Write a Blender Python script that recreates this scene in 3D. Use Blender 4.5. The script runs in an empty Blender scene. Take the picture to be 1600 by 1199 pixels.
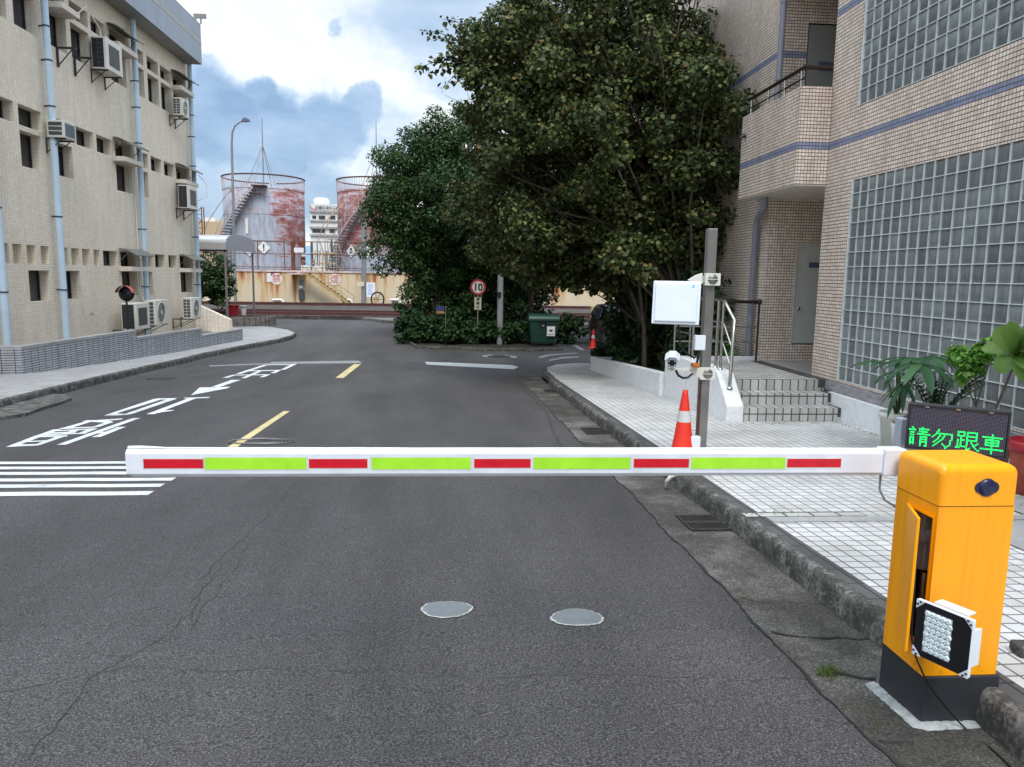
import bpy, bmesh, math, random
import numpy as np
from mathutils import Vector, Matrix
random.seed(7); rng = np.random.default_rng(11)
S = bpy.context.scene; COL = S.collection
PI = math.pi
# ------------------------------------------------------------------ camera
R = Matrix(((0.99690538, 0.00506193, 0.07844765), (-0.07694422, -0.14156266, 0.98693444), (0.01610105, -0.98991635, -0.1407351)))
FOC, PCX, PCY = 1180.0, 800.0, 599.5
CAM = Vector((0, 0, 1.6))
cd = bpy.data.cameras.new('camera'); cam = bpy.data.objects.new('camera', cd); COL.objects.link(cam)
Rb = Matrix((R[0], R[1], R[2])); Rb = Matrix([[r[0], -r[1], -r[2]] for r in Rb])
cam.matrix_world = Matrix.Translation(CAM) @ Rb.to_4x4()
cd.sensor_width = 36; cd.sensor_fit = 'HORIZONTAL'; cd.lens = FOC / 1600 * 36; cd.clip_start = 0.05; cd.clip_end = 6000
S.camera = cam
# ------------------------------------------------------------------ world: soft daylight sky with broken cloud
SUN_EL, SUN_AZ = math.radians(52), math.radians(172)      # azimuth clockwise from +Y
W = bpy.data.worlds.new('World'); S.world = W; W.use_nodes = True
nt = W.node_tree; nt.nodes.clear()
def N(tree, typ, **kw):
    n = tree.nodes.new(typ)
    for k, v in kw.items():
        if k.startswith('i_'):
            n.inputs[int(k[2:]) if k[2:].isdigit() else k[2:].replace('_', ' ')].default_value = v
        else: setattr(n, k, v)
    return n
def pixdir(px, py):
    return (R @ Vector((px - PCX, py - PCY, FOC))).normalized()
out = N(nt, 'ShaderNodeOutputWorld'); bg = N(nt, 'ShaderNodeBackground')
sky = N(nt, 'ShaderNodeTexSky', sky_type='NISHITA', sun_disc=False, sun_elevation=SUN_EL, sun_rotation=SUN_AZ, air_density=1.2, dust_density=1.5)
tc = N(nt, 'ShaderNodeTexCoord')
def vm(op, a, b=None):
    n = N(nt, 'ShaderNodeVectorMath', operation=op)
    for i, q in enumerate((a, b)):
        if q is None: continue
        if hasattr(q, 'links'): nt.links.new(q, n.inputs[i])
        else: n.inputs[i].default_value = q
    return n.outputs['Value'] if op in ('DOT_PRODUCT', 'LENGTH', 'DISTANCE') else n.outputs['Vector']
def mm(op, a, b=None, c=None, clamp=False):
    n = N(nt, 'ShaderNodeMath', operation=op, use_clamp=clamp)
    for i, q in enumerate((a, b, c)):
        if q is None: continue
        if hasattr(q, 'links'): nt.links.new(q, n.inputs[i])
        else: n.inputs[i].default_value = q
    return n.outputs[0]
dirn = vm('NORMALIZE', tc.outputs['Generated'])
wn = N(nt, 'ShaderNodeTexNoise', i_Scale=4.2, i_Detail=11.0, i_Roughness=0.62)
nt.links.new(dirn, wn.inputs['Vector'])
woff = vm('MULTIPLY', vm('SUBTRACT', wn.outputs['Color'], (0.5, 0.5, 0.5)), (0.15, 0.15, 0.15))
wd = vm('NORMALIZE', vm('ADD', dirn, woff))
fb = N(nt, 'ShaderNodeTexNoise', i_Scale=9.0, i_Detail=10.0, i_Roughness=0.58)
mp = N(nt, 'ShaderNodeMapping'); mp.inputs['Scale'].default_value = (1, 1, 2.2)
nt.links.new(dirn, mp.inputs['Vector']); nt.links.new(mp.outputs[0], fb.inputs['Vector'])
def blob(px, py, rpx, soft=0.5):
    c = pixdir(px, py); r = rpx / FOC
    d = vm('DISTANCE', wd, tuple(c))
    n = N(nt, 'ShaderNodeMapRange', interpolation_type='SMOOTHSTEP')
    nt.links.new(d, n.inputs['Value'])
    n.inputs['From Min'].default_value = r * (1 + soft * .5); n.inputs['From Max'].default_value = r * (1 - soft * .5)
    return n.outputs['Result']
def over(acc, b, k): return mm('MAXIMUM', acc, mm('MULTIPLY', b, k * .92))
# cover: 0 = bright thin cloud, 1 = grey blue cloud base
acc = mm('MULTIPLY', blob(340, 180, 80, .6), .92)
for q in ((440, 205, 68, .5, .95), (520, 195, 55, .5, .9), (570, 175, 30, .5, .8), (400, 150, 42, .4, .85), (335, 110, 30, .4, .6),
          (537, 68, 10, 1.0, .6), (660, 45, 85, .8, .6), (560, 5, 60, .9, .45), (690, 110, 60, .8, .55), (330, 270, 110, 1.0, .8), (470, 255, 70, 1.0, .85),
          (500, 295, 60, .9, .9), (600, 225, 60, 1.0, .45), (820, -60, 170, .9, .6)):
    acc = over(acc, blob(q[0], q[1], q[2], q[3]), q[4])
for k in range(16):      # clouds over the rest of the sky
    a = random.uniform(0, 2 * PI); e = random.uniform(.1, 1.3)
    c = Vector((math.sin(a) * math.cos(e), math.cos(a) * math.cos(e), math.sin(e)))
    if c.dot(pixdir(560, 150)) > .88: continue
    d = vm('DISTANCE', wd, tuple(c)); n = N(nt, 'ShaderNodeMapRange', interpolation_type='SMOOTHSTEP'); nt.links.new(d, n.inputs['Value'])
    rr = random.uniform(.2, .45); n.inputs['From Min'].default_value = rr * 1.4; n.inputs['From Max'].default_value = rr * .5
    acc = over(acc, n.outputs['Result'], random.uniform(.5, .95))
cov = mm('ADD', acc, mm('MULTIPLY', mm('SUBTRACT', fb.outputs['Fac'], 0.5), 1.15), clamp=True)
ramp = N(nt, 'ShaderNodeValToRGB'); cr = ramp.color_ramp
cr.elements[0].position = 0.02; cr.elements[0].color = (1.0, 1.0, 1.0, 1)
cr.elements[1].position = 1.0; cr.elements[1].color = (0.25, 0.39, 0.61, 1)
for p_, c_ in ((.2, (.90, .95, 1.0, 1)), (.42, (.64, .76, .90, 1)), (.72, (.40, .55, .76, 1))):
    e_ = cr.elements.new(p_); e_.color = c_
nt.links.new(cov, ramp.inputs['Fac'])
# an overcast sky is brighter overhead than low down
sepd = N(nt, 'ShaderNodeSeparateXYZ'); nt.links.new(dirn, sepd.inputs[0])
zen = N(nt, 'ShaderNodeMapRange', interpolation_type='SMOOTHSTEP'); nt.links.new(sepd.outputs['Z'], zen.inputs['Value'])
zen.inputs['From Min'].default_value = 0.36; zen.inputs['From Max'].default_value = 0.95; zen.inputs['To Min'].default_value = 1.0; zen.inputs['To Max'].default_value = 3.0
cl = N(nt, 'ShaderNodeVectorMath', operation='SCALE'); nt.links.new(ramp.outputs['Color'], cl.inputs[0]); nt.links.new(zen.outputs['Result'], cl.inputs['Scale'])
SKY_STR = 0.10
cl2 = N(nt, 'ShaderNodeVectorMath', operation='SCALE'); nt.links.new(cl.outputs[0], cl2.inputs[0]); cl2.inputs['Scale'].default_value = 0.60 / SKY_STR
mix = N(nt, 'ShaderNodeMix', data_type='RGBA'); mix.inputs['Factor'].default_value = 0.86
nt.links.new(sky.outputs[0], mix.inputs['A']); nt.links.new(cl2.outputs[0], mix.inputs['B'])
nt.links.new(mix.outputs['Result'], bg.inputs['Color']); bg.inputs['Strength'].default_value = SKY_STR
nt.links.new(bg.outputs[0], out.inputs[0])
sd = bpy.data.lights.new('sun', 'SUN'); sd.energy = 1.3; sd.angle = math.radians(25); sd.color = (1, 0.96, 0.9)
sun = bpy.data.objects.new('sun', sd); COL.objects.link(sun)
sdir = Vector((math.sin(SUN_AZ) * math.cos(SUN_EL), math.cos(SUN_AZ) * math.cos(SUN_EL), math.sin(SUN_EL)))
sun.rotation_euler = sdir.to_track_quat('Z', 'Y').to_euler()
S.view_settings.view_transform = 'Standard'; S.view_settings.look = 'None'; S.view_settings.gamma = 1; S.view_settings.exposure = 0.9
S.render.engine = 'CYCLES'
S.render.resolution_x, S.render.resolution_y = 1024, 767

# ------------------------------------------------------------------ measuring helpers (turn a spot in the photo into a point on a real surface)
def ray(px, py): return R @ Vector((px - PCX, py - PCY, FOC))
def G(y):
    s = 0.0457
    if y < 18: return -s * y
    if y < 26:
        t = (y - 18) / 8; return -s * 18 - s * 8 * (t - t * t / 2)
    return -s * 22
def gnd(px, py, dz=0.0):
    d = ray(px, py); t = 0.0005
    while t < 1:
        t2 = t * 1.001; p = CAM + d * t2
        if p.z - G(p.y) - dz < 0: return p
        t = t2
    return p
def onX(px, py, x): d = ray(px, py); return CAM + d * (x / d.x)
def onY(px, py, y): d = ray(px, py); return CAM + d * (y / d.y)
def SW(y): return G(y) + 0.15          # pavement level

# ------------------------------------------------------------------ mesh helpers
class MB:
    def __init__(s): s.v = []; s.f = []; s.m = []; s.sm = []
    def add(s, vs, fs, m=0, smooth=False):
        b = len(s.v); s.v += [tuple(v) for v in vs]
        for f in fs: s.f.append([b + i for i in f]); s.m.append(m); s.sm.append(smooth)
    def quad(s, a, b, c, d, m=0): s.add((a, b, c, d), ((0, 1, 2, 3),), m)
    def poly(s, pts, m=0): s.add(pts, (tuple(range(len(pts))),), m)
    def box(s, x0, x1, y0, y1, z0, z1, m=0):
        s.add([(x0, y0, z0), (x1, y0, z0), (x1, y1, z0), (x0, y1, z0), (x0, y0, z1), (x1, y0, z1), (x1, y1, z1), (x0, y1, z1)],
              [(0, 3, 2, 1), (4, 5, 6, 7), (0, 1, 5, 4), (1, 2, 6, 5), (2, 3, 7, 6), (3, 0, 4, 7)], m)
    def obox(s, M, sx, sy, sz, m=0):
        vs = [M @ Vector((a * sx / 2, b * sy / 2, c * sz / 2)) for c in (-1, 1) for a, b in ((-1, -1), (1, -1), (1, 1), (-1, 1))]
        s.add(vs, [(0, 3, 2, 1), (4, 5, 6, 7), (0, 1, 5, 4), (1, 2, 6, 5), (2, 3, 7, 6), (3, 0, 4, 7)], m)
    def prism(s, pts, z0, z1, m=0):        # pts counter-clockwise; z0/z1 numbers or per point lists
        n = len(pts); zz0 = z0 if isinstance(z0, (list, tuple)) else [z0] * n; zz1 = z1 if isinstance(z1, (list, tuple)) else [z1] * n
        vs = [(p[0], p[1], zz0[i]) for i, p in enumerate(pts)] + [(p[0], p[1], zz1[i]) for i, p in enumerate(pts)]
        fs = [tuple(reversed(range(n))), tuple(range(n, 2 * n))] + [(i, (i + 1) % n, n + (i + 1) % n, n + i) for i in range(n)]
        s.add(vs, fs, m)
    def extr(s, pts3, off, m=0):            # polygon in 3D swept by a vector
        n = len(pts3); o = Vector(off); vs = [Vector(p) for p in pts3] + [Vector(p) + o for p in pts3]
        fs = [tuple(range(n)), tuple(reversed(range(n, 2 * n)))] + [((i + 1) % n, i, n + i, n + (i + 1) % n) for i in range(n)]
        s.add(vs, fs, m)
    def tube(s, pts, r, n=8, m=0, caps=True, smooth=True):
        pts = [Vector(p) for p in pts]; rs = r if isinstance(r, (list, tuple)) else [r] * len(pts)
        ring = []; prev = None
        for i, p in enumerate(pts):
            t = (pts[min(i + 1, len(pts) - 1)] - pts[max(i - 1, 0)]).normalized()
            if prev is None:
                a = Vector((0, 0, 1)) if abs(t.z) < .9 else Vector((1, 0, 0)); u = t.cross(a).normalized()
            else:
                u = (prev - t * prev.dot(t)).normalized()
            prev = u; w = t.cross(u)
            ring.append([p + (u * math.cos(k * 2 * PI / n) + w * math.sin(k * 2 * PI / n)) * rs[i] for k in range(n)])
        vs = [v for rg in ring for v in rg]; fs = []
        for i in range(len(pts) - 1):
            for k in range(n): fs.append((i * n + k, i * n + (k + 1) % n, (i + 1) * n + (k + 1) % n, (i + 1) * n + k))
        s.add(vs, fs, m, smooth)
        if caps: s.add(ring[0], (tuple(reversed(range(n))),), m); s.add(ring[-1], (tuple(range(n)),), m)
    def lathe(s, c, prof, n=24, m=0, axis='Z', smooth=True):   # prof: (r, h)
        vs = []
        for r, h in prof:
            for k in range(n):
                a = 2 * PI * k / n; q = (r * math.cos(a), r * math.sin(a), h)
                if axis == 'X': q = (q[2], q[0], q[1])
                if axis == 'Y': q = (q[0], q[2], q[1])
                vs.append((c[0] + q[0], c[1] + q[1], c[2] + q[2]))
        fs = [(i * n + k, i * n + (k + 1) % n, (i + 1) * n + (k + 1) % n, (i + 1) * n + k) for i in range(len(prof) - 1) for k in range(n)]
        if axis == 'Y': fs = [tuple(reversed(f)) for f in fs]
        s.add(vs, fs, m, smooth)
    def build(s, name, mats, parent=None, bevel=0, seg=2, recalc=True):
        me = bpy.data.meshes.new(name)
        off = Vector(parent_world(parent)) if parent else Vector((0, 0, 0))
        me.from_pydata([tuple(Vector(v) - off) for v in s.v], [], s.f)
        if not isinstance(mats, (list, tuple)): mats = [mats]
        for m in mats: me.materials.append(m)
        me.polygons.foreach_set('material_index', s.m); me.polygons.foreach_set('use_smooth', s.sm)
        if recalc and len(s.f) < 60000:
            b = bmesh.new(); b.from_mesh(me); bmesh.ops.recalc_face_normals(b, faces=b.faces); b.to_mesh(me); b.free()
        o = bpy.data.objects.new(name, me); COL.objects.link(o)
        if parent: o.parent = parent
        if bevel:
            md = o.modifiers.new('bevel', 'BEVEL'); md.width = bevel; md.segments = seg; md.limit_method = 'ANGLE'; md.angle_limit = math.radians(40)
        return o
def parent_world(p):
    v = Vector((0, 0, 0))
    while p: v += p.location; p = p.parent
    return v
def tag(o, label=None, cat=None, group=None, kind=None):
    if label: o['label'] = label
    if cat: o['category'] = cat
    if group: o['group'] = group
    if kind: o['kind'] = kind
    return o
def thing(name, loc, label, cat, group=None):
    o = bpy.data.objects.new(name, None); COL.objects.link(o); o.location = loc; o.empty_display_size = .1
    return tag(o, label, cat, group)
def struct(o): o['kind'] = 'structure'; return o
def text(name, body, size, M, m, parent, depth=0.002, bold=0.0):
    c = bpy.data.curves.new('lettering', 'FONT'); c.body = body; c.size = size; c.extrude = depth; c.align_x = 'CENTER'; c.align_y = 'CENTER'; c.offset = bold
    t = bpy.data.objects.new('lettering', c); COL.objects.link(t)
    me = bpy.data.meshes.new_from_object(t.evaluated_get(bpy.context.evaluated_depsgraph_get()))
    bpy.data.objects.remove(t); bpy.data.curves.remove(c)
    off = Matrix.Translation(-parent_world(parent)) if parent else Matrix()
    me.transform(off @ M); me.materials.clear(); me.materials.append(m)
    o = bpy.data.objects.new(name, me); COL.objects.link(o)
    if parent: o.parent = parent
    return o
def facing(loc, normal):     # matrix whose +Z is the normal, +Y up
    n = Vector(normal).normalized(); x = Vector((0, 0, 1)).cross(n).normalized(); y = n.cross(x)
    return Matrix.Translation(loc) @ Matrix((x, y, n)).transposed().to_4x4()

# ------------------------------------------------------------------ materials
def newmat(name):
    m = bpy.data.materials.new(name); m.use_nodes = True; t = m.node_tree
    return m, t, t.nodes['Principled BSDF']
def L(t, a, b): t.links.new(a, b)
def ramp_node(t, stops, interp='LINEAR'):
    r = N(t, 'ShaderNodeValToRGB'); r.color_ramp.interpolation = interp
    for i, (p, c) in enumerate(stops):
        e = r.color_ramp.elements[i] if i < 2 else r.color_ramp.elements.new(p)
        e.position = p; e.color = (*c, 1)
    return r
def C(r, g, b):   # sRGB 0-255 -> linear
    return tuple(((q / 255) / 12.92 if q / 255 <= .04045 else ((q / 255 + .055) / 1.055) ** 2.4) for q in (r, g, b))
def simple(name, col, rough=.6, metal=0, var=.12, scale=6, bump=0, bscale=60, spec=.5, streak=0, detail=5):
    m, t, p = newmat(name)
    geo = N(t, 'ShaderNodeNewGeometry')
    n = N(t, 'ShaderNodeTexNoise', i_Scale=scale, i_Detail=detail, i_Roughness=.6); 
    if streak:
        mp = N(t, 'ShaderNodeMapping'); mp.inputs['Scale'].default_value = (1, 1, streak); L(t, geo.outputs['Position'], mp.inputs[0]); L(t, mp.outputs[0], n.inputs['Vector'])
    else: L(t, geo.outputs['Position'], n.inputs['Vector'])
    r = ramp_node(t, ((.3, tuple(c * (1 - var) for c in col)), (.7, tuple(min(1, c * (1 + var)) for c in col))))
    L(t, n.outputs['Fac'], r.inputs[0]); L(t, r.outputs[0], p.inputs['Base Color'])
    p.inputs['Roughness'].default_value = rough; p.inputs['Metallic'].default_value = metal; p.inputs['Specular IOR Level'].default_value = spec
    if bump:
        n2 = N(t, 'ShaderNodeTexNoise', i_Scale=bscale, i_Detail=4.0); L(t, geo.outputs['Position'], n2.inputs['Vector'])
        b = N(t, 'ShaderNodeBump', i_Strength=bump, i_Distance=.02); L(t, n2.outputs['Fac'], b.inputs['Height']); L(t, b.outputs[0], p.inputs['Normal'])
    return m
def boxuv(t):
    """metres along the surface: x or y horizontally, z (or y on flat faces) vertically"""
    geo = N(t, 'ShaderNodeNewGeometry'); sp = N(t, 'ShaderNodeSeparateXYZ'); sn = N(t, 'ShaderNodeSeparateXYZ')
    L(t, geo.outputs['Position'], sp.inputs[0]); L(t, geo.outputs['True Normal'], sn.inputs[0])
    def ab(o): a = N(t, 'ShaderNodeMath', operation='ABSOLUTE'); L(t, o, a.inputs[0]); g = N(t, 'ShaderNodeMath', operation='GREATER_THAN'); L(t, a.outputs[0], g.inputs[0]); g.inputs[1].default_value = .7; return g.outputs[0]
    def mx(f, a, b): q = N(t, 'ShaderNodeMix', data_type='FLOAT'); L(t, f, q.inputs['Factor']); L(t, a, q.inputs['A']); L(t, b, q.inputs['B']); return q.outputs['Result']
    u = mx(ab(sn.outputs[0]), sp.outputs[0], sp.outputs[1]); v = mx(ab(sn.outputs[2]), sp.outputs[2], sp.outputs[1])
    cb = N(t, 'ShaderNodeCombineXYZ'); L(t, u, cb.inputs[0]); L(t, v, cb.inputs[1]); return cb.outputs[0], sp, geo
def tiled(name, c1, c2, mortar, bw, bh, ms, rough=.5, offset=0, bump=.4, stripes=None, dirt=.35, stripecols=None, streak=True, msmooth=.1):
    m, t, p = newmat(name)
    uv, sp, geo = boxuv(t)
    b = N(t, 'ShaderNodeTexBrick', offset=offset, offset_frequency=2, squash=1, i_Scale=1.0)
    b.inputs['Mortar Size'].default_value = ms; b.inputs['Brick Width'].default_value = bw; b.inputs['Row Height'].default_value = bh; b.inputs['Mortar Smooth'].default_value = msmooth
    b.inputs['Color1'].default_value = (*c1, 1); b.inputs['Color2'].default_value = (*c2, 1); b.inputs['Mortar'].default_value = (*mortar, 1); b.inputs['Bias'].default_value = 0
    L(t, uv, b.inputs['Vector']); col = b.outputs['Color']
    if stripes:
        b2 = N(t, 'ShaderNodeTexBrick', offset=offset, offset_frequency=2, squash=1, i_Scale=1.0)
        for k in ('Mortar Size', 'Brick Width', 'Row Height', 'Mortar Smooth'): b2.inputs[k].default_value = b.inputs[k].default_value
        b2.inputs['Color1'].default_value = (*stripecols[0], 1); b2.inputs['Color2'].default_value = (*stripecols[1], 1); b2.inputs['Mortar'].default_value = (*mortar, 1)
        L(t, uv, b2.inputs['Vector']); acc = None
        for z0, z1 in stripes:
            a = N(t, 'ShaderNodeMath', operation='GREATER_THAN'); L(t, sp.outputs[2], a.inputs[0]); a.inputs[1].default_value = z0
            c = N(t, 'ShaderNodeMath', operation='LESS_THAN'); L(t, sp.outputs[2], c.inputs[0]); c.inputs[1].default_value = z1
            q = N(t, 'ShaderNodeMath', operation='MULTIPLY'); L(t, a.outputs[0], q.inputs[0]); L(t, c.outputs[0], q.inputs[1])
            if acc is None: acc = q.outputs[0]
            else: s_ = N(t, 'ShaderNodeMath', operation='MAXIMUM'); L(t, acc, s_.inputs[0]); L(t, q.outputs[0], s_.inputs[1]); acc = s_.outputs[0]
        x = N(t, 'ShaderNodeMix', data_type='RGBA'); L(t, acc, x.inputs['Factor']); L(t, col, x.inputs['A']); L(t, b2.outputs['Color'], x.inputs['B']); col = x.outputs['Result']
    if stripes:      # course joints are wider and darker than the upright ones
        b3 = N(t, 'ShaderNodeTexBrick', offset=0, squash=1, i_Scale=1.0)
        b3.inputs['Mortar Size'].default_value = .0062; b3.inputs['Brick Width'].default_value = 400.0; b3.inputs['Row Height'].default_value = bh; b3.inputs['Mortar Smooth'].default_value = .1
        b3.inputs['Color1'].default_value = (1, 1, 1, 1); b3.inputs['Color2'].default_value = (1, 1, 1, 1); b3.inputs['Mortar'].default_value = (.44, .39, .37, 1); L(t, uv, b3.inputs['Vector'])
        x3 = N(t, 'ShaderNodeMix', data_type='RGBA', blend_type='MULTIPLY'); x3.inputs['Factor'].default_value = 1; L(t, col, x3.inputs['A']); L(t, b3.outputs['Color'], x3.inputs['B']); col = x3.outputs['Result']
    # weathering: broad patches and fine vertical streaks
    n = N(t, 'ShaderNodeTexNoise', i_Scale=1.3, i_Detail=8.0, i_Roughness=.65)
    mp = N(t, 'ShaderNodeMapping'); mp.inputs['Scale'].default_value = (2.2, 2.2, .5) if streak else (1, 1, 1); L(t, geo.outputs['Position'], mp.inputs[0]); L(t, mp.outputs[0], n.inputs['Vector'])
    r = ramp_node(t, ((.3, (1 - dirt, 1 - dirt * 1.05, 1 - dirt * 1.15)), (.62, (1, 1, 1))))
    L(t, n.outputs['Fac'], r.inputs[0])
    x = N(t, 'ShaderNodeMix', data_type='RGBA', blend_type='MULTIPLY'); x.inputs['Factor'].default_value = 1; L(t, col, x.inputs['A']); L(t, r.outputs[0], x.inputs['B'])
    L(t, x.outputs['Result'], p.inputs['Base Color']); p.inputs['Roughness'].default_value = rough
    bm = N(t, 'ShaderNodeBump', i_Strength=bump, i_Distance=.01, invert=True); L(t, b.outputs['Fac'], bm.inputs['Height']); L(t, bm.outputs[0], p.inputs['Normal'])
    return m
# asphalt
def asphalt():
    m, t, p = newmat('asphalt'); geo = N(t, 'ShaderNodeNewGeometry')
    a = N(t, 'ShaderNodeTexNoise', i_Scale=120.0, i_Detail=3.0, i_Roughness=.75); b = N(t, 'ShaderNodeTexNoise', i_Scale=.5, i_Detail=7.0, i_Roughness=.6)
    v = N(t, 'ShaderNodeTexVoronoi', i_Scale=85.0)
    for q in (a, v): L(t, geo.outputs['Position'], q.inputs['Vector'])
    mpb = N(t, 'ShaderNodeMapping'); mpb.inputs['Scale'].default_value = (1.7, .45, 1); L(t, geo.outputs['Position'], mpb.inputs[0]); L(t, mpb.outputs[0], b.inputs['Vector'])
    r1 = ramp_node(t, ((.37, (.020, .019, .019)), (.5, (.060, .057, .058)), (.65, (.17, .163, .162)))); L(t, a.outputs['Fac'], r1.inputs[0])
    r2 = ramp_node(t, ((.3, (.62, .62, .62)), (.7, (1.26, 1.24, 1.24)))); L(t, b.outputs['Fac'], r2.inputs[0])
    r3 = ramp_node(t, ((.0, (2.8, 2.75, 2.65)), (.14, (1, 1, 1)), (.6, (.8, .8, .8)))); L(t, v.outputs['Distance'], r3.inputs[0])
    x = N(t, 'ShaderNodeMix', data_type='RGBA', blend_type='MULTIPLY'); x.inputs['Factor'].default_value = 1; L(t, r1.outputs[0], x.inputs['A']); L(t, r2.outputs[0], x.inputs['B'])
    y = N(t, 'ShaderNodeMix', data_type='RGBA', blend_type='MULTIPLY'); y.inputs['Factor'].default_value = .8; L(t, x.outputs['Result'], y.inputs['A']); L(t, r3.outputs[0], y.inputs['B'])
    L(t, y.outputs['Result'], p.inputs['Base Color']); p.inputs['Roughness'].default_value = .82; p.inputs['Specular IOR Level'].default_value = .35
    bm = N(t, 'ShaderNodeBump', i_Strength=.55, i_Distance=.008); L(t, a.outputs['Fac'], bm.inputs['Height']); L(t, bm.outputs[0], p.inputs['Normal'])
    return m
M_ASPH = asphalt()
def dirtycon(name, c0, c1, c2, s1=2.5, s2=45, bump=.5, green=0):
    m, t, p = newmat(name); geo = N(t, 'ShaderNodeNewGeometry')
    a = N(t, 'ShaderNodeTexNoise', i_Scale=s1, i_Detail=10.0, i_Roughness=.7); b = N(t, 'ShaderNodeTexNoise', i_Scale=s2, i_Detail=5.0, i_Roughness=.75)
    for q in (a, b): L(t, geo.outputs['Position'], q.inputs['Vector'])
    r = ramp_node(t, ((.33, c0), (.5, c1), (.66, c2))); 
    ad = N(t, 'ShaderNodeMix', data_type='FLOAT'); ad.inputs['Factor'].default_value = .45; L(t, a.outputs['Fac'], ad.inputs['A']); L(t, b.outputs['Fac'], ad.inputs['B'])
    L(t, ad.outputs['Result'], r.inputs[0]); L(t, r.outputs[0], p.inputs['Base Color']); p.inputs['Roughness'].default_value = .9; p.inputs['Specular IOR Level'].default_value = .25
    if green:
        vo = N(t, 'ShaderNodeTexVoronoi', i_Scale=70.0); L(t, geo.outputs['Position'], vo.inputs['Vector']); vr = ramp_node(t, ((0, (2.6, 2.55, 2.4)), (.22, (1, 1, 1)), (.7, (.62, .62, .6)))); L(t, vo.outputs['Distance'], vr.inputs[0])
        vx = N(t, 'ShaderNodeMix', data_type='RGBA', blend_type='MULTIPLY'); vx.inputs['Factor'].default_value = 1; L(t, r.outputs[0], vx.inputs['A']); L(t, vr.outputs[0], vx.inputs['B']); L(t, vx.outputs['Result'], p.inputs['Base Color'])
    bm = N(t, 'ShaderNodeBump', i_Strength=bump, i_Distance=.012); L(t, ad.outputs['Result'], bm.inputs['Height']); L(t, bm.outputs[0], p.inputs['Normal'])
    return m
M_GUT = dirtycon('gutter_concrete', (.022, .021, .018), (.09, .086, .077), (.33, .32, .30), 1.5, 110, 1.0, 1)
M_KERB = dirtycon('weathered_kerb_stone', (.022, .022, .020), (.085, .082, .075), (.34, .33, .31), 7, 45, 1.0)
M_CONC = dirtycon('pale_concrete', (.18, .18, .175), (.30, .30, .295), (.42, .42, .41), 1.5, 50, .3)
M_WHITEC = dirtycon('white_painted_concrete', (.56, .56, .54), (.74, .75, .75), (.80, .81, .82), .9, 14, .2)
M_SOIL = dirtycon('dark_soil', (.012, .010, .007), (.03, .025, .018), (.07, .06, .045), 3, 40, .8)
M_GRAV = dirtycon('gravel', (.05, .045, .04), (.14, .125, .11), (.35, .33, .3), 3, 25, .9)
M_GROUND = dirtycon('yard_ground', (.07, .068, .062), (.12, .115, .11), (.18, .175, .165), .4, 12, .5)
M_PAVE = tiled('pavement_white_tile', (.56, .56, .55), (.68, .68, .67), (.14, .135, .13), .1, .1, .0056, .6, 0.0, .35, dirt=.3, streak=False)
M_PAVEL = tiled('pavement_left_tile', (.34, .34, .34), (.42, .42, .42), (.14, .135, .13), .2, .1, .006, .7, 0.5, .3, dirt=.3, streak=False)
M_PAVEDK = tiled('pavement_dark_edge_brick', (.07, .068, .07), (.11, .105, .105), (.03, .03, .028), .11, .22, .006, .7, 0, .4, dirt=.3, streak=False)
M_PAVEBIG = tiled('pavement_cut_tile', (.50, .50, .48), (.56, .56, .54), (.09, .085, .08), .2, .12, .009, .6, 0, .4, dirt=.3, streak=False)
M_STEP = tiled('step_tile', (.46, .46, .44), (.55, .55, .52), (.09, .082, .075), .118, .2, .009, .6, 0, .4, dirt=.4)
M_STEPE = simple('step_edge_dark', (.06, .058, .055), .7, var=.4)
M_TR = tiled('pink_mosaic_wall', C(226, 206, 190), C(250, 236, 222), C(118, 98, 88), .049, .049, .0036, .4, 0, .5,
             stripes=((3.479, 3.577), (5.292, 5.39)), stripecols=(C(132, 142, 172), C(150, 162, 190)), dirt=.22)
M_TL = tiled('beige_strip_tile_wall', C(231, 217, 196), C(243, 230, 211), C(172, 159, 140), .12, .05, .0036, .55, 0, .3, dirt=.14)
M_LW = tiled('grey_strip_tile', C(160, 162, 168), C(178, 180, 184), C(76, 78, 84), .24, .052, .009, .5, 0, .5, dirt=.25)
M_PLAST = simple('pale_plaster', C(212, 202, 188), .8, var=.1)  # one plaster colour with slight random variation
M_FASC = simple('grey_roof_fascia', C(150, 160, 172), .6, var=.1, scale=1.5, streak=.2)
M_FASC2 = simple('tan_fascia_band', C(176, 168, 160), .6, var=.1, scale=2)
M_SOFF = simple('soffit', C(150, 148, 145), .8)
M_PIPE = simple('pale_blue_pvc', C(186, 205, 220), .35, var=.06, scale=2)
M_PIPEG = simple('grey_pvc', C(128, 130, 140), .4, var=.08)
M_BLACK = simple('black_metal', (.015, .015, .017), .45, var=.2)
M_DKGLASS = simple('window_glass_dark', (.018, .018, .026), .12, var=.5, scale=1.2, spec=.6)
M_FRAME = simple('dark_window_frame', (.02, .02, .024), .4)
M_ACW = simple('ac_casing', C(205, 203, 192), .45, var=.08)
M_ACG = simple('ac_grille', C(70, 72, 76), .5, var=.2)
M_ACB = simple('ac_grille_blue', C(84, 104, 116), .4, var=.1)
M_GALV = simple('galvanised_steel', C(136, 133, 130), .42, .75, var=.18, scale=5, bump=.05)
M_STEEL = simple('stainless_steel', C(190, 188, 184), .22, .95, var=.08, scale=4)
M_AWN = simple('awning_sheet', C(104, 104, 94), .6, var=.25, scale=3)
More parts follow.
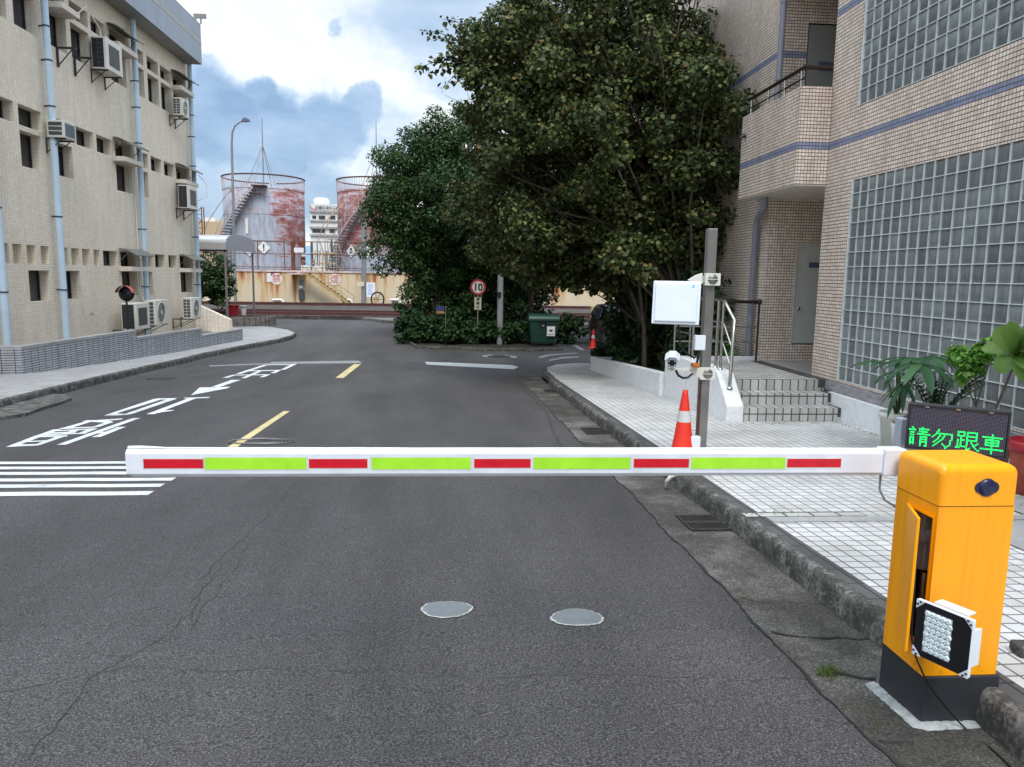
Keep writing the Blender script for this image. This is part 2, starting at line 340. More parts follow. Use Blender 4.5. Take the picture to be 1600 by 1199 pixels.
def roadpaint(name, col):
    m, t, p = newmat(name); geo = N(t, 'ShaderNodeNewGeometry')
    a = N(t, 'ShaderNodeTexNoise', i_Scale=130.0, i_Detail=3.0, i_Roughness=.7); c = N(t, 'ShaderNodeTexNoise', i_Scale=3.0, i_Detail=6.0, i_Roughness=.65)
    for q in (a, c): L(t, geo.outputs['Position'], q.inputs['Vector'])
    ad = N(t, 'ShaderNodeMix', data_type='FLOAT'); ad.inputs['Factor'].default_value = .45; L(t, a.outputs['Fac'], ad.inputs['A']); L(t, c.outputs['Fac'], ad.inputs['B'])
    r = ramp_node(t, ((.37, (.09, .088, .086)), (.42, tuple(q * .72 for q in col)), (.56, col))); L(t, ad.outputs['Result'], r.inputs[0]); L(t, r.outputs[0], p.inputs['Base Color']); p.inputs['Roughness'].default_value = .65
    bm = N(t, 'ShaderNodeBump', i_Strength=.5, i_Distance=.006); L(t, a.outputs['Fac'], bm.inputs['Height']); L(t, bm.outputs[0], p.inputs['Normal']); return m
M_WPAINT = roadpaint('road_white_paint', (.68, .70, .69))
M_WOLD = simple('worn_white_paint', (.22, .225, .225), .7, var=.35, scale=9)
M_YPAINT = roadpaint('road_yellow_paint', (.64, .52, .25))
M_CRACK = simple('crack', (.018, .017, .016), .95, var=.3)
M_CRACKF = simple('faint_crack', (.034, .033, .032), .95, var=.3)
M_PATCH = simple('pale_filler', (.155, .17, .178), .45, var=.12, scale=10, bump=.1)
M_PATCHR = simple('pale_filler_rim', (.36, .36, .31), .8, var=.4, scale=50)
M_IRON = simple('cast_iron', (.035, .03, .028), .7, .3, var=.4, scale=20, bump=.3)
def enamel():
    m, t, p = newmat('orange_yellow_enamel'); geo = N(t, 'ShaderNodeNewGeometry')
    a = N(t, 'ShaderNodeTexNoise', i_Scale=38.0, i_Detail=5.0, i_Roughness=.6); mp = N(t, 'ShaderNodeMapping'); mp.inputs['Scale'].default_value = (1, 1, .045); L(t, geo.outputs['Position'], mp.inputs[0]); L(t, mp.outputs[0], a.inputs['Vector'])
    r = ramp_node(t, ((.30, (.90, .335, .002)), (.48, (.98, .38, .0)), (.75, (1.0, .395, .002)))); L(t, a.outputs['Fac'], r.inputs[0])
    c = N(t, 'ShaderNodeTexNoise', i_Scale=26.0, i_Detail=8.0, i_Roughness=.75); L(t, geo.outputs['Position'], c.inputs['Vector']); sp = N(t, 'ShaderNodeSeparateXYZ'); L(t, geo.outputs['Position'], sp.inputs[0])
    z = N(t, 'ShaderNodeMapRange'); L(t, sp.outputs[2], z.inputs['Value']); z.inputs['From Min'].default_value = .08; z.inputs['From Max'].default_value = .32; z.inputs['To Min'].default_value = .16; z.inputs['To Max'].default_value = 0
    ad = N(t, 'ShaderNodeMath', operation='ADD'); L(t, c.outputs['Fac'], ad.inputs[0]); L(t, z.outputs[0], ad.inputs[1]); r2 = ramp_node(t, ((.68, (1, 1, 1)), (.80, (.66, .62, .58)))); L(t, ad.outputs[0], r2.inputs[0])
    x = N(t, 'ShaderNodeMix', data_type='RGBA', blend_type='MULTIPLY'); x.inputs['Factor'].default_value = 1; L(t, r.outputs[0], x.inputs['A']); L(t, r2.outputs[0], x.inputs['B']); L(t, x.outputs['Result'], p.inputs['Base Color'])
    rr = N(t, 'ShaderNodeMapRange'); L(t, c.outputs['Fac'], rr.inputs['Value']); rr.inputs['To Min'].default_value = .2; rr.inputs['To Max'].default_value = .5; L(t, rr.outputs[0], p.inputs['Roughness']); return m
M_YEL = enamel()
M_YEL2 = simple('orange_yellow_inner', (.80, .29, .01), .4, var=.05)
M_CHAR = simple('charcoal_paint', (.026, .028, .033), .5, var=.1, bump=.05)
M_GROUT = simple('cement_bead', (.33, .35, .34), .85, var=.3, scale=20, bump=.6)
M_ALW = simple('white_aluminium', (.70, .72, .78), .32, var=.09, scale=9, detail=9)
M_ALS = simple('silver_aluminium', (.50, .50, .50), .3, .6, var=.08)
M_RED = simple('red_reflector', (.60, .006, .02), .35, var=.16, scale=14, detail=9)
M_LIME = simple('lime_reflector', (.37, .78, .03), .38, var=.10, scale=12, detail=9)
M_SILB = simple('reflector_border', (.66, .70, .64), .3, .2)
M_WPLA = simple('white_plastic', (.74, .80, .86), .3, var=.03)
M_WPL2 = simple('ivory_plastic', (.68, .68, .62), .4, var=.06)
M_BPLA = simple('black_plastic', (.008, .008, .01), .35, var=.1)
M_BLUEK = simple('navy_plastic', (.012, .015, .055), .3, var=.1)
M_LENS = simple('lamp_lens', (.66, .74, .75), .12, var=.25, scale=80)
M_AMB = simple('amber_plastic', (.45, .14, .02), .3)
M_CONE = simple('cone_red_orange', (.80, .035, .018), .45, var=.07, scale=8)
M_CONEW = simple('cone_reflective_band', (.62, .62, .60), .4, var=.1)
M_RUST = simple('rust', (.14, .05, .025), .85, var=.5, scale=8)
M_RUSTR = simple('rusty_red_steel', (.085, .026, .024), .7, var=.4, scale=6)
M_GREENB = simple('bin_green', (.012, .05, .035), .45, var=.15, scale=4)
M_POLEC = simple('concrete_pole', (.20, .21, .21), .8, var=.15, scale=3)
M_SIGNW = simple('sign_white', (.72, .72, .70), .5, var=.05)
M_SIGNR = simple('sign_red', (.45, .02, .025), .5)
M_SIGNK = simple('sign_black', (.01, .01, .012), .5)
M_DOORG = simple('grey_green_door', (.50, .51, .47), .5, var=.06)
M_DOORU = simple('dark_grey_door', (.26, .265, .245), .5, var=.06)
M_BPLATE = simple('blue_plate', (.10, .11, .2), .4)
M_BRZ = simple('dark_rail', (.035, .022, .018), .35, .4)
M_SLAB = simple('weathered_slab_edge', (.27, .26, .27), .8, var=.35, scale=7, streak=4)
M_LOBBY = simple('polished_floor', (.33, .31, .29), .25, var=.1)
M_BARK = simple('bark', (.10, .08, .06), .9, var=.4, scale=14, bump=.8, bscale=30, streak=.3)
M_TERRA = simple('terracotta', (.30, .055, .03), .6, var=.4, scale=9)
M_REDPOT = simple('red_pot', (.30, .008, .015), .4, var=.1)
M_CAR = simple('black_car_paint', (.004, .004, .005), .12, spec=.7)
M_TYRE = simple('tyre', (.012, .012, .012), .8)
M_HILL = simple('hazed_hill', (.16, .27, .36), .95, var=.15, scale=.02)  # blue of the hazy air is mixed into the hill colour
M_OFFW = simple('office_white', (.62, .62, .60), .7, var=.06, scale=.4)
M_BUILDB = simple('beige_block', (.45, .34, .22), .8, var=.1, scale=.5)
M_RAILP = simple('pale_rust_rail', (.55, .43, .41), .6, var=.25, scale=2)
M_YRUST = simple('yellow_rust_paint', (.42, .30, .13), .7, var=.35, scale=4)
M_MIRROR = simple('convex_mirror', (.02, .025, .03), .05, .6)
M_ORHOOD = simple('orange_hood', (.45, .06, .02), .4)
def emis(name, col, s):
    m, t, p = newmat(name); p.inputs['Base Color'].default_value = (*[c * .3 for c in col], 1); p.inputs['Emission Color'].default_value = (*col, 1); p.inputs['Emission Strength'].default_value = s; return m
M_LEDON = emis('led_green', (.012, 1.0, .13), 1.5)
M_LEDOFF = simple('led_off', (.22, .21, .30), .25, var=.4, scale=300)
# bund wall with rust runs
def rustwall():
    m, t, p = newmat('rust_streaked_wall'); geo = N(t, 'ShaderNodeNewGeometry')
    mp = N(t, 'ShaderNodeMapping'); mp.inputs['Scale'].default_value = (1.3, 1, .10); L(t, geo.outputs['Position'], mp.inputs[0])
    a = N(t, 'ShaderNodeTexNoise', i_Scale=1.3, i_Detail=7.0, i_Roughness=.65); L(t, mp.outputs[0], a.inputs['Vector'])
    sp = N(t, 'ShaderNodeSeparateXYZ'); L(t, geo.outputs['Position'], sp.inputs[0])
    g = N(t, 'ShaderNodeMapRange'); L(t, sp.outputs[2], g.inputs['Value']); g.inputs['From Min'].default_value = -1.2; g.inputs['From Max'].default_value = 1.8; g.inputs['To Min'].default_value = -.09; g.inputs['To Max'].default_value = .10
    ad = N(t, 'ShaderNodeMath', operation='ADD'); L(t, a.outputs['Fac'], ad.inputs[0]); L(t, g.outputs[0], ad.inputs[1])
    r = ramp_node(t, ((.46, C(206, 190, 162)), (.555, C(200, 172, 132)), (.64, C(166, 104, 62)), (.74, C(104, 56, 38)))); L(t, ad.outputs[0], r.inputs[0])
    L(t, r.outputs[0], p.inputs['Base Color']); p.inputs['Roughness'].default_value = .9; return m
M_BUND = rustwall()
def tankpaint():
    m, t, p = newmat('peeling_tank_paint'); geo = N(t, 'ShaderNodeNewGeometry')
    mp = N(t, 'ShaderNodeMapping'); mp.inputs['Scale'].default_value = (.5, .5, 1.5); L(t, geo.outputs['Position'], mp.inputs[0])
    a = N(t, 'ShaderNodeTexNoise', i_Scale=1.5, i_Detail=9.0, i_Roughness=.66, i_Distortion=.7); L(t, mp.outputs[0], a.inputs['Vector'])
    sp = N(t, 'ShaderNodeSeparateXYZ'); L(t, geo.outputs['Position'], sp.inputs[0])
    # more paint is gone on the right of the first tank, high up
    gx = N(t, 'ShaderNodeMapRange', interpolation_type='SMOOTHSTEP'); L(t, sp.outputs[0], gx.inputs['Value']); gx.inputs['From Min'].default_value = -16.8; gx.inputs['From Max'].default_value = -15.2; gx.inputs['To Min'].default_value = 0; gx.inputs['To Max'].default_value = .17
    gz = N(t, 'ShaderNodeMapRange', interpolation_type='SMOOTHSTEP'); L(t, sp.outputs[2], gz.inputs['Value']); gz.inputs['From Min'].default_value = 2.6; gz.inputs['From Max'].default_value = 4.4
    gm = N(t, 'ShaderNodeMath', operation='MULTIPLY'); L(t, gx.outputs[0], gm.inputs[0]); L(t, gz.outputs[0], gm.inputs[1])
    ad = N(t, 'ShaderNodeMath', operation='ADD'); L(t, a.outputs['Fac'], ad.inputs[0]); L(t, gm.outputs[0], ad.inputs[1])
    r = ramp_node(t, ((.53, C(170, 176, 190)), (.59, C(182, 170, 180)), (.66, C(164, 122, 122)), (.76, C(140, 84, 82)))); L(t, ad.outputs[0], r.inputs[0])
    d = N(t, 'ShaderNodeTexNoise', i_Scale=2.2, i_Detail=8.0, i_Roughness=.7); mp2 = N(t, 'ShaderNodeMapping'); mp2.inputs['Scale'].default_value = (1.6, 1.6, .35); L(t, geo.outputs['Position'], mp2.inputs[0]); L(t, mp2.outputs[0], d.inputs['Vector'])
    dr_ = ramp_node(t, ((.35, (.66, .64, .62)), (.6, (1, 1, 1)))); L(t, d.outputs['Fac'], dr_.inputs[0]); dm = N(t, 'ShaderNodeMix', data_type='RGBA', blend_type='MULTIPLY'); dm.inputs['Factor'].default_value = 1; L(t, r.outputs[0], dm.inputs['A']); L(t, dr_.outputs[0], dm.inputs['B'])
    L(t, dm.outputs['Result'], p.inputs['Base Color']); p.inputs['Roughness'].default_value = .75; return m
M_TANK = tankpaint()
def leafmat(name, stops, trans=.25, rough=.5):
    m, t, p = newmat(name); geo = N(t, 'ShaderNodeNewGeometry')
    r = ramp_node(t, stops); L(t, geo.outputs['Random Per Island'], r.inputs[0]); L(t, r.outputs[0], p.inputs['Base Color'])
    p.inputs['Roughness'].default_value = rough; p.inputs['Specular IOR Level'].default_value = .22
    tr = N(t, 'ShaderNodeBsdfTranslucent'); L(t, r.outputs[0], tr.inputs[0]); ms = N(t, 'ShaderNodeMixShader'); ms.inputs[0].default_value = trans
    o = t.nodes['Material Output']; L(t, p.outputs[0], ms.inputs[1]); L(t, tr.outputs[0], ms.inputs[2]); L(t, ms.outputs[0], o.inputs[0]); return m
M_LEAF1 = leafmat('broad_leaves', ((0, (.020, .032, .013)), (.35, (.042, .065, .021)), (.7, (.085, .115, .034)), (.92, (.19, .21, .07)), (1, (.20, .12, .05))))
M_LEAF2 = leafmat('dense_dark_leaves', ((0, (.014, .034, .012)), (.5, (.025, .06, .019)), (.85, (.045, .09, .026)), (1, (.08, .13, .04))))
M_LEAF2B = leafmat('dense_green_leaves', ((0, (.016, .040, .012)), (.5, (.032, .075, .020)), (.85, (.058, .12, .03)), (1, (.11, .17, .05))))
M_LEAF3 = leafmat('undergrowth_leaves', ((0, (.012, .030, .011)), (.6, (.024, .058, .018)), (1, (.05, .10, .03))))
M_LEAF4 = leafmat('potted_leaves', ((0, (.03, .08, .035)), (.5, (.045, .12, .05)), (1, (.07, .17, .06))), .2, .35)
M_LEAF5 = leafmat('fresh_leaves', ((0, (.06, .17, .02)), (.5, (.12, .30, .04)), (1, (.20, .36, .07))), .3, .35)
M_LEAF6 = leafmat('dark_frond_leaves', ((0, (.012, .03, .01)), (1, (.035, .07, .02))), .15, .3)
M_GRASS = leafmat('weed_blades', ((0, (.05, .10, .02)), (1, (.16, .22, .06))), .3)

# ================================================================== THE SETTING
def strip(name, ys, xl, xr, dz, m, thick=0, kind='structure'):
    """sheet that follows the slope of the street; xl/xr functions of y"""
    b = MB(); n = len(ys); nx = 2
    vs = []
    for y in ys: vs += [(xl(y), y, G(y) + dz), (xr(y), y, G(y) + dz)]
    b.add(vs, [(2 * i, 2 * i + 1, 2 * i + 3, 2 * i + 2) for i in range(n - 1)])
    o = b.build(name, m)
    if kind: o['kind'] = kind
    return o
def rng_(a, b, s): n = max(1, int(round((b - a) / s))); return [a + (b - a) * i / n for i in range(n + 1)]
gb = MB(); gb.quad((-2500, -60, -1.06), (2500, -60, -1.06), (2500, 3000, -1.06), (-2500, 3000, -1.06)); struct(gb.build('ground', M_GROUND))
b = MB(); ys = rng_(-30, 46, .5)
vs = []
for y in ys: vs += [(-30 if y > 18 else -15, y, G(y)), (32 if y > 18 else 2.12, y, G(y))]
b.add(vs, [(2 * i, 2 * i + 1, 2 * i + 3, 2 * i + 2) for i in range(len(ys) - 1)]); struct(b.build('road', M_ASPH))
def nz(y, k=0, s=1.0):
    return s * (math.sin(y * 3.1 + k) * .4 + math.sin(y * 7.7 + k * 2.3) * .3 + math.sin(y * 17.3 + k * 5.1) * .2 + math.sin(y * 41 + k) * .1)
strip('gutter', rng_(-3, 18.5, .08), lambda y: 1.575 + nz(y, 1, .022), lambda y: 2.1, .005, M_GUT)
# gutter beyond, curling round the pavement's far end
KX = lambda y: 2.06 + nz(y, 4, .008)
far = [gnd(862, 590, .15), gnd(850, 580, .15), gnd(850, 574, .15), gnd(866, 569.5, .15), gnd(895, 567.5, .15), gnd(925, 567, .15)]
kline = [(KX(y), y) for y in rng_(-3, 16.0, .06)] + [(p.x, p.y) for p in far]
def densify(pl, s=.12):
    o = []
    for (a, b_) in zip(pl[:-1], pl[1:]):
        n = max(1, int(math.dist(a, b_) / s)); o += [(a[0] + (b_[0] - a[0]) * i / n, a[1] + (b_[1] - a[1]) * i / n) for i in range(n)]
    return o + [pl[-1]]
def kerb(name, pl, side, label=None):
    """eroded kerb along pl; side = +1 when the pavement lies to the right of the direction of travel"""
    pl = densify(pl, .035); b = MB(); vs = []; n = len(pl); k = 8
    for i, p in enumerate(pl):
        a = Vector(pl[max(0, i - 2)]); c = Vector(pl[min(n - 1, i + 2)]); t = (c - a).normalized(); nrm = Vector((t.y, -t.x)) * side
        g = G(p[1]); s_ = i * .05
        er = lambda q, A: A * (math.sin(s_ * 5.3 + q * .6) * .25 + math.sin(s_ * 13.1 + q * 1.7) * .3 + math.sin(s_ * 37 + q * 1.3) * .3) + random.gauss(0, A * .55)
        prof = [(0, -.02, .003), (.0, .035, .005), (.002, .075, .007), (.006, .118, .008), (.016, .146, .007), (.04, .156, .004), (.07, .156, .003), (.085, .14, 0)]
        for q, (d, z, A) in enumerate(prof):
            dd = d + er(q, A); zz = z + (er(q + 9, A * .7) if q > 2 else 0)
            vs.append((p[0] + nrm.x * dd, p[1] + nrm.y * dd, g + zz))
    b.add(vs, [(i * k + j, i * k + j + 1, (i + 1) * k + j + 1, (i + 1) * k + j) for i in range(n - 1) for j in range(k - 1)], 0, True)
    o = b.build(name, M_KERB); return struct(o)
kerb('kerb', kline, 1)
# right pavement
def pavement(name, pl, inner_x, m, dz=.15, off=.0):
    b = MB(); vs = []
    for x, y in pl: vs += [(x + off, y, G(y) + dz), (inner_x, y, G(y) + dz)]
    b.add(vs, [(2 * i, 2 * i + 1, 2 * i + 3, 2 * i + 2) for i in range(len(pl) - 1)]); return struct(b.build(name, m))
def pav_right():
    b = MB(); pts = [p for p in densify([(2.06, y) for y in rng_(-3, 16.0, .5)] + [(p.x, p.y) for p in far], .5)]
    # keep only the outline that still climbs in y, then close to the wall line
    pts2 = [];
    for p in pts:
        if not pts2 or p[1] > pts2[-1][1] + .01: pts2.append(p)
    vs = []
    for x, y in pts2: vs += [(x + .08, y, G(y) + .15), (5.6 if y < 13 else 3.8, y, G(y) + .15)]
    b.add(vs, [(2 * i, 2 * i + 1, 2 * i + 3, 2 * i + 2) for i in range(len(pts2) - 1)])
    struct(b.build('pavement', M_PAVE))
pav_right()
strip('pavement_edge_band', rng_(-3, 17, .25), lambda y: 2.115, lambda y: 2.235, .154, M_PAVEDK)
b = MB()
def slopebox(b, x0, x1, y0, y1, dz, m=0): b.add([(x0, y0, G(y0) + dz), (x1, y0, G(y0) + dz), (x1, y1, G(y1) + dz), (x0, y1, G(y1) + dz)], ((0, 1, 2, 3),), m)
slopebox(b, 2.24, 5.2, 4.93, 5.06, .1545); struct(b.build('pavement_concrete_band', M_CONC))
b = MB(); slopebox(b, 2.10, 3.0, 5.06, 5.17, .158); struct(b.build('pavement_tile_course', M_PAVEBIG))
b = MB(); slopebox(b, 3.55, 5.2, 4.0, 4.90, .158); slopebox(b, 4.2, 5.2, 5.08, 5.6, .158); struct(b.build('pavement_concrete_patch', M_CONC))
# left pavement, kerb and concrete apron
lpx = [(-60, 641), (0, 626), (67, 610), (146, 591), (230, 572), (321, 551.5), (380, 540), (438, 529.5), (458, 524), (463, 520), (452, 515.5), (425, 511), (390, 508)]
lp = [gnd(x, y, .15) for x, y in lpx]; lpl = [(p.x, p.y) for p in lp]
kerb('kerb', lpl, -1)
b = MB(); q = densify(lpl, .6); q = [p for i, p in enumerate(q)]; vs = []
for x, y in q: vs += [(x - .06, y, G(y) + .15), (-15 if y < 30 else -22, y, G(y) + .15)]
b.add(vs, [(2 * i, 2 * i + 1, 2 * i + 3, 2 * i + 2) for i in range(len(q) - 1)]); struct(b.build('pavement', M_PAVEL))
ap = [(-60, 680), (0, 657), (40, 651), (70, 640), (95, 633), (112, 626), (100, 620), (60, 619), (0, 634), (-60, 650)]
b = MB(); pts = [gnd(*p) for p in ap]; b.poly([(p.x, p.y, G(p.y) + .045) for p in pts]); 
for i in range(5): a_, c_ = pts[i], pts[i + 1]; b.quad((a_.x, a_.y, G(a_.y)), (c_.x, c_.y, G(c_.y)), (c_.x, c_.y, G(c_.y) + .045), (a_.x, a_.y, G(a_.y) + .045))
struct(b.build('driveway_apron', M_KERB))
# planted island opposite, with its low kerb
isl = [gnd(x, y) for x, y in ((632, 520), (636, 536), (650, 545), (700, 547), (760, 549), (830, 550), (880, 548))]
il = [(p.x, p.y) for p in isl]
b = MB(); pl = densify(il, .25)
for a_, c_ in zip(pl[:-1], pl[1:]):
    h = .10 + random.uniform(-.02, .02); b.prism([(a_[0], a_[1]), (c_[0], c_[1]), (c_[0] + .02, c_[1] + .14), (a_[0] + .02, a_[1] + .14)], -1.02, -1.005 + h)
struct(b.build('island_kerb', M_KERB))
b = MB(); top = [(p[0], p[1] + .1, -.97) for p in il]; b.poly(top + [(top[-1][0], 43.5, -.97), (top[0][0] - .6, 43.5, -.97)]); struct(b.build('island_soil', M_SOIL))
# --- painted markings -------------------------------------------------
def onroad(px, py, dz=.004): p = gnd(px, py); return (p.x, p.y, G(p.y) + dz)
def paint(name, polys, m, label, cat, group=None, dz=.004):
    b = MB(); k = 0
    for pl in polys: b.poly([onroad(x, y, dz + k * .0004) for x, y in pl]); k = (k + 1) % 7
    o = b.build(name, m, recalc=False); return struct(o)
z1 = lambda L_: [(x / 6.667, 630 + y / 6.667) for x, y in L_]
z2 = lambda L_: [(150 + x / 6.667, 560 + y / 6.667) for x, y in L_]
z3 = lambda L_: [(320 + x / 8.889, 540 + y / 8.889) for x, y in L_]
ch4 = [[(60, 462), (365, 345), (455, 343), (160, 459)], [(60, 462), (120, 441), (430, 428), (402, 447)], [(325, 450), (402, 447), (712, 340), (620, 342)],
       [(365, 345), (712, 340), (690, 355), (330, 362)], [(255, 402), (560, 390), (540, 403), (225, 415)], [(370, 347), (555, 281), (640, 278), (460, 344)],
       [(370, 347), (405, 333), (870, 316), (845, 327)], [(520, 290), (1020, 266), (1000, 279), (500, 301)], [(480, 313), (800, 300), (780, 313), (450, 325)],
       [(795, 328), (880, 325), (1020, 266), (930, 270)], [(620, 335), (700, 332), (840, 283), (760, 285)],
       [(608, 276), (900, 193), (985, 190), (720, 270)], [(608, 276), (640, 264), (1030, 249), (970, 264)], [(940, 263), (1040, 252), (1182, 203), (1150, 190), (1085, 187), (1085, 210)],
       [(900, 182), (1100, 182), (1150, 190), (1085, 207), (900, 196)], [(860, 191), (1285, 163), (1255, 179), (880, 199)],
       [(588, 440), (690, 437), (1462, 160), (1380, 160)], [(948, 362), (1048, 358), (1315, 250), (1225, 254)], [(900, 330), (1140, 312), (1170, 297), (940, 316)]]
dig0 = [[(82, 600), (600, 428), (690, 430), (205, 580), (180, 598)], [(600, 428), (650, 421), (842, 418), (820, 434), (690, 434)], [(735, 432), (842, 420), (810, 436), (385, 580), (290, 588)],
        [(82, 600), (205, 578), (300, 584), (385, 580), (330, 594), (180, 600)]]
dig1 = [[(525, 587), (605, 587), (1060, 415), (970, 418)], [(910, 415), (1190, 407), (1170, 418), (930, 424)], [(590, 587), (690, 549), (822, 543), (790, 553), (690, 566)]]
arrow = [[(990, 386), (1080, 307), (1195, 305), (1340, 318), (1360, 318)], [(1195, 305), (1410, 227), (1507, 228), (1290, 302)], [(1240, 303), (1400, 300), (1360, 318), (1250, 330)]]
chout = [[(425, 398), (820, 270), (885, 272), (500, 398)], [(498, 458), (745, 355), (810, 352), (575, 455)], [(243, 452), (380, 412), (445, 412), (320, 452)], [(757, 446), (850, 403), (917, 403), (835, 441)],
         [(380, 412), (915, 403), (895, 415), (370, 421)], [(560, 352), (1065, 343), (1045, 356), (545, 363)], [(913, 389), (1005, 345), (1065, 345), (980, 389)], [(1050, 339), (1215, 260), (1282, 258), (1115, 339)],
         [(860, 268), (1260, 262), (1230, 272), (850, 277)]]
paint('road_lettering', [z1(p) for p in ch4], M_WPAINT, None, None)
paint('road_lettering', [z2(p) for p in dig0 + dig1], M_WPAINT, None, None)
paint('road_arrow', [z2(p) for p in arrow], M_WPAINT, None, None)
paint('road_lettering', [z3(p) for p in chout], M_WPAINT, None, None)
paint('lane_line', [[(350, 703), (443, 643), (453, 643), (374, 697), (366, 703)], [(524, 591), (553, 569.5), (564, 569.5), (537, 591)]], M_YPAINT, None, None)
paint('stop_line', [[(326, 571.5), (421, 568), (425, 566), (560, 564), (566, 568), (440, 569), (328, 573)]], M_WOLD, None, None)
paint('stop_line', [[(664, 566), (700, 567), (800, 571), (810, 574), (803, 577.5), (690, 571.5), (667, 570)]], simple('greyed_road_paint', (.40, .41, .41), .7, var=.3, scale=12), None, None)
b = MB()
for yc, w in ((772.3, 6.2), (760, 5.2), (750.5, 4.8), (740.4, 4.4), (732, 4.0), (724, 3.7)):
    y0, y1 = gnd(100, yc + w / 2).y, gnd(100, yc - w / 2).y; x1 = -2.57 + random.uniform(-.02, .02)
    n = 14; xs = [x1 - 6.0 * i / n for i in range(n + 1)]
    for i in range(n):
        a_ = xs[i + 1]; c_ = xs[i]; j0 = nz(a_ * 3, 2, .006); j1 = nz(c_ * 3, 2, .006)
        sk0 = (0.10 if i == 0 else 0)
        b.add([(a_, y0 + j0, G(y0) + .004), (c_, y0 + j1, G(y0) + .004), (c_ - .0, y1 + j1, G(y1) + .004), (a_, y1 + j0, G(y1) + .004)], ((0, 1, 2, 3),))
struct(b.build('crossing_stripes', M_WPAINT))
# --- cracks, fillers ---------------------------------------------------
def crackline(pl, w, m, name='road_crack', dz=.003):
    b = MB(); q = densify([(p.x, p.y) for p in (gnd(*a) for a in pl)], .06); off = 0; vs = []
    for i, p in enumerate(q):
        a = Vector(q[max(0, i - 1)]); c = Vector(q[min(len(q) - 1, i + 1)]); t = (c - a).normalized(); n = Vector((t.y, -t.x))
        off = off * .85 + random.gauss(0, .012); ww = w * random.uniform(.3, 1.3)
        for s_ in (-1, 1): vs.append((p[0] + n.x * (off + s_ * ww / 2), p[1] + n.y * (off + s_ * ww / 2), G(p[1]) + dz))
    b.add(vs, [(2 * i, 2 * i + 1, 2 * i + 3, 2 * i + 2) for i in range(len(q) - 1)]); return struct(b.build(name, m))
crackline([(470, 752), (430, 790), (395, 830), (325, 888), (300, 940), (298, 990)], .005, M_CRACKF)
crackline([(345, 880), (315, 960), (250, 1010), (160, 1050), (80, 1130), (30, 1190)], .005, M_CRACKF)
crackline([(395, 830), (380, 860), (350, 910), (310, 985)], .004, M_CRACKF)
crackline([(0, 1085), (200, 1045), (520, 1048), (900, 1053), (1290, 1060)], .0035, M_CRACKF)
crackline([(1190, 840), (1140, 800), (1100, 780)], .003, M_CRACKF)
crackline([(540, 566), (665, 569)], .03, M_CRACKF)
crackline([(808, 576), (812, 600), (850, 640), (880, 700)], .02, M_CRACKF)
b = MB(); vs = []
for y in rng_(-1, 17, .05):
    e = 1.575 + nz(y, 1, .022); w_ = random.uniform(.0015, .006) + .004 * max(0, math.sin(y * 9)); vs += [(e - w_ + random.gauss(0, .003), y, G(y) + .006), (e + w_ + random.gauss(0, .003), y, G(y) + .0075)]
b.add(vs, [(2 * i, 2 * i + 1, 2 * i + 3, 2 * i + 2) for i in range(len(vs) // 2 - 1)]); struct(b.build('gutter_joint', M_CRACK))
for pl, w in (([(1158, 937), (1190, 945), (1245, 946), (1300, 948)], .006), ([(1205, 990), (1250, 996), (1290, 999), (1365, 1000)], .016), ([(1275, 1057), (1320, 1058), (1368, 1068)], .026),
              ([(1080, 700), (1100, 700)], .004), ([(985, 775), (1050, 780)], .006), ([(880, 650), (960, 652)], .02), ([(1370, 1160), (1430, 1170)], .005)):
    crackline(pl, w, M_CRACK, 'gutter_joint', .012)
def filler(cx, cy, name='filler_patch'):
    c = gnd(cx, cy); b = MB()
    n = 44; o1, o2 = [], []
    for k in range(n):
        a = 2 * PI * k / n; r = .137 + .006 * math.sin(3 * a + cx) + random.gauss(0, .003); 
        x = c.x + math.cos(a) * r * 1.02; y = c.y + math.sin(a) * r * .82
        o1.append((x, y, G(y) + .0045)); r2 = r * random.uniform(.90, .96); x = c.x + math.cos(a) * r2 * 1.02; y = c.y + math.sin(a) * r2 * .82; o2.append((x, y, G(y) + .0065))
    b.poly(o2, 0)
    for k in range(n): b.quad(o1[k], o1[(k + 1) % n], o2[(k + 1) % n], o2[k], 1)
    return struct(b.build(name, [M_PATCH, M_PATCHR]))
filler(698, 953); filler(902, 966)
# --- rail bed, rails, bund ---------------------------------------------
b = MB(); b.prism([(-40, 43.6), (40, 43.6), (40, 61.4), (-40, 61.4)], -1.05, -.80); struct(b.build('rail_bed', dirtycon('rail_bed_ballast', (.02, .016, .013), (.06, .05, .043), (.15, .13, .115), 1.2, 9, .8)))
b = MB()
b.prism([(-3.6, 41.0), (1, 40.2), (1, 44.0), (-5.5, 44.0)], -1.05, -.86); struct(b.build('gravel_verge', M_GRAV))
def rail(y, z0=-.80):
    b = MB(); b.box(-40, 40, y - .07, y + .07, z0 + .002, z0 + .03); b.box(-40, 40, y - .02, y + .02, z0 + .03, z0 + .13); b.box(-40, 40, y - .045, y + .045, z0 + .13, z0 + .17)
    return b
for yy, lb in ((46.0, 'nearest the road'), (47.2, 'second from the road'), (57.6, 'third from the road'), (58.8, 'nearest the stained wall')):
    o = rail(yy).build('rail_track', M_RUSTR); tag(o, 'rusty red steel rail, ' + lb, 'rail', 'rails in front of the stained wall')
b = MB(); b.box(-40, 40, 44.2, 44.5, -.80, -.62); tag(b.build('low_barrier', M_RUSTR), 'low dark red kerb beam along the road edge in front of the rails', 'barrier')
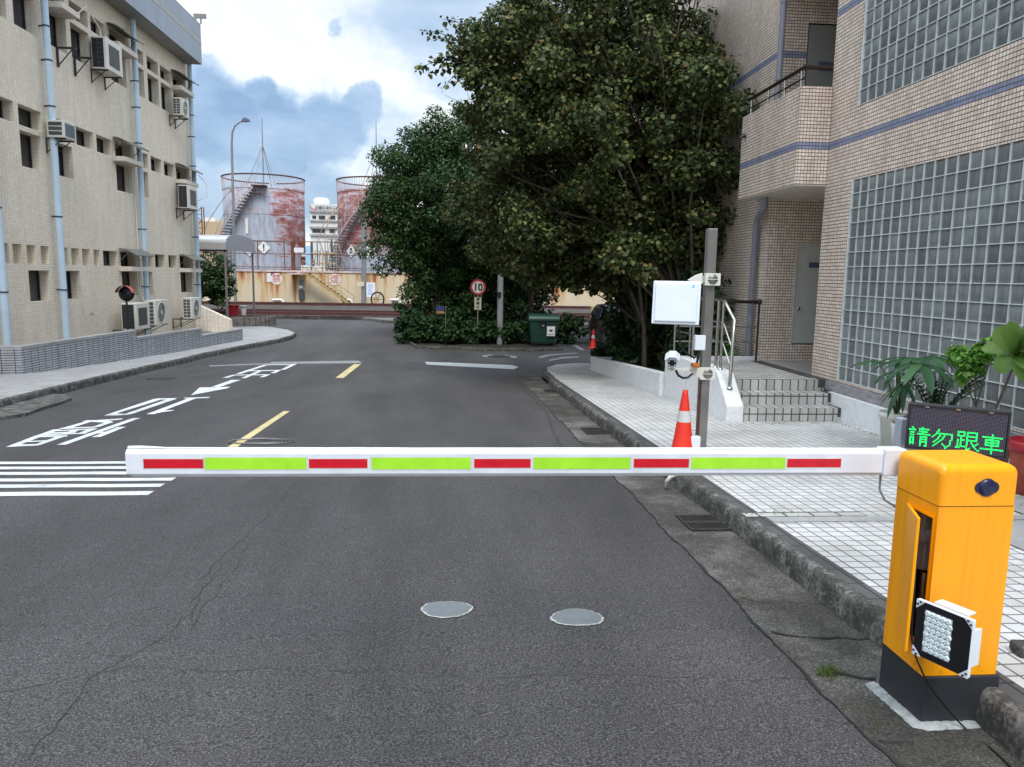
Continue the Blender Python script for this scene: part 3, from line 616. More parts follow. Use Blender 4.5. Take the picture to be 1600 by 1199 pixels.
# hills
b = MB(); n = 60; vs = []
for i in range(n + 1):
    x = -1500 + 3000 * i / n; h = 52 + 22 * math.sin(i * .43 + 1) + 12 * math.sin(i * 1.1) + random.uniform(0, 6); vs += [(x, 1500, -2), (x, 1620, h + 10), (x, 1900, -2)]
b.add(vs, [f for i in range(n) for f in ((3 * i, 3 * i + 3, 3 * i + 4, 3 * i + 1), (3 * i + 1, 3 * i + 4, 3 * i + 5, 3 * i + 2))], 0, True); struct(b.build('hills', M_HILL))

# ================================================================== RIGHT BUILDING
XR = 5.4
def wall_grid(b, plane, c, us, zs, holes, m=0, flip=False):
    """flat wall on plane 'X' or 'Y' at coordinate c with rectangular holes (u0,u1,z0,z1)"""
    U = sorted(set([us[0], us[1]] + [h[0] for h in holes] + [h[1] for h in holes])); Z = sorted(set([zs[0], zs[1]] + [h[2] for h in holes] + [h[3] for h in holes]))
    for i in range(len(U) - 1):
        for j in range(len(Z) - 1):
            uc, zc = (U[i] + U[i + 1]) / 2, (Z[j] + Z[j + 1]) / 2
            if any(h[0] < uc < h[1] and h[2] < zc < h[3] for h in holes): continue
            p = [(U[i], Z[j]), (U[i + 1], Z[j]), (U[i + 1], Z[j + 1]), (U[i], Z[j + 1])]
            b.poly([(c, u, z) if plane == 'X' else (u, c, z) for u, z in p], m)
RB = thing('tiled_office_building', (XR, 10, 0), 'pink mosaic tiled building with glass block walls on the right of the barrier', 'building')
GW1 = (-2.0, 10.15, .225, 2.965); GW2 = (-2.0, 10.15, 3.925, 3.925 + .196 * 16)
YC0, YC1 = 10.92, 12.87
b = MB()
holes = [GW1, GW2, (YC0, YC1, .2, 2.98), (YC0, YC1, 3.35, 6.3)]
wall_grid(b, 'X', XR, (-4.0, 24.0), (-1.3, 9.2), holes)
for (y0, y1, z0, z1) in (GW1, GW2):     # shallow reveals
    d = .03
    b.quad((XR, y1, z0), (XR + d, y1, z0), (XR + d, y1, z1), (XR, y1, z1)); b.quad((XR, y0, z1), (XR, y1, z1), (XR + d, y1, z1), (XR + d, y0, z1)); b.quad((XR, y0, z0), (XR + d, y0, z0), (XR + d, y1, z0), (XR, y1, z0))
# recess walls, both floors
for z0, z1 in ((.2, 2.98), (3.35, 6.3)):
    dx0, dx1, dz0, dz1 = (5.93, 6.85, .49, 2.25) if z0 < 1 else (5.88, 6.8, 3.36, 5.85)
    wall_grid(b, 'Y', YC1, (XR, 8.0), (z0, z1), [(dx0, dx1, dz0, dz1)])
    b.quad((XR, YC0, z0), (8, YC0, z0), (8, YC0, z1), (XR, YC0, z1)); b.quad((8, YC0, z0), (8, YC1, z0), (8, YC1, z1), (8, YC0, z1))
b.quad((XR, 24, -1.3), (14, 24, -1.3), (14, 24, 9.2), (XR, 24, 9.2)); b.quad((XR, -4, -1.3), (14, -4, -1.3), (14, -4, 9.2), (XR, -4, 9.2)); b.quad((14, -4, -1.3), (14, 24, -1.3), (14, 24, 9.2), (14, -4, 9.2))
b.build('wall', M_TR, RB, recalc=False)
for z in (2.98, 6.3): b = MB(); b.quad((XR, YC0, z), (8, YC0, z), (8, YC1, z), (XR, YC1, z)); b.build('ceiling', M_PLAST, RB)
for z in (.2, 3.35): b = MB(); b.box(XR + .01, 8, YC0, YC1, z - .15, z); b.build('entrance_floor', M_LOBBY, RB)
b = MB(); b.box(XR - .03, 14.05, -4.05, 24.05, 9.2, 9.5); b.build('roof', M_FASC, RB)
# plinth: grey slab edge, white painted base
b = MB(); b.box(XR - .045, XR + .02, -4, YC0 + .0, .055, .19); b.build('slab_edge', M_SLAB, RB)
b = MB()
for y in rng_(-4, 10.2, .71)[:-1]:
    y1 = y + .71; b.prism([(XR - .10, y), (XR + .02, y), (XR + .02, y1), (XR - .10, y1)], [G(y) + .0, G(y), G(y1), G(y1)], [.053 + .0, .053, .053, .053])
b.build('plinth', M_WHITEC, RB)
# glass blocks: white grid of mortar proud of dark pillow shaped blocks
def mat_gb():
    m, t, p = newmat('glass_block'); geo = N(t, 'ShaderNodeNewGeometry')
    r = ramp_node(t, ((0, (.09, .095, .098)), (.5, (.17, .185, .187)), (1, (.30, .33, .325)))); n = N(t, 'ShaderNodeTexNoise', i_Scale=3.0, i_Detail=3.0); mp = N(t, 'ShaderNodeMapping'); mp.inputs['Scale'].default_value = (1, 6, .6)
    L(t, geo.outputs['Position'], mp.inputs[0]); L(t, mp.outputs[0], n.inputs['Vector'])
    ad = N(t, 'ShaderNodeMix', data_type='FLOAT'); ad.inputs['Factor'].default_value = .55; L(t, geo.outputs['Random Per Island'], ad.inputs['A']); L(t, n.outputs['Fac'], ad.inputs['B'])
    L(t, ad.outputs['Result'], r.inputs[0]); L(t, r.outputs[0], p.inputs['Base Color']); p.inputs['Roughness'].default_value = .16; p.inputs['Specular IOR Level'].default_value = .55
    bn = N(t, 'ShaderNodeTexNoise', i_Scale=9.0, i_Detail=2.0); L(t, mp.outputs[0], bn.inputs['Vector']); bm = N(t, 'ShaderNodeBump', i_Strength=.35, i_Distance=.02); L(t, bn.outputs['Fac'], bm.inputs['Height']); L(t, bm.outputs[0], p.inputs['Normal'])
    return m
M_GB = mat_gb(); M_GRID = simple('white_mortar_grid', (.62, .66, .64), .6, var=.12, scale=5)
for (y0, y1, z0, z1) in (GW1, GW2):
    pit = .196; g = MB(); bl = MB(); ny = int((y1 - y0) / pit); nzr = int(round((z1 - z0) / pit))
    w = bl
    g.box(XR - .012, XR + .03, y1 - .022, y1 - .001, z0 + .002, z1 - .002)
    for i in range(ny): yy = y1 - .012 - (i + 1) * pit; g.box(XR - .002, XR + .028, yy - .0048, yy + .0048, z0 + .003, z1 - .003)
    for j in range(nzr): zz = z0 + .008 + j * pit; g.box(XR - .0045, XR + .027, y0 + .003, y1 - .023, zz - .0045, zz + .0045)
    for i in range(ny):
        for j in range(nzr):
            ya = y1 - .012 - (i + 1) * pit + .006; yb = ya + pit - .012; za = z0 + .008 + j * pit + .005; zb = min(za + pit - .010, z1 - .004)
            tx = random.gauss(0, .0012); ty = random.gauss(0, .0012); d = .022; iy, iz = .035, .03
            o_ = [(XR + d, ya, za), (XR + d, yb, za), (XR + d, yb, zb), (XR + d, ya, zb)]
            n_ = [(XR + .006 + tx, ya + iy, za + iz), (XR + .006 - tx, yb - iy, za + iz), (XR + .006 - tx + ty, yb - iy, zb - iz), (XR + .006 + tx + ty, ya + iy, zb - iz)]
            bl.add(o_ + n_, [(4, 7, 6, 5), (0, 4, 5, 1), (1, 5, 6, 2), (2, 6, 7, 3), (3, 7, 4, 0)], 0, True)
    f = g.build('window', M_GRID, RB); bl.build('glass_blocks', M_GB, f, recalc=False)
# balcony
bal = MB(); bz0, bz1 = 2.98, 4.345
bal.box(4.925, XR - .001, YC0 - .035, YC0 + .085, bz0, bz1); bal.box(4.925, 5.045, YC0 + .086, 13.08, bz0 + .0, bz1); bal.box(5.046, XR - .001, 12.96, 13.08, bz0, bz1)
bo = bal.build('balcony', M_TR, RB)
b = MB(); b.box(5.05, XR - .003, YC0 + .09, 12.95, bz0 + .002, bz0 + .2); b.box(4.93, 5.39, YC0 - .03, 13.07, bz0 - .012, bz0 - .001); b.build('balcony_floor', M_PLAST, bo)
b = MB(); b.tube([(4.99, 13.0, 4.62), (4.99, 10.95, 4.62)], .03, 10); b.tube([(4.99, 10.95, 4.62), (5.39, 10.95, 4.62)], .03, 10); b.tube([(4.99, 13.0, 4.47), (4.99, 10.95, 4.47)], .015, 8)
for y in (12.9, 12.2, 11.6, 11.05): b.tube([(4.99, y, 4.345), (4.99, y, 4.62)], .018, 8, 1)
b.build('balcony_rail', [M_BRZ, M_STEEL], bo)
b = MB(); b.tube([(4.925, 12.9, 4.02), (4.86, 12.9, 4.0), (4.83, 12.9, 3.96)], .03, 8); b.build('spout', M_BLACK, bo)
# doors
d = MB(); d.box(5.945, 6.835, YC1 + .01, YC1 + .05, .505, 2.235); dr = d.build('door', M_DOORG, RB, .004)
b = MB(); b.lathe((6.02, YC1 - .05, 1.12), [(.0, 0), (.028, 0), (.033, .02), (.026, .045), (.012, .05), (.012, .065)], 16, axis='Y'); b.build('handle', M_STEEL, dr)
b = MB(); b.box(6.18, 6.5, YC1 + .002, YC1 + .0095, 1.83, 1.92); b.build('name_plate', M_BPLATE, dr)
b = MB()
for x in (5.93, 6.83): b.box(x, x + .02, YC1 - .01, YC1 + .05, .49, 2.25)
b.box(5.95, 6.83, YC1 - .01, YC1 + .05, 2.235, 2.25); b.build('door_frame', M_PLAST, RB)
d = MB(); d.box(5.9, 6.79, YC1 + .01, YC1 + .05, 3.37, 5.83); dr = d.build('door', M_DOORU, RB, .004)
b = MB(); b.box(6.1, 6.5, YC1 + .002, YC1 + .0095, 5.1, 5.25); b.build('name_plate', M_BPLATE, dr)
# downpipes
b = MB(); b.tube([(5.33, 12.62, 9.1), (5.33, 12.66, 3.5)], .05, 12)
for z in (8.0, 6.1, 4.9): b.tube([(5.33, 12.64, z - .04), (5.33, 12.64, z + .04)], .057, 12)
b.build('downpipe', M_PIPEG, RB)
b = MB(); b.tube([(5.16, 12.5, 2.97), (5.16, 12.5, 2.82), (5.18, 12.62, 2.74), (5.29, 13.05, 2.68), (5.31, 13.18, 2.58), (5.31, 13.2, .25)], .052, 12)
b.tube([(5.31, 13.2, 1.95), (5.31, 13.2, 2.02)], .06, 12); b.tube([(5.31, 13.2, .9), (5.31, 13.2, .97)], .06, 12); b.build('downpipe', M_PIPEG, RB)
# steps and landing
ST = thing('entrance_steps', (4.6, 9.8, -.3), 'three grey tiled steps climbing to the entrance landing of the mosaic building', 'steps')
b = MB(); e = MB()
for k, (y, z) in enumerate(((9.8, -.118), (10.1, .037), (10.4, .197))):
    y1 = 10.1 if k == 0 else (10.4 if k == 1 else 12.8)
    xr = 5.50 if k == 0 else 5.44
    b.box(3.94, xr if k < 2 else 5.34, y, y1, -.7, z)
    if k < 2: e.box(5.355 - .1, 5.395, y - .003, y + .3, z - .12, z + .003)
b.build('steps', M_STEP, ST); 
e.box(5.25, 5.3955, 10.397, 10.55, .08, .2); e.box(5.2, 5.39, 10.56, 12.8, .19, .2005); e.build('dark_edge_tiles', M_STEPE, ST)
# white cheek wall with rail
def sidewall(b, x0, x1, prof):        # prof [(y,z)...] closed polygon in YZ
    b.extr([(x0, y, z) for y, z in prof], (x1 - x0, 0, 0))
CW = MB(); sidewall(CW, 3.69, 3.93, [(9.78, -.75), (9.78, -.094), (10.26, .33), (10.85, .335), (12.0, .345), (12.85, .25), (12.85, -.9)])
cw = CW.build('step_side_wall', M_WHITEC, None, .02, 3); tag(cw, 'white painted side wall sloping down beside the entrance steps', 'wall')
LWt = MB(); a_ = gnd(922, 578, .15); LWt.prism([(3.62, 12.87), (3.78, 12.87), (a_.x + .16, a_.y), (a_.x, a_.y)], [-.9, -.9, -1.1, -1.1], [-.03, -.03, -.36, -.36])
LWt.prism([(a_.x + .165, a_.y - .16), (5.38, a_.y - .16), (5.38, a_.y), (a_.x + .165, a_.y)], -1.1, -.37)
o = LWt.build('planter_wall', M_WHITEC, None, .015); tag(o, 'low cracked white wall edging the planting bed under the big tree', 'wall')
b = MB(); b.add([(3.77, 12.86, -.15), (5.39, 12.86, -.15), (5.39, a_.y - .17, -.5), (a_.x + .17, a_.y - .17, -.5)], ((0, 1, 2, 3),)); struct(b.build('planting_bed', M_SOIL))
b = MB(); b.box(3.78, 5.39, 12.865, 12.98, -.2, .26); tag(b.build('landing_edge', M_WHITEC), 'white kerb along the back of the entrance landing', 'kerb')
HR = thing('step_handrail', (3.8, 9.9, .1), 'stainless steel handrail bent over the white side wall of the steps', 'handrail')
XRL = 3.80
b = MB(); b.tube([(XRL, 10.02, .12), (XRL, 9.98, 1.06), (XRL, 10.38, 1.30), (XRL, 10.55, 1.315), (XRL, 12.75, 1.315)], .024, 12); b.lathe((XRL, 10.02, .115), [(.045, 0), (.04, .02), (.025, .03)], 14); b.build('handrail', M_STEEL, HR)
for y in (10.42, 10.62, 11.7, 12.7): b = MB(); b.tube([(XRL, y, .33), (XRL, y, 1.3)], .019, 10); b.lathe((XRL, y, .33), [(.04, 0), (.035, .02), (.02, .03)], 12); b.build('post', M_STEEL, HR)
for dz in (0, -.27): b = MB(); b.tube([(XRL, 9.99, .66 + dz), (XRL, 10.36, .98 + dz), (XRL, 10.6, 1.0 + dz), (XRL, 12.7, 1.0 + dz)], .014, 8); b.build('lower_rail', M_STEEL, HR)
BR = thing('landing_railing', (4.6, 12.8, .2), 'dark steel railing across the back of the entrance landing', 'railing')
b = MB(); b.tube([(3.82, 12.8, 1.225), (5.3, 12.8, 1.225)], .03, 12); b.lathe((5.3, 12.8, 1.225), [(0, -.05), (.04, -.03), (.045, 0), (.04, .03), (0, .05)], 12); b.build('top_rail', M_BRZ, BR)
for z in (.79, .53): b = MB(); b.tube([(3.82, 12.8, z), (5.3, 12.8, z)], .013, 8); b.build('rail', M_STEEL, BR)
b = MB(); b.tube([(5.3, 12.8, .2), (5.3, 12.8, 1.22)], .018, 10); b.build('post', M_BRZ, BR)
for x in (4.1, 4.6): b = MB(); b.tube([(x, 12.8, .2), (x, 12.8, 1.21)], .016, 10); b.build('post', M_STEEL, BR)

# ================================================================== LEFT BUILDING
XL = -10.2
LB = thing('beige_office_building', (XL, 24, 0), 'three storey beige tiled building with rows of deep windows on the left', 'building')
wins = []      # y0,y1,z0,z1, glazed
for k in (-1, 0):
    pass
for (y0, y1) in ((18.26, 18.48), (18.64, 19.03), (19.23, 19.62), (19.85, 20.24), (20.94, 21.18), (21.37, 21.81), (21.97, 22.42), (22.65, 23.03), (16.4, 16.8), (17.0, 17.4)): wins.append((y0, y1, 1.71, 2.16, 0))
for (y0, y1) in ((23.23, 24.19), (24.4, 25.5), (26.3, 26.94), (27.13, 28.04), (28.37, 29.21), (29.5, 30.6)): wins.append((y0, y1, 1.71, 2.15, 1))
for (y0, y1) in ((19.23, 20.18), (20.86, 21.76), (24.42, 25.57), (26.29, 26.84), (29.51, 30.75), (16.2, 17.1)): wins.append((y0, y1, .79, 1.55, 1))
for (y0, y1) in ((15.2, 16.1), (16.4, 17.3), (18.2, 19.11), (19.29, 20.31), (21.05, 21.9), (22.05, 23.04), (23.24, 24.22), (24.45, 25.53), (26.27, 26.96), (27.17, 28.14), (28.36, 29.38), (29.55, 30.66)): wins.append((y0, y1, 4.95, 5.43, 1))
for (y0, y1) in ((16.4, 17.3), (19.29, 20.23), (20.95, 21.78), (24.44, 25.6), (26.24, 26.88), (29.5, 30.9)): wins.append((y0, y1, 4.0, 4.83, 1))
for (y0, y1) in ((16.2, 17.2), (18.2, 19.1), (19.39, 20.38), (21.0, 21.85), (22.1, 23.13), (23.3, 24.2), (24.45, 25.53), (26.27, 26.95), (27.25, 28.22), (28.41, 29.43), (29.6, 30.7)):
    wins.append((y0, y1, 7.22, 8.12, 1)); wins.append((y0, y1, 8.26, 8.68, 1))
b = MB(); wall_grid(b, 'X', XL, (6.0, 31.45), (-1.3, 9.45), [w[:4] for w in wins])
D = .29
for (y0, y1, z0, z1, gz) in wins:
    b.quad((XL, y0, z0), (XL - D, y0, z0), (XL - D, y0, z1), (XL, y0, z1)); b.quad((XL, y1, z0), (XL, y1, z1), (XL - D, y1, z1), (XL - D, y1, z0))
    b.quad((XL, y0, z1), (XL - D, y0, z1), (XL - D, y1, z1), (XL, y1, z1)); b.quad((XL, y0, z0), (XL, y1, z0), (XL - D, y1, z0), (XL - D, y0, z0))
    if not gz: b.quad((XL - D, y0, z0), (XL - D, y1, z0), (XL - D, y1, z1), (XL - D, y0, z1))
b.quad((XL, 31.45, -1.3), (-24, 31.45, -1.3), (-24, 31.45, 9.45), (XL, 31.45, 9.45)); b.quad((XL, 6, -1.3), (-24, 6, -1.3), (-24, 6, 9.45), (XL, 6, 9.45)); b.quad((-24, 6, -1.3), (-24, 31.45, -1.3), (-24, 31.45, 9.45), (-24, 6, 9.45))
b.build('wall', M_TL, LB, recalc=False)
for (y0, y1, z0, z1, gz) in wins:
    if not gz: continue
    f = MB(); x = XL - D
    for (a_, c_, e_, g_) in ((y0, y0 + .035, z0, z1), (y1 - .035, y1, z0, z1), (y0 + .035, y1 - .035, z0, z0 + .03), (y0 + .035, y1 - .035, z1 - .03, z1), ((y0 + y1) / 2 - .018, (y0 + y1) / 2 + .018, z0 + .03, z1 - .03)): f.box(x + .001, x + .04, a_, c_, e_, g_)
    fo = f.build('window', M_FRAME, LB); p_ = MB(); p_.quad((x + .012, y0, z0), (x + .012, y1, z0), (x + .012, y1, z1), (x + .012, y0, z1)); p_.build('pane', M_DKGLASS, fo)
# roof fascia
b = MB(); b.box(-24.2, -9.6, 5.8, 31.1, 9.40, 10.86); b.build('roof', M_FASC, LB)
b = MB(); b.box(-9.599, -9.594, 5.8, 31.1, 10.13, 10.24); b.build('fascia_band', M_FASC2, LB)
b = MB(); b.box(XL + .002, -9.65, 5.8, 31.0, 9.385, 9.398); b.build('soffit', M_SOFF, LB)
# shelf boxes and awnings
def awning(y0, y1, z):
    b = MB(); pr = []
    for k in range(9):
        t = k / 8; pr.append((XL + .02 + .48 * t, z - .02 - .20 * t ** 1.8))
    vs = []; n = len(pr)
    for y in (y0, y1): vs += [(x, y, zz) for x, zz in pr] + [(x, y, zz - .035) for x, zz in pr]
    fs = []
    for k in range(n - 1): fs += [(k, k + 1, 2 * n + k + 1, 2 * n + k), (n + k, 3 * n + k, 3 * n + k + 1, n + k + 1)]
    fs += [(n - 1, 2 * n - 1, 4 * n - 1, 3 * n - 1)]
    for s_ in (0, 2 * n): fs += [(s_ + k, s_ + n + k, s_ + n + k + 1, s_ + k + 1) for k in range(n - 1)]
    b.add(vs, fs); ao = b.build('awning', M_AWN, LB)
    b = MB()
    for y in (y0 + .03, y1 - .03): b.tube([(XL + .01, y, z - .42), (XL + .28, y, z - .14), (XL + .50, y, z - .2)], .01, 6)
    b.build('awning_bracket', M_AWN, ao)
for y0, y1, z in ((24.3, 25.75, 8.82), (29.45, 30.95, 8.82), (24.3, 25.75, 5.58), (29.45, 31.0, 5.55), (24.3, 25.75, 2.28), (29.45, 31.0, 2.24)): awning(y0, y1, z)
for y0, y1, z0, z1 in ((24.25, 25.62, 8.11, 8.26), (29.45, 30.8, 8.11, 8.26), (24.25, 25.62, 4.84, 4.98), (29.45, 30.9, 4.80, 4.94), (24.25, 25.62, 1.56, 1.70), (29.45, 30.9, 1.55, 1.69), (20.95, 21.9, 8.11, 8.26)):
    b = MB(); b.box(XL - .2, XL + .36, y0, y1, z0, z1); b.build('concrete_shelf', M_PLAST, LB, .01)
# downpipes
for y, z0, z1 in ((17.86, -1, 9.38), (20.5, -1.0, 9.38), (25.85, -1.0, 9.38), (31.0, -1.0, 9.38)):
    b = MB(); b.tube([(XL + .16, y, z0), (XL + .16, y, z1)], .085, 14)
    for z in (7.15, 4.7, 2.5, .6): b.tube([(XL + .16, y, z), (XL + .16, y, z + .08)], .09, 14)
    po = b.build('downpipe', M_PIPE, LB); b = MB()
    for z in (1.05, 2.9, 5.6, 6.2 + .5, 7.5): b.lathe((XL + .16, y, z), [(.087, 0), (.098, 0), (.098, .03), (.087, .03)], 14); b.box(XL + .0, XL + .07, y - .02, y + .02, z, z + .035)
    b.build('pipe_bracket', M_BLACK, po)
for pts in (([(XL + .05, 25.62, 4.9), (XL + .05, 25.62, .9), (XL + .2, 25.5, .6)]), ([(XL + .05, 30.6, 1.5), (XL + .05, 30.6, .7)]), ([(XL + .3, 31.1, 5.3), (XL + .55, 31.2, 5.0), (XL + .55, 31.2, 4.5), (XL + .25, 31.0, 4.3)]),
            ([(XL + .1, 22.9, 9.2), (XL + .3, 22.4, 8.6), (XL + .2, 22.0, 8.25)]), ([(XL + .1, 23.2, 8.6), (XL + .25, 23.3, 8.3), (XL + .25, 23.35, 7.5)])):
    b = MB(); b.tube(pts, .018, 6); b.build('hose', M_WPL2, LB)
# tap
b = MB(); b.tube([(XL, 23.1 - .9, .35), (XL + .12, 22.2, .35), (XL + .14, 22.2, .3)], .012, 6); b.lathe((XL + .07, 22.2, .36), [(.02, 0), (.02, .03)], 8); b.build('tap', M_GALV, LB)

# --- air conditioners ---------------------------------------------------
def ac_unit(x1, y0, z0, w, h, dpt, label, kind='fan'):
    """outdoor unit; front faces +X at x1, near end at y0"""
    t = thing('air_conditioner', (x1 - dpt / 2, y0 + w / 2, z0), label, 'air conditioner', 'air conditioners on the beige building'); x0 = x1 - dpt
    b = MB(); b.box(x0, x1, y0, y0 + w, z0, z0 + h); b.build('casing', M_ACW, t, .015)
    g = MB()
    if kind == 'window':
        for k in range(3): g.box(x0 + .05, x1 - .05, y0 - .006, y0 + .01, z0 + .06 + k * (h - .08) / 3, z0 + .06 + (k + .75) * (h - .08) / 3)
        g.build('side_louvre', M_ACG, t); g = MB(); g.box(x1 - .01, x1 + .006, y0 + .06, y0 + w - .06, z0 + .05, z0 + h - .05)
        for k in range(12): g.box(x1 + .006, x1 + .012, y0 + .07, y0 + w - .07, z0 + .07 + k * (h - .14) / 12, z0 + .07 + (k + .4) * (h - .14) / 12)
        g.build('front_grille', M_ACB, t)
    else:
        n = 6; g.box(x0 + .03, x1 - .08, y0 - .004, y0 + .01, z0 + .05, z0 + h - .05)
        g.build('side_coil', M_ACG if kind == 'fan' else M_FRAME, t); g = MB()
        for k in range(n + 1): zz = z0 + .05 + k * (h - .1) / n; g.box(x0 + .02, x1 - .07, y0 - .009, y0 - .004, zz - .008, zz + .008)
        g.box((x0 + x1) / 2 - .04, (x0 + x1) / 2 - .025, y0 - .0085, y0 - .0045, z0 + .05, z0 + h - .05); g.build('side_bars', M_ACW if kind == 'fan' else M_ACG, t)
        cy = y0 + w * .42; cz = z0 + h / 2; r = min(w * .36, h * .42); g = MB()
        if kind == 'fan':
            g.lathe((x1 + .003, cy, cz), [(r, 0), (r, .012), (r * .93, .012), (r * .93, -.001)], 28, axis='X'); g.lathe((x1 + .002, cy, cz), [(r * .93, .0), (0, .0)], 28, m=1, axis='X')
            for q in (.3, .5, .7): g.lathe((x1 + .01, cy, cz), [(r * q, 0), (r * q + .006, .004), (r * q + .012, 0)], 24, axis='X')
            g.lathe((x1 + .012, cy, cz), [(r * .2, 0), (0, .006)], 14, axis='X', m=2); g.build('fan_grille', [M_ACW, M_ACG, M_ACW], t)
        else:
            g.box(x1 + .001, x1 + .008, y0 + w * .14, y0 + w * .80, z0 + h * .16, z0 + h * .82)
            for k in range(14): zz = z0 + h * (.18 + .045 * k); g.box(x1 + .008, x1 + .013, y0 + w * .15, y0 + w * .79, zz, zz + .008)
            g.build('front_grille', M_ACG, t)
    for y in (y0 + .08, y0 + w - .1):
        s_ = MB(); s_.box(XL + .0, x1 - .02, y, y + .03, z0 - .035, z0 - .001); s_.box(XL, XL + .03, y, y + .03, z0 - .38, z0 - .036)
        s_.tube([(XL + .03, y + .015, z0 - .34), (x1 - .12, y + .015, z0 - .04)], .012, 6); s_.build('bracket', M_FRAME, t)
    return t
ac_unit(-9.70, 23.05, 7.18, 1.02, .86, .42, 'grey sided air conditioner high under the roof, largest on the top floor', 'box')
ac_unit(-9.70, 20.36, 4.85, .60, .42, .42, 'small window air conditioner with blue grey grille beside the first pale pipe', 'window')
ac_unit(-9.70, 29.0, 7.12, .72, .62, .34, 'white air conditioner with round fan at the far corner of the top floor')
ac_unit(-9.68, 29.25, 3.88, .95, .84, .40, 'white air conditioner at the far corner of the middle floor', 'box')
ac_unit(-9.45, 23.5, -.19, .95, .80, .45, 'white air conditioner with square dark grille next to the convex mirror', 'box')
ac_unit(-9.45, 25.0, -.15, 1.05, .80, .34, 'white air conditioner with round fan behind the middle of the low grey wall')
ac_unit(-9.45, 28.4, -.13, .98, .76, .34, 'white air conditioner with round fan near the sloping concrete ramp')
eb = thing('empty_bracket', (XL, 22.0, 7.1), 'empty dark steel wall bracket beside the first pale pipe on the top floor', 'bracket'); b = MB()
for y in (21.25, 22.15): b.box(XL, XL + .5, y, y + .05, 7.2, 7.25); b.box(XL, XL + .05, y, y + .05, 6.75, 7.199); b.tube([(XL + .05, y + .02, 6.8), (XL + .4, y + .02, 7.2)], .015, 6)
b.build('arm', M_FRAME, eb)
b = MB(); b.box(-9.9, -9.72, 30.95, 31.05, 10.88, 11.05); b.box(-9.8, -9.35, 30.96, 31.04, 11.05, 11.2); b.tube([(-9.55, 31, 10.85), (-9.55, 31, 11.07)], .03, 8); tag(b.build('roof_floodlight', M_GALV), 'small grey floodlight on the far roof corner of the beige building', 'floodlight')
# low wall with steps in its top
lw = [((-9.0, 16.47), (-8.62, 21.37), -.02, -.02), ((-8.62, 21.37), (-8.1, 25.15), -.225, -.225), ((-8.1, 25.15), (-7.6, 28.05), -.46, -.44)]
b = MB(); c = MB()
for i, (p, q, za, zb) in enumerate(lw):
    t_ = Vector((q[0] - p[0], q[1] - p[1])).normalized(); nn = Vector((-t_.y, t_.x)) * .2
    P4 = [(p[0], p[1]), (q[0], q[1]), (q[0] + nn.x, q[1] + nn.y), (p[0] + nn.x, p[1] + nn.y)]
    b.prism(P4, -1.2, [za - .05, zb - .05, zb - .05, za - .05]); c.prism([(x + (.006 if j in (0, 1) else -.006), y) for j, (x, y) in enumerate(P4)], [za - .049, zb - .049, zb - .049, za - .049], [za, zb, zb, za])
g0 = gnd(0, 578.5, .15); P4 = [(-9.0, 16.47), (-9.19, 16.68), (-12.0, 16.68 - .55), (-12.0, 16.2 - .45)]
b.prism(P4, -1.2, -.071); c.prism(P4, -.07, -.0205)
lwo = thing('low_tiled_wall', (-8.5, 22, -.8), 'low grey tiled wall stepping down along the left pavement', 'wall'); b.build('wall_body', M_LW, lwo); c.build('coping', M_CONC, lwo)
b = MB(); b.quad((-9.15, 16.7, -.35), (XL, 16.7, -.35), (XL, 24, -.45), (-8.5, 24, -.45)); b.quad((-8.5, 24, -.45), (XL, 24, -.45), (XL, 31.4, -.75), (-7.8, 28, -.7)); struct(b.build('planting_strip', M_GRAV))
b = MB(); b.extr([(XL + .25, 30.2, -.9), (XL + .25, 30.2, .35), (-8.9, 31.0, -.3), (-8.9, 31.0, -.9)], (.05, .22, 0)); tag(b.build('ramp_wall', M_TL), 'sloping beige ramp wall under the entrance canopy', 'wall')
# convex mirror
MR = thing('convex_mirror', (-9.35, 22.55, -.4), 'round convex traffic mirror with orange hood on a dark post by the beige building', 'mirror')
b = MB(); b.tube([(-9.35, 22.6, -.5), (-9.35, 22.6, 1.1)], .03, 8); b.build('post', M_BLACK, MR)
b = MB(); b.lathe((-9.33, 22.55, .92), [(.0, -.06), (.14, -.045), (.21, -.01), (.22, .03), (0, .05)], 24, axis='Y'); b.build('mirror_dome', M_MIRROR, MR)
b = MB()
for k in range(9):
    a0, a1 = PI * .05 + k * PI * .9 / 9, PI * .05 + (k + 1) * PI * .9 / 9
    P0, P1 = [(-9.33 + .235 * math.cos(a), .92 + .235 * math.sin(a)) for a in (a0, a1)]
    b.quad((P0[0], 22.36, P0[1]), (P1[0], 22.36, P1[1]), (P1[0], 22.58, P1[1]), (P0[0], 22.58, P0[1]))
b.build('hood', M_ORHOOD, MR)
# entrance canopy
CP = thing('entrance_canopy', (-10.4, 36, -.8), 'grey barrel roofed entrance canopy on steel posts beyond the beige building', 'canopy')
xc = -9.75; yA, yB = 33.9, 38.4; zc = 2.53
b = MB(); vs = []; n = 14
for x in (xc, -17.0):
    for k in range(n + 1): a = PI * k / n; vs.append((x, (yA + yB) / 2 - math.cos(a) * (yB - yA) / 2 * 1.03, zc + .28 + .42 * math.sin(a) ** .6))
b.add(vs, [(k, k + 1, n + 2 + k, n + 1 + k) for k in range(n)], 0, True)
b.add([(xc, yA - .06, zc), (-17, yA - .06, zc), (-17, yA - .06, zc + .28), (xc, yA - .06, zc + .28)], ((0, 1, 2, 3),)); b.build('canopy_roof', M_ALS, CP)
b = MB(); pr = [(xc + .01, yA - .07, zc)] + [(xc + .01, v[1], v[2] + .02) for v in vs[:n + 1]] + [(xc + .01, yB + .07, zc)]; b.extr(pr, (.05, 0, 0)); b.build('end_panel', M_PIPEG, CP)
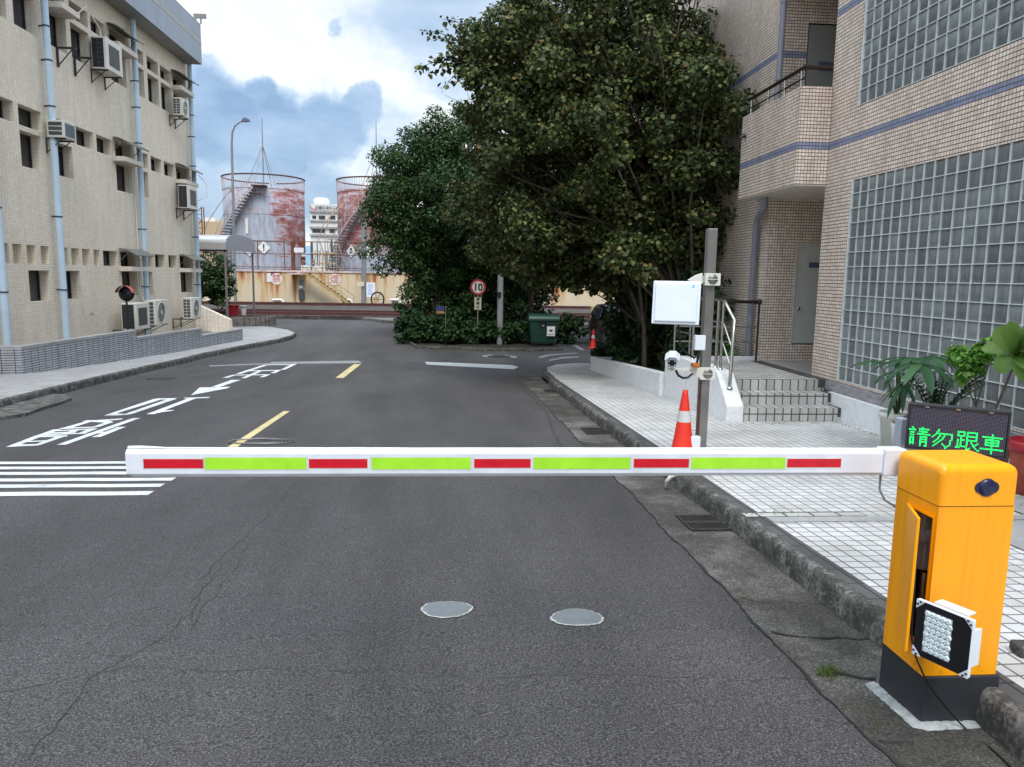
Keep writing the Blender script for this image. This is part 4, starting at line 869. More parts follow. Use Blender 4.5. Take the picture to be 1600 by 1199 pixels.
for y in (yA, yB): b = MB(); b.box(xc - .1, xc - .02, y - .04, y + .04, -.95, zc); b.build('post', M_GALV, CP)
b = MB(); b.box(-17, xc, yA - .04, yA + .04, zc - .09, zc - .001); b.build('beam', M_FRAME, CP)
# stone planter and pots under the canopy
b = MB()
for k in range(22):
    a = PI + PI * k / 21 * 1.0; 
    for j in range(4): r = 1.75; b.box(-10.2 + r * math.cos(a) - .13, -10.2 + r * math.cos(a) + .13, 36.4 + r * .8 * math.sin(a) - .12, 36.4 + r * .8 * math.sin(a) + .12, -.88 + j * .115, -.88 + j * .115 + .105)
tag(b.build('stone_planter', dirtycon('planter_stone', (.05, .045, .04), (.16, .14, .13), (.3, .28, .26), 4, 20)), 'low curved stone planter at the foot of the entrance canopy', 'planter')
for (x, y, r, h, m, lb) in ((-10.3, 36.6, .26, .5, M_REDPOT, 'wide red flower pot under the entrance canopy'), (-9.95, 37.0, .14, .45, M_CONEW, 'slim pale vase shaped pot under the entrance canopy')):
    t = thing('flower_pot', (x, y, -.45), lb, 'flower pot'); b = MB(); b.lathe((x, y, -.45), [(r * .7, 0), (r * .95, h * .7), (r * .98, h * .9), (r * 1.08, h * .9), (r * 1.08, h), (r * .9, h), (r * .85, h * .8), (0, h * .8)], 20); b.build('pot', m, t)

# ================================================================== BARRIER GATE
BG = thing('barrier_gate', (1.98, 2.75, -.12), 'orange yellow barrier gate cabinet with a striped white boom lying across the road', 'barrier gate')
b = MB(); b.box(1.832, 2.14, 2.605, 2.90, -.2, .085); b.build('base', M_CHAR, BG, .004)
b = MB()       # hollow cabinet, door opening in the side that faces the road
x0, x1, y0, y1, z0, z1 = 1.826, 2.128, 2.615, 2.885, .086, .766
oy0, oy1, oz0, oz1 = 2.632, 2.80, .20, .722
def wallbox(a): b.box(*a)
for a in ((x0, x1, y0, y0 + .004, z0, z1), (x1 - .004, x1, y0 + .0041, y1, z0, z1), (x0, x1 - .0041, y1 - .004, y1, z0, z1),
          (x0, x0 + .004, y0 + .0041, oy0, z0, z1), (x0, x0 + .004, oy1, y1 - .0041, z0, z1), (x0, x0 + .004, oy0 + .00005, oy1 - .00005, z0, oz0), (x0, x0 + .004, oy0 + .00005, oy1 - .00005, oz1, z1)): b.box(*a)
b.build('cabinet', M_YEL, BG)
b = MB(); 
for k, (yy, zz, yy2, zz2) in enumerate(((oy0 - .002, oz0, oy0 + .006, oz1), (oy1 - .006, oz0, oy1 + .002, oz1), (oy0 + .006, oz1 - .008, oy1 - .006, oz1), (oy0 + .006, oz0, oy1 - .006, oz0 + .008))): b.box(x0 - .003, x0 + .006, yy, yy2, zz, zz2)
b.build('door_surround', M_YEL, BG)
# rounded cap
cp = MB(); cx0, cx1, cy0, cy1 = x0 - .004, x1 + .002, y0 - .004, y1 + .006
cp.box(cx0, cx1, cy0, cy1, .770, .928); co = cp.build('cap', M_YEL, BG, .034, 6); co.modifiers['bevel'].limit_method = 'WEIGHT'
me = co.data; bw = me.attributes.new('bevel_weight_edge', 'FLOAT', 'EDGE')
for e_ in me.edges:
    za, zb = me.vertices[e_.vertices[0]].co.z + BG.location.z, me.vertices[e_.vertices[1]].co.z + BG.location.z
    bw.data[e_.index].value = 1.0 if min(za, zb) > .9 else (.45 if abs(za - zb) > .05 else 0)
b = MB(); b.box(x0 + .002, x1 - .004, y0 + .002, y1 - .002, .764, .772); b.build('seam_gasket', M_BPLA, BG)
# lock rosette and knob
b = MB(); pts = []
for k in range(40):
    a = 2 * PI * k / 40; r = .036 * (1 + .34 * (max(0, abs(math.cos(a)) - .72) / .28) ** 1.3); pts.append((2.005 + math.cos(a) * r, cy0 - .0005, .842 + math.sin(a) * r * .98))
b.extr([(p[0], p[1], p[2]) for p in pts], (0, -.004, 0)); b.lathe((2.005, cy0 - .0045, .842), [(.033, 0), (.030, -.004), (.020, -.007), (0, -.008)], 26, axis='Y')
b.obox(Matrix.Translation((2.005, cy0 - .0095, .842)) @ Matrix.Rotation(.06, 4, 'Y'), .060, .008, .016); b.build('lock_knob', M_BLUEK, BG, .002)
# door swung half open
hinge = Vector((x0 - .002, oy1 + .002, 0)); dv = Vector((-.078, -.196, 0)).normalized(); nv = Vector((-dv.y, dv.x, 0)) * -1
M = Matrix(((dv.x, nv.x, 0, hinge.x + dv.x * .105), (dv.y, nv.y, 0, hinge.y + dv.y * .105), (0, 0, 1, .459), (0, 0, 0, 1)))
b = MB(); b.obox(M, .21, .012, .535); do = b.build('door', M_YEL, BG, .003)
b = MB(); M2 = M @ Matrix.Translation((-.06, -.0075, .215)); b.obox(M2, .03, .002, .06); b.build('rating_plate', M_GALV, do)
if True:
    b = MB(); c_ = M @ Vector((.06, -.006, -.03)); b.lathe(tuple(c_), [(.008, -.006), (.008, .002), (0, .004)], 10, axis='X'); b.build('door_lock', M_STEEL, do)
# workings seen through the opening
b = MB(); b.lathe((1.892, 2.765, .47), [(.0, 0), (.044, 0), (.047, .02), (.047, .15), (.044, .165), (.0, .165)], 24)
for k in range(18): a = 2 * PI * k / 18; b.obox(Matrix.Translation((1.892 + .049 * math.cos(a), 2.765 + .049 * math.sin(a), .53)) @ Matrix.Rotation(a, 4, 'Z'), .008, .004, .10)
b.box(1.84, 1.95, 2.71, 2.82, .592, .622); b.box(1.855, 1.90, 2.73, 2.80, .622, .71); b.build('motor', simple('motor_grey', (.22, .22, .23), .45), BG, .003)
b = MB(); b.box(1.90, 2.0, 2.70, 2.80, .36, .47); b.tube([(1.875, 2.73, .46), (1.868, 2.72, .40), (1.878, 2.73, .36), (1.868, 2.72, .31)], [.012, .01, .014, .008], 8); b.build('gear_arm', M_GALV, BG, .003)
b = MB()
for k in range(7):
    q = [(1.88 + random.uniform(0, .03), 2.66 + .018 * k, .46)]
    for j in range(5): q.append((1.865 + random.uniform(0, .05), q[-1][1] + random.uniform(-.012, .012), .46 - .06 * (j + 1)))
    b.tube(q, .004, 5)
b.box(1.90, 2.05, 2.66, 2.86, .1, .28); b.build('wiring', M_BPLA, BG)
b = MB(); b.box(x0 + .02, x1 - .01, y1 - .012, y1 - .006, .1, .76); b.box(x0 + .02, x1 - .01, y0 + .006, y0 + .01, .1, .76); b.build('inner_lining', M_BPLA, BG)
# boom, slightly drooping towards its free end
za, zb = .868, .861                       # centre heights at tip and at cabinet
xa, xb = -1.247, 1.80
def boomz(x): return za + (zb - za) * (x - xa) / (xb - xa)
b = MB(); hy0, hy1 = 2.925, 2.972
pf = [(hy0 + .006, -.050), (hy0, -.044), (hy0, .036), (hy0 + .012, .050), (hy1 - .012, .050), (hy1, .036), (hy1, -.044), (hy1 - .006, -.050)]
vs = []
for x in (xa, xb): vs += [(x, y, boomz(x) + z) for y, z in pf]
b.add(vs, [tuple(range(8)), tuple(reversed(range(8, 16)))] + [((k + 1) % 8, k, 8 + k, 8 + (k + 1) % 8) for k in range(8)]); bo = b.build('boom', M_ALW, BG, .0015)
b = MB(); b.add([(x, y, boomz(x) + z) for x in (xa + .02, xb) for y, z in ((hy0 - .001, -.0545), (hy1 + .001, -.0545), (hy1 + .001, -.0502), (hy0 - .001, -.0502))], [(0, 1, 2, 3), (7, 6, 5, 4), (0, 4, 5, 1), (1, 5, 6, 2), (2, 6, 7, 3), (3, 7, 4, 0)]); b.build('bottom_channel', M_ALS, bo)
b = MB(); pts = [(x, 2.945 + nz(x * 2, 3, .002), boomz(x) + .053 + nz(x, 5, .001)) for x in rng_(xa + .01, xb, .05)]; b.tube(pts, .0042, 8); b.tube([(xa + .005, 2.945, boomz(xa) + .054), (xa + .05, 2.945, boomz(xa) + .055), (xa + .14, 2.945, boomz(xa) + .054)], [.008, .0085, .004], 10); b.build('light_strip', M_WPL2, bo)
def stick(xs, xe, h, m, d, lab):
    b = MB(); y = hy0 - d; b.add([(xs, y, boomz(xs) - h / 2 - .003), (xe, y, boomz(xe) - h / 2 - .003), (xe, y, boomz(xe) + h / 2 - .003), (xs, y, boomz(xs) + h / 2 - .003), (xs, hy0 - .0001, boomz(xs) - h / 2 - .003), (xe, hy0 - .0001, boomz(xe) - h / 2 - .003), (xe, hy0 - .0001, boomz(xe) + h / 2 - .003), (xs, hy0 - .0001, boomz(xs) + h / 2 - .003)],
          [(0, 1, 2, 3), (0, 4, 5, 1), (1, 5, 6, 2), (2, 6, 7, 3), (3, 7, 4, 0)]); return b.build(lab, m, bo)
for xs, xe in ((-1.18, -.958), (-.557, -.332), (.087, .312), (.731, .958), (1.370, 1.599)): stick(xs - .003, xe + .003, .042, M_SILB, .0008, 'sticker_border'); stick(xs, xe, .036, M_RED, .0014, 'red_reflector')
for xs, xe in ((-.951, -.567), (-.315, .072), (.325, .715), (.969, 1.362)): stick(xs - .005, xe + .005, .054, M_SILB, .0008, 'sticker_border'); stick(xs, xe, .046, M_LIME, .0014, 'green_reflector')
b = MB(); b.box(xb - .02, x0 - .001 + .05, hy0 - .012, hy1 + .012, zb - .055, zb + .056); b.build('boom_clamp', M_ALW, BG, .004)
b = MB(); b.tube([(1.79, 2.95, .80), (1.785, 2.94, .74), (1.80, 2.92, .70), (1.84, 2.9, .675)], .005, 8); b.build('boom_cable', M_PIPEG, BG)
# cement bead
b = MB(); pl = densify([(1.80, 2.93), (1.805, 2.598), (1.84, 2.575), (2.14, 2.588)], .012)
vs = []
for i, p in enumerate(pl):
    q = pl[min(i + 1, len(pl) - 1)]; o_ = pl[max(i - 1, 0)]; t_ = Vector((q[0] - o_[0], q[1] - o_[1])).normalized(); n_ = Vector((-t_.y, t_.x)); w = .020 + random.gauss(0, .003)
    for d, h in ((-w * .8, -.002), (-w * .5, .008 + random.gauss(0, .002)), (0, .012 + random.gauss(0, .003)), (w * 1.6, .02)): vs.append((p[0] + n_.x * d, p[1] + n_.y * d, G(p[1]) + h))
b.add(vs, [(i * 4 + j, i * 4 + j + 1, (i + 1) * 4 + j + 1, (i + 1) * 4 + j) for i in range(len(pl) - 1) for j in range(3)], 0, True); struct(b.build('cement_bead', M_GROUT))
# --- square infrared lamp leaning on the cabinet corner
nr = onY(1514, 1015, 2.40); fr_ = nr + Vector((-.082, .182, 0)); cL = (nr + fr_) / 2; xdir = (nr - fr_).normalized(); nrm = Vector((-.91, -.41, 0)).normalized(); zc_ = cL.z
FL = thing('infrared_lamp', (cL.x, cL.y, cL.z - .1), 'square black and white infrared lamp with rows of round lenses at the cabinet corner', 'lamp')
ML = Matrix(((xdir.x, -nrm.x, 0, cL.x), (xdir.y, -nrm.y, 0, cL.y), (0, 0, 1, cL.z), (0, 0, 0, 1))) @ Matrix.Diagonal((1.06, 1, 1.1, 1))
if ML.determinant() < 0: pass
def octa(h, c, y): return [ML @ Vector(p) for p in ((-h + c, y, -h), (h - c, y, -h), (h, y, -h + c), (h, y, h - c), (h - c, y, h), (-h + c, y, h), (-h, y, h - c), (-h, y, -h + c))]
b = MB(); b.extr([ML @ Vector(p) for p in ((-.1, 0, -.1), (.1, 0, -.1), (.1, 0, .1), (-.1, 0, .1))], ML.to_3x3() @ Vector((0, .018, 0))); b.build('housing', M_WPLA, FL, .004)
b = MB(); b.extr(octa(.0975, .03, -.0015), ML.to_3x3() @ Vector((0, .0013, 0))); b.build('front_glass', M_BPLA, FL)
b = MB(); b.extr([ML @ Vector(p) for p in ((-.064, -.003, -.074), (.032, -.003, -.074), (.032, -.003, .074), (-.064, -.003, .074))], ML.to_3x3() @ Vector((0, .0012, 0))); lb_ = b.build('lens_board', simple('lens_board', (.45, .50, .52), .3), FL)
b = MB()
for r_ in range(8):
    for c_ in range(5):
        cx_ = -.054 + c_ * .0185 + (.006 if r_ % 2 else 0); cz_ = .063 - r_ * .018; cc = ML @ Vector((cx_, -.003, cz_)); pr = []
        vs = []; 
        for (rr, dd) in ((.0098, 0), (.0098, .004), (.006, .0065), (.003, .005), (0.0005, .0045)):
            for k in range(12): a = 2 * PI * k / 12; vs.append(cc + ML.to_3x3() @ Vector((rr * math.cos(a), -dd, rr * math.sin(a))))
        b.add(vs, [(i * 12 + k, i * 12 + (k + 1) % 12, (i + 1) * 12 + (k + 1) % 12, (i + 1) * 12 + k) for i in range(4) for k in range(12)], 0, True)
b.build('lenses', M_LENS, lb_)
for k, (sx, sz) in enumerate(((-1, -1), (1, -1), (1, 1), (-1, 1))):
    b = MB(); b.extr([ML @ Vector(p) for p in ((sx * .1, -.002, sz * .1), (sx * .068, -.002, sz * .1), (sx * .1, -.002, sz * .068))], ML.to_3x3() @ Vector((0, .0018, 0))); co_ = b.build('corner_plate', M_WPLA, FL)
    b = MB()
    for q in ((.094, .084), (.084, .094)): cc = ML @ Vector((sx * q[0], -.0035, sz * q[1])); b.obox(Matrix.Translation(cc), .006, .006, .006)
    b.build('screw', M_BPLA, co_)
b = MB()
for k in range(13): b.extr([ML @ Vector(p) for p in ((-.06 + k * .012, .018, -.06), (-.056 + k * .012, .018, -.06), (-.056 + k * .012, .018, .06), (-.06 + k * .012, .018, .06))], ML.to_3x3() @ Vector((0, .035, 0)))
b.extr([ML @ Vector(p) for p in ((.09, .018, -.065), (.098, .018, -.065), (.098, .018, .06), (.09, .018, .06))], ML.to_3x3() @ Vector((0, .045, 0))); b.build('heat_sink', M_WPLA, FL)
b = MB(); b.extr([ML @ Vector(p) for p in ((-.045, .012, .101), (.075, .012, .101), (.075, .012, .108), (-.045, .012, .108))], ML.to_3x3() @ Vector((0, .05, 0))); b.build('bracket', M_WPL2, FL, .002)
cb = MB(); g1 = onY(1410, 815, 2.66); P_ = [onY(1435, 830, 2.70), onY(1428, 930, 2.62), onY(1425, 1000, 2.60), onY(1440, 1048, 2.58), onY(1465, 1090, 2.56), gnd(1510, 1140, .01), gnd(1560, 1180, .01), gnd(1620, 1240, .01)]
sp_ = []
for i in range(len(P_) - 1):
    a_, c_ = P_[i], P_[i + 1]; pm, pn = P_[max(i - 1, 0)], P_[min(i + 2, len(P_) - 1)]
    for k in range(6):
        t_ = k / 6; sp_.append(.5 * ((2 * a_) + (c_ - pm) * t_ + (2 * pm - 5 * a_ + 4 * c_ - pn) * t_ ** 2 + (3 * a_ - pm - 3 * c_ + pn) * t_ ** 3))
sp_.append(P_[-1]); cb.tube(sp_, .0035, 8); tag(cb.build('power_cable', M_BPLA), 'thin black cable hanging from the cabinet door and running over the gutter', 'cable')

# ================================================================== LED SIGN
GL = ["""..#......#......
...#...#######..
#####....#......
.......######...
.###.....#......
......#########.
.###............
........#####...
.###....#...#...
.#.#....#####...
.#.#....#...#...
.#.#....#####...
.###....#...#...
.#.#....#...#...
........#..##...
................""", """....#...........
....#...........
...#............
...###########..
..#..#..#....#..
.#...#..#....#..
#...#..#.....#..
....#..#.....#..
...#..#.....#...
..#..#......#...
.#..#.......#...
...#...#....#...
..#.....#..#....
.#.......##.....
.........#......
................""", """.#####.#######..
.#...#.#.....#..
.#...#.#.....#..
.#####.#######..
...#...#.....#..
...#...#.....#..
.#.###.#######..
.#.#...#..#.....
.#.#...#..#...#.
.#.#...#...#.#..
.#.#...#...##...
.#.####.....#...
###....#.#...#..
.......##.....##
.......#........
................""", """.......#........
.......#........
.#############..
.......#........
...#########....
...#...#...#....
...#########....
...#...#...#....
...#########....
.......#........
.......#........
###############.
.......#........
.......#........
.......#........
................"""]
dist = 3.30
TLs, TRs = onY(1423, 634, 3.46), None
ux = Vector((.81, -.59, 0)).normalized(); tr_ = ray(1577, 647)
un = Vector((-ux.y, ux.x, 0)) * -1      # towards the camera side
if un.dot(CAM - TLs) < 0: un = -un
# right edge: where the ray meets the sign's plane
dn = ray(1577, 647); tt = (TLs - CAM).dot(un) / dn.dot(un); TRs = CAM + dn * tt
Wd = (Vector((TRs.x, TRs.y, 0)) - Vector((TLs.x, TLs.y, 0))).length; pit = Wd / 64.5; Hh = pit * 32.5
Tc = Vector(((TLs.x + TRs.x) / 2, (TLs.y + TRs.y) / 2, (TLs.z + TRs.z) / 2 - Hh / 2))
SG = thing('led_sign', (Tc.x, Tc.y, Tc.z - Hh / 2), 'black dot matrix sign glowing green behind the barrier cabinet', 'sign')
MS = Matrix(((ux.x, -un.x, 0, Tc.x), (ux.y, -un.y, 0, Tc.y), (0, 0, 1, Tc.z), (0, 0, 0, 1)))
b = MB(); b.obox(MS @ Matrix.Translation((0, .028, 0)), Wd + .004, .05, Hh + .004); b.build('panel', M_BPLA, SG)
b = MB(); e = .008
for (cx_, cz_, sx_, sz_) in ((0, Hh / 2 + e / 2 + .002, Wd + 2 * e + .004, e), (0, -Hh / 2 - e / 2 - .002, Wd + 2 * e + .004, e), (-Wd / 2 - e / 2 - .002, 0, e, Hh + .004), (Wd / 2 + e / 2 + .002, 0, e, Hh + .004)): b.obox(MS @ Matrix.Translation((cx_, .026, cz_)), sx_, .066, sz_)
b.build('frame', M_CHAR, SG)
on, off = MB(), MB(); rows = [g.split('\n') for g in GL]
for r_ in range(32):
    for c_ in range(64):
        lit = False
        if r_ >= 16:
            lit = rows[c_ // 16][r_ - 16][c_ % 16] == '#'
        x_ = -Wd / 2 + (c_ + .75) * pit; z_ = Hh / 2 - (r_ + .75) * pit
        rr = pit * (.50 if lit else .30); vs = [MS @ Vector((x_ + rr * math.cos(k * PI / 3), -.0012 - (.0015 if lit else 0), z_ + rr * math.sin(k * PI / 3))) for k in range(6)]
        (on if lit else off).add(vs, ((0, 1, 2, 3, 4, 5),))
on.build('green_text', M_LEDON, SG, recalc=False); off.build('unlit_dots', M_LEDOFF, SG, recalc=False)
for k, x_ in enumerate((-.32, .0, .33)):
    b = MB(); b.obox(MS @ Matrix.Translation((x_ * Wd, -.0055, Hh / 2 - .0)), .018, .006, .006); b.build('clip', M_STEEL, SG)
b = MB(); zt = Tc.z - Hh / 2 - .01; cz = SW(3.5); c_ = MS @ Vector((-.12, .05, 0)); d_ = MS @ Vector((.16, .05, 0))
for q in (c_, d_): b.tube([(q.x, q.y, cz), (q.x, q.y, Tc.z)], .02, 8)
b.build('support_post', M_GALV, SG)
wc = MS @ Vector((-Wd / 2 - .035, .09, -.02)); b = MB(); b.box(wc.x - .022, wc.x + .02, wc.y - .03, wc.y + .03, Tc.z - .12, Tc.z + .02); b.build('junction_box', simple('pale_grey_box', (.42, .46, .52), .5), SG, .004)

# ================================================================== POLE WITH ANTENNA, CAMERA, ETC
def Pp(px, py, y=7.2): return onY(px, py, y)
PL = thing('square_steel_pole', (2.48, 7.2, SW(7.2)), 'grey square steel pole standing on the pavement beside the antenna panel', 'pole')
b = MB(); b.box(2.425, 2.515, 7.16, 7.25, SW(7.2) - .02, 2.08); b.build('post', M_GALV, PL, .004)
b = MB(); b.box(2.35, 2.60, 7.08, 7.33, SW(7.2) - .01, SW(7.2) + .012); b.build('base_plate', M_GALV, PL)
def clampset(z, nm):
    b = MB(); b.box(2.40, 2.55, 7.115, 7.158, z - .058, z + .058); b.box(2.395, 2.405 - .006, 7.12, 7.28, z - .03, z + .03); co = b.build(nm, M_WPL2, PL, .004)
    b = MB(); b.lathe((2.475, 7.113, z), [(.0, -.004), (.045, -.004), (.048, 0)], 26, axis='Y'); b.build('clamp_washer', M_GALV, co)
    b = MB(); b.box(2.42, 2.53, 7.104, 7.109, z - .003, z + .003); b.build('clamp_band', M_WPL2, co); return co
clampset(1.60, 'upper_clamp'); clampset(.69, 'lower_clamp')
AN = thing('flat_antenna', (2.15, 7.1, 1.15), 'square white antenna panel clamped near the top of the steel pole', 'antenna')
b = MB(); tl, trr, br_, bl_ = Pp(1022, 438, 7.0), Pp(1094, 441, 7.0), Pp(1090, 508, 7.0), Pp(1020, 506, 7.0)
MA = facing(((tl + br_) / 2), ((CAM - tl).normalized() + Vector((-.15, 0, .1)))); wA = (trr - tl).length; hA = (bl_ - tl).length
b.obox(MA @ Matrix.Translation((0, 0, -.012)), wA, hA, .024); b.build('housing', M_WPLA, AN, .008, 3)
b = MB(); b.obox(MA @ Matrix.Translation((0, 0, .008)), wA * .88, hA * .88, .02); b.build('radome', M_WPLA, AN, .008, 3)
b = MB(); b.obox(MA @ Matrix.Translation((wA * .345, hA * .355, .0185)), .028, .006, .001); b.extr([MA @ Vector(p) for p in ((wA * .33, hA * .375, .018), (wA * .37, hA * .375, .018), (wA * .37, hA * .40, .018), (wA * .352, hA * .43, .018), (wA * .335, hA * .41, .018))], MA.to_3x3() @ Vector((0, 0, .001))); b.build('blue_mark', simple('light_blue_mark', (.10, .45, .75), .4), AN)
b = MB(); b.extr([Pp(1075, 438, 7.1), Pp(1088, 430, 7.1), Pp(1098, 427, 7.1), Pp(1098, 444, 7.1), Pp(1088, 444, 7.1)], (0, .03, 0)); b.build('arm', M_WPL2, AN, .004)
CC = thing('surveillance_camera', (2.08, 6.95, .80), 'small white box camera pointing to the road from the pole arm', 'camera')
cf = Pp(1050, 567, 6.85); dirc = Vector((-.30, -.95, -.12)).normalized(); MC = facing(cf, dirc)
b = MB(); b.obox(MC @ Matrix.Translation((0, 0, -.11)), .115, .085, .22); b.build('housing', M_WPLA, CC, .01)
b = MB(); b.extr([MC @ Vector(p) for p in ((-.068, .03, .03), (-.03, .062, .03), (.03, .062, .03), (.068, .03, .03), (.062, .026, .03), (.028, .054, .03), (-.028, .054, .03), (-.062, .026, .03))], MC.to_3x3() @ Vector((0, 0, -.27))); b.build('sun_shield', M_WPLA, CC)
b = MB(); b.obox(MC @ Matrix.Translation((0, -.003, .003)), .075, .055, .006); fo = b.build('front_window', M_BPLA, CC)
b = MB()
for sx in (-1, 1):
    for sy in (-1, 1): b.obox(MC @ Matrix.Translation((sx * .027, sy * .018 - .003, .008)), .011, .011, .004)
b.build('infrared_leds', M_WPL2, fo)
b = MB(); b.extr([Pp(1040, 576, 7.12), Pp(1098, 575, 7.12), Pp(1098, 592, 7.12), Pp(1087, 588, 7.12), Pp(1078, 579, 7.12), Pp(1050, 580, 7.12)], (0, .03, 0)); j = Pp(1051, 577, 6.95); b.tube([(j.x, j.y, j.z), (j.x, 7.12, j.z)], .012, 8); b.tube([MC @ Vector((0, -.04, -.1)), Vector((j.x, j.y, j.z))], .014, 8); b.build('arm', M_WPL2, CC)
b = MB(); c0 = [Pp(1056, 579, 7.05), Pp(1060, 587, 7.05), Pp(1067, 591, 7.05), Pp(1075, 590, 7.05), Pp(1082, 584, 7.05)]; b.tube(c0, .012, 8); b.build('cable', M_BPLA, CC)
WB = thing('white_receiver_box', (2.39, 7.1, .86), 'small white receiver box with black connector on the left face of the pole', 'box')
b = MB(); p0, p1 = Pp(1085, 524, 7.1), Pp(1100, 547, 7.1); b.box(p0.x, p1.x, 7.06, 7.12, p1.z, p0.z); b.build('box', M_WPLA, WB, .006)
b = MB(); b.tube([Pp(1093, 548, 7.1), Pp(1091, 557, 7.1), Pp(1089, 567, 7.1)], .013, 8); b.tube([Pp(1092, 548, 7.1), Pp(1092, 549, 7.1)], .016, 8); b.build('connector', M_BPLA, WB)
b = MB(); q0, q1 = Pp(1080, 567, 7.1), Pp(1091, 574, 7.1); b.box(q0.x, q1.x, 7.04, 7.12, q1.z, q0.z); tag(b.build('amber_light', M_AMB, None, .008), 'small amber box light on the camera arm of the pole', 'light')
b = MB(); pts = [Pp(1060, 505, 7.12), Pp(1061, 530, 7.12), Pp(1066, 545, 7.12), Pp(1076, 555, 7.12), Pp(1084, 559, 7.12), Pp(1090, 556, 7.12)]; b.tube(pts, .011, 8); tag(b.build('antenna_cable', M_BPLA), 'thick black cable drooping from the antenna panel to the receiver box', 'cable')
b = MB(); pts = [(2.418, 7.14, .62), (2.416, 7.14, .3), (2.42, 7.14, -.14)]; b.tube(pts, .010, 8); tag(b.build('conduit', M_RUSTR), 'dark red conduit running down the left side of the steel pole', 'conduit')
b = MB(); p0, p1 = Pp(1079, 682, 7.1), Pp(1092, 722, 7.1); b.box(p0.x, p1.x, 7.08, 7.15, p1.z, p0.z); tag(b.build('white_foot_box', M_WPLA, None, .006), 'white plastic box at the foot of the steel pole by the cone', 'box')
def cone(name, x, y, zb_, h, label, grp='orange traffic cones'):
    t = thing(name, (x, y, zb_), label, 'traffic cone', grp); k = h / .7
    b = MB(); b.lathe((x, y, zb_), [(.128 * k, .03), (.120 * k, .05 * k), (.084 * k, .27 * k)], 28); b3 = MB(); b3.lathe((x, y, zb_), [(.054 * k, .50 * k), (.030 * k, .665 * k), (.026 * k, .70 * k), (.016 * k, .70 * k)], 28); b3.build('tip', M_CONE, t); b2 = MB(); b2.box(x - .18 * k, x + .18 * k, y - .18 * k, y + .18 * k, zb_, zb_ + .03); b2.build('foot', M_CONE, t, .01)
    b.lathe((x, y, zb_), [(.084 * k, .27 * k), (.069 * k, .38 * k), (.0675 * k, .39 * k)], 28); b.build('cone_body', M_CONE, t)
    b = MB(); b.lathe((x, y, zb_), [(.069 * k, .39 * k), (.0555 * k, .50 * k)], 28); b.build('reflective_band', M_CONEW, t); return t
cone('traffic_cone', 2.27, 7.15, SW(7.15), .70, 'orange cone with silver band standing at the foot of the steel pole')
cone('traffic_cone', 5.2, 27.7, G(27.7), .68, 'orange cone standing alone beside the black car under the trees')
# white hose end at kerb
b = MB(); h0 = [gnd(1042, 760, .03), gnd(1042, 752, .10), gnd(1048, 745, .15), gnd(1060, 740, .17)]; b.tube(h0, .018, 10); tag(b.build('hose_end', M_WPL2), 'short white hose bending over the kerb below the boom', 'hose')
# drains and manholes
def grate(px, py, sx, sy, label):
    c = gnd(px, py); t = thing('drain_grate', (c.x, c.y, G(c.y)), label, 'drain', 'iron gutter drains'); b = MB(); x0, x1, y0, y1 = c.x - sx / 2, c.x + sx / 2, c.y - sy / 2, c.y + sy / 2
    def sb(xa, xb, ya, yb, h): b.prism([(xa, ya), (xb, ya), (xb, yb), (xa, yb)], [G(ya) + .003, G(ya) + .003, G(yb) + .003, G(yb) + .003], [G(ya) + h, G(ya) + h, G(yb) + h, G(yb) + h])
    e = .02; sb(x0, x1, y0, y0 + e * 2, .018); sb(x0, x1, y1 - e * 2, y1, .018); sb(x0, x0 + e, y0 + 2 * e, y1 - 2 * e, .018); sb(x1 - e, x1, y0 + 2 * e, y1 - 2 * e, .018); ym = (y0 + y1) / 2; sb(x0 + e, x1 - e, ym - .03, ym + .03, .018)
    n = 11
    for k in range(1, n): xx = x0 + e + (x1 - x0 - 2 * e) * k / n; sb(xx - .005, xx + .005, y0 + 2 * e, ym - .03, .0165); sb(xx - .005, xx + .005, ym + .03, y1 - 2 * e, .0165)
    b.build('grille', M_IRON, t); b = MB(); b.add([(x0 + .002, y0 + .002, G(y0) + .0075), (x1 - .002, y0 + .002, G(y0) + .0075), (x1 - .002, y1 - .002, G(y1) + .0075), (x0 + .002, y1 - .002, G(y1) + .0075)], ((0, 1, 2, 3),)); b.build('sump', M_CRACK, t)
grate(1097, 819, .30, .42, 'rusty gutter grate below the boom nearest the barrier cabinet'); grate(929, 675, .30, .5, 'rusty gutter grate level with the orange cone'); grate(862, 612, .3, .5, 'rusty gutter grate farthest along the right kerb')
def manhole(px, py, r, label, m=M_IRON):
    c = gnd(px, py); b = MB(); n = 36; pt = [(c.x + r * math.cos(2 * PI * k / n), c.y + r * math.sin(2 * PI * k / n)) for k in range(n)]; b.prism(pt, [G(p[1]) - .01 for p in pt], [G(p[1]) + .007 for p in pt]); return tag(b.build('manhole_cover', m), label, 'manhole', 'round manhole covers')
manhole(780, 557.5, .38, 'dark round manhole cover between short white arcs at the junction'); manhole(252, 592, .32, 'dark round manhole cover beside the left kerb')
paint('road_arc', [[(752, 556), (768, 554.5), (772, 556), (757, 558.5)], [(786, 555), (808, 557), (807, 560), (800, 559.5)], [(840, 558.5), (852, 555), (900, 551.5), (903, 552.5), (860, 556), (846, 560)], [(856, 563), (880, 558), (905, 557.5), (904, 559), (880, 560.5), (860, 564.5)], [(894, 540), (900, 539.5), (914, 547), (908, 548)]], M_WOLD, None, None)
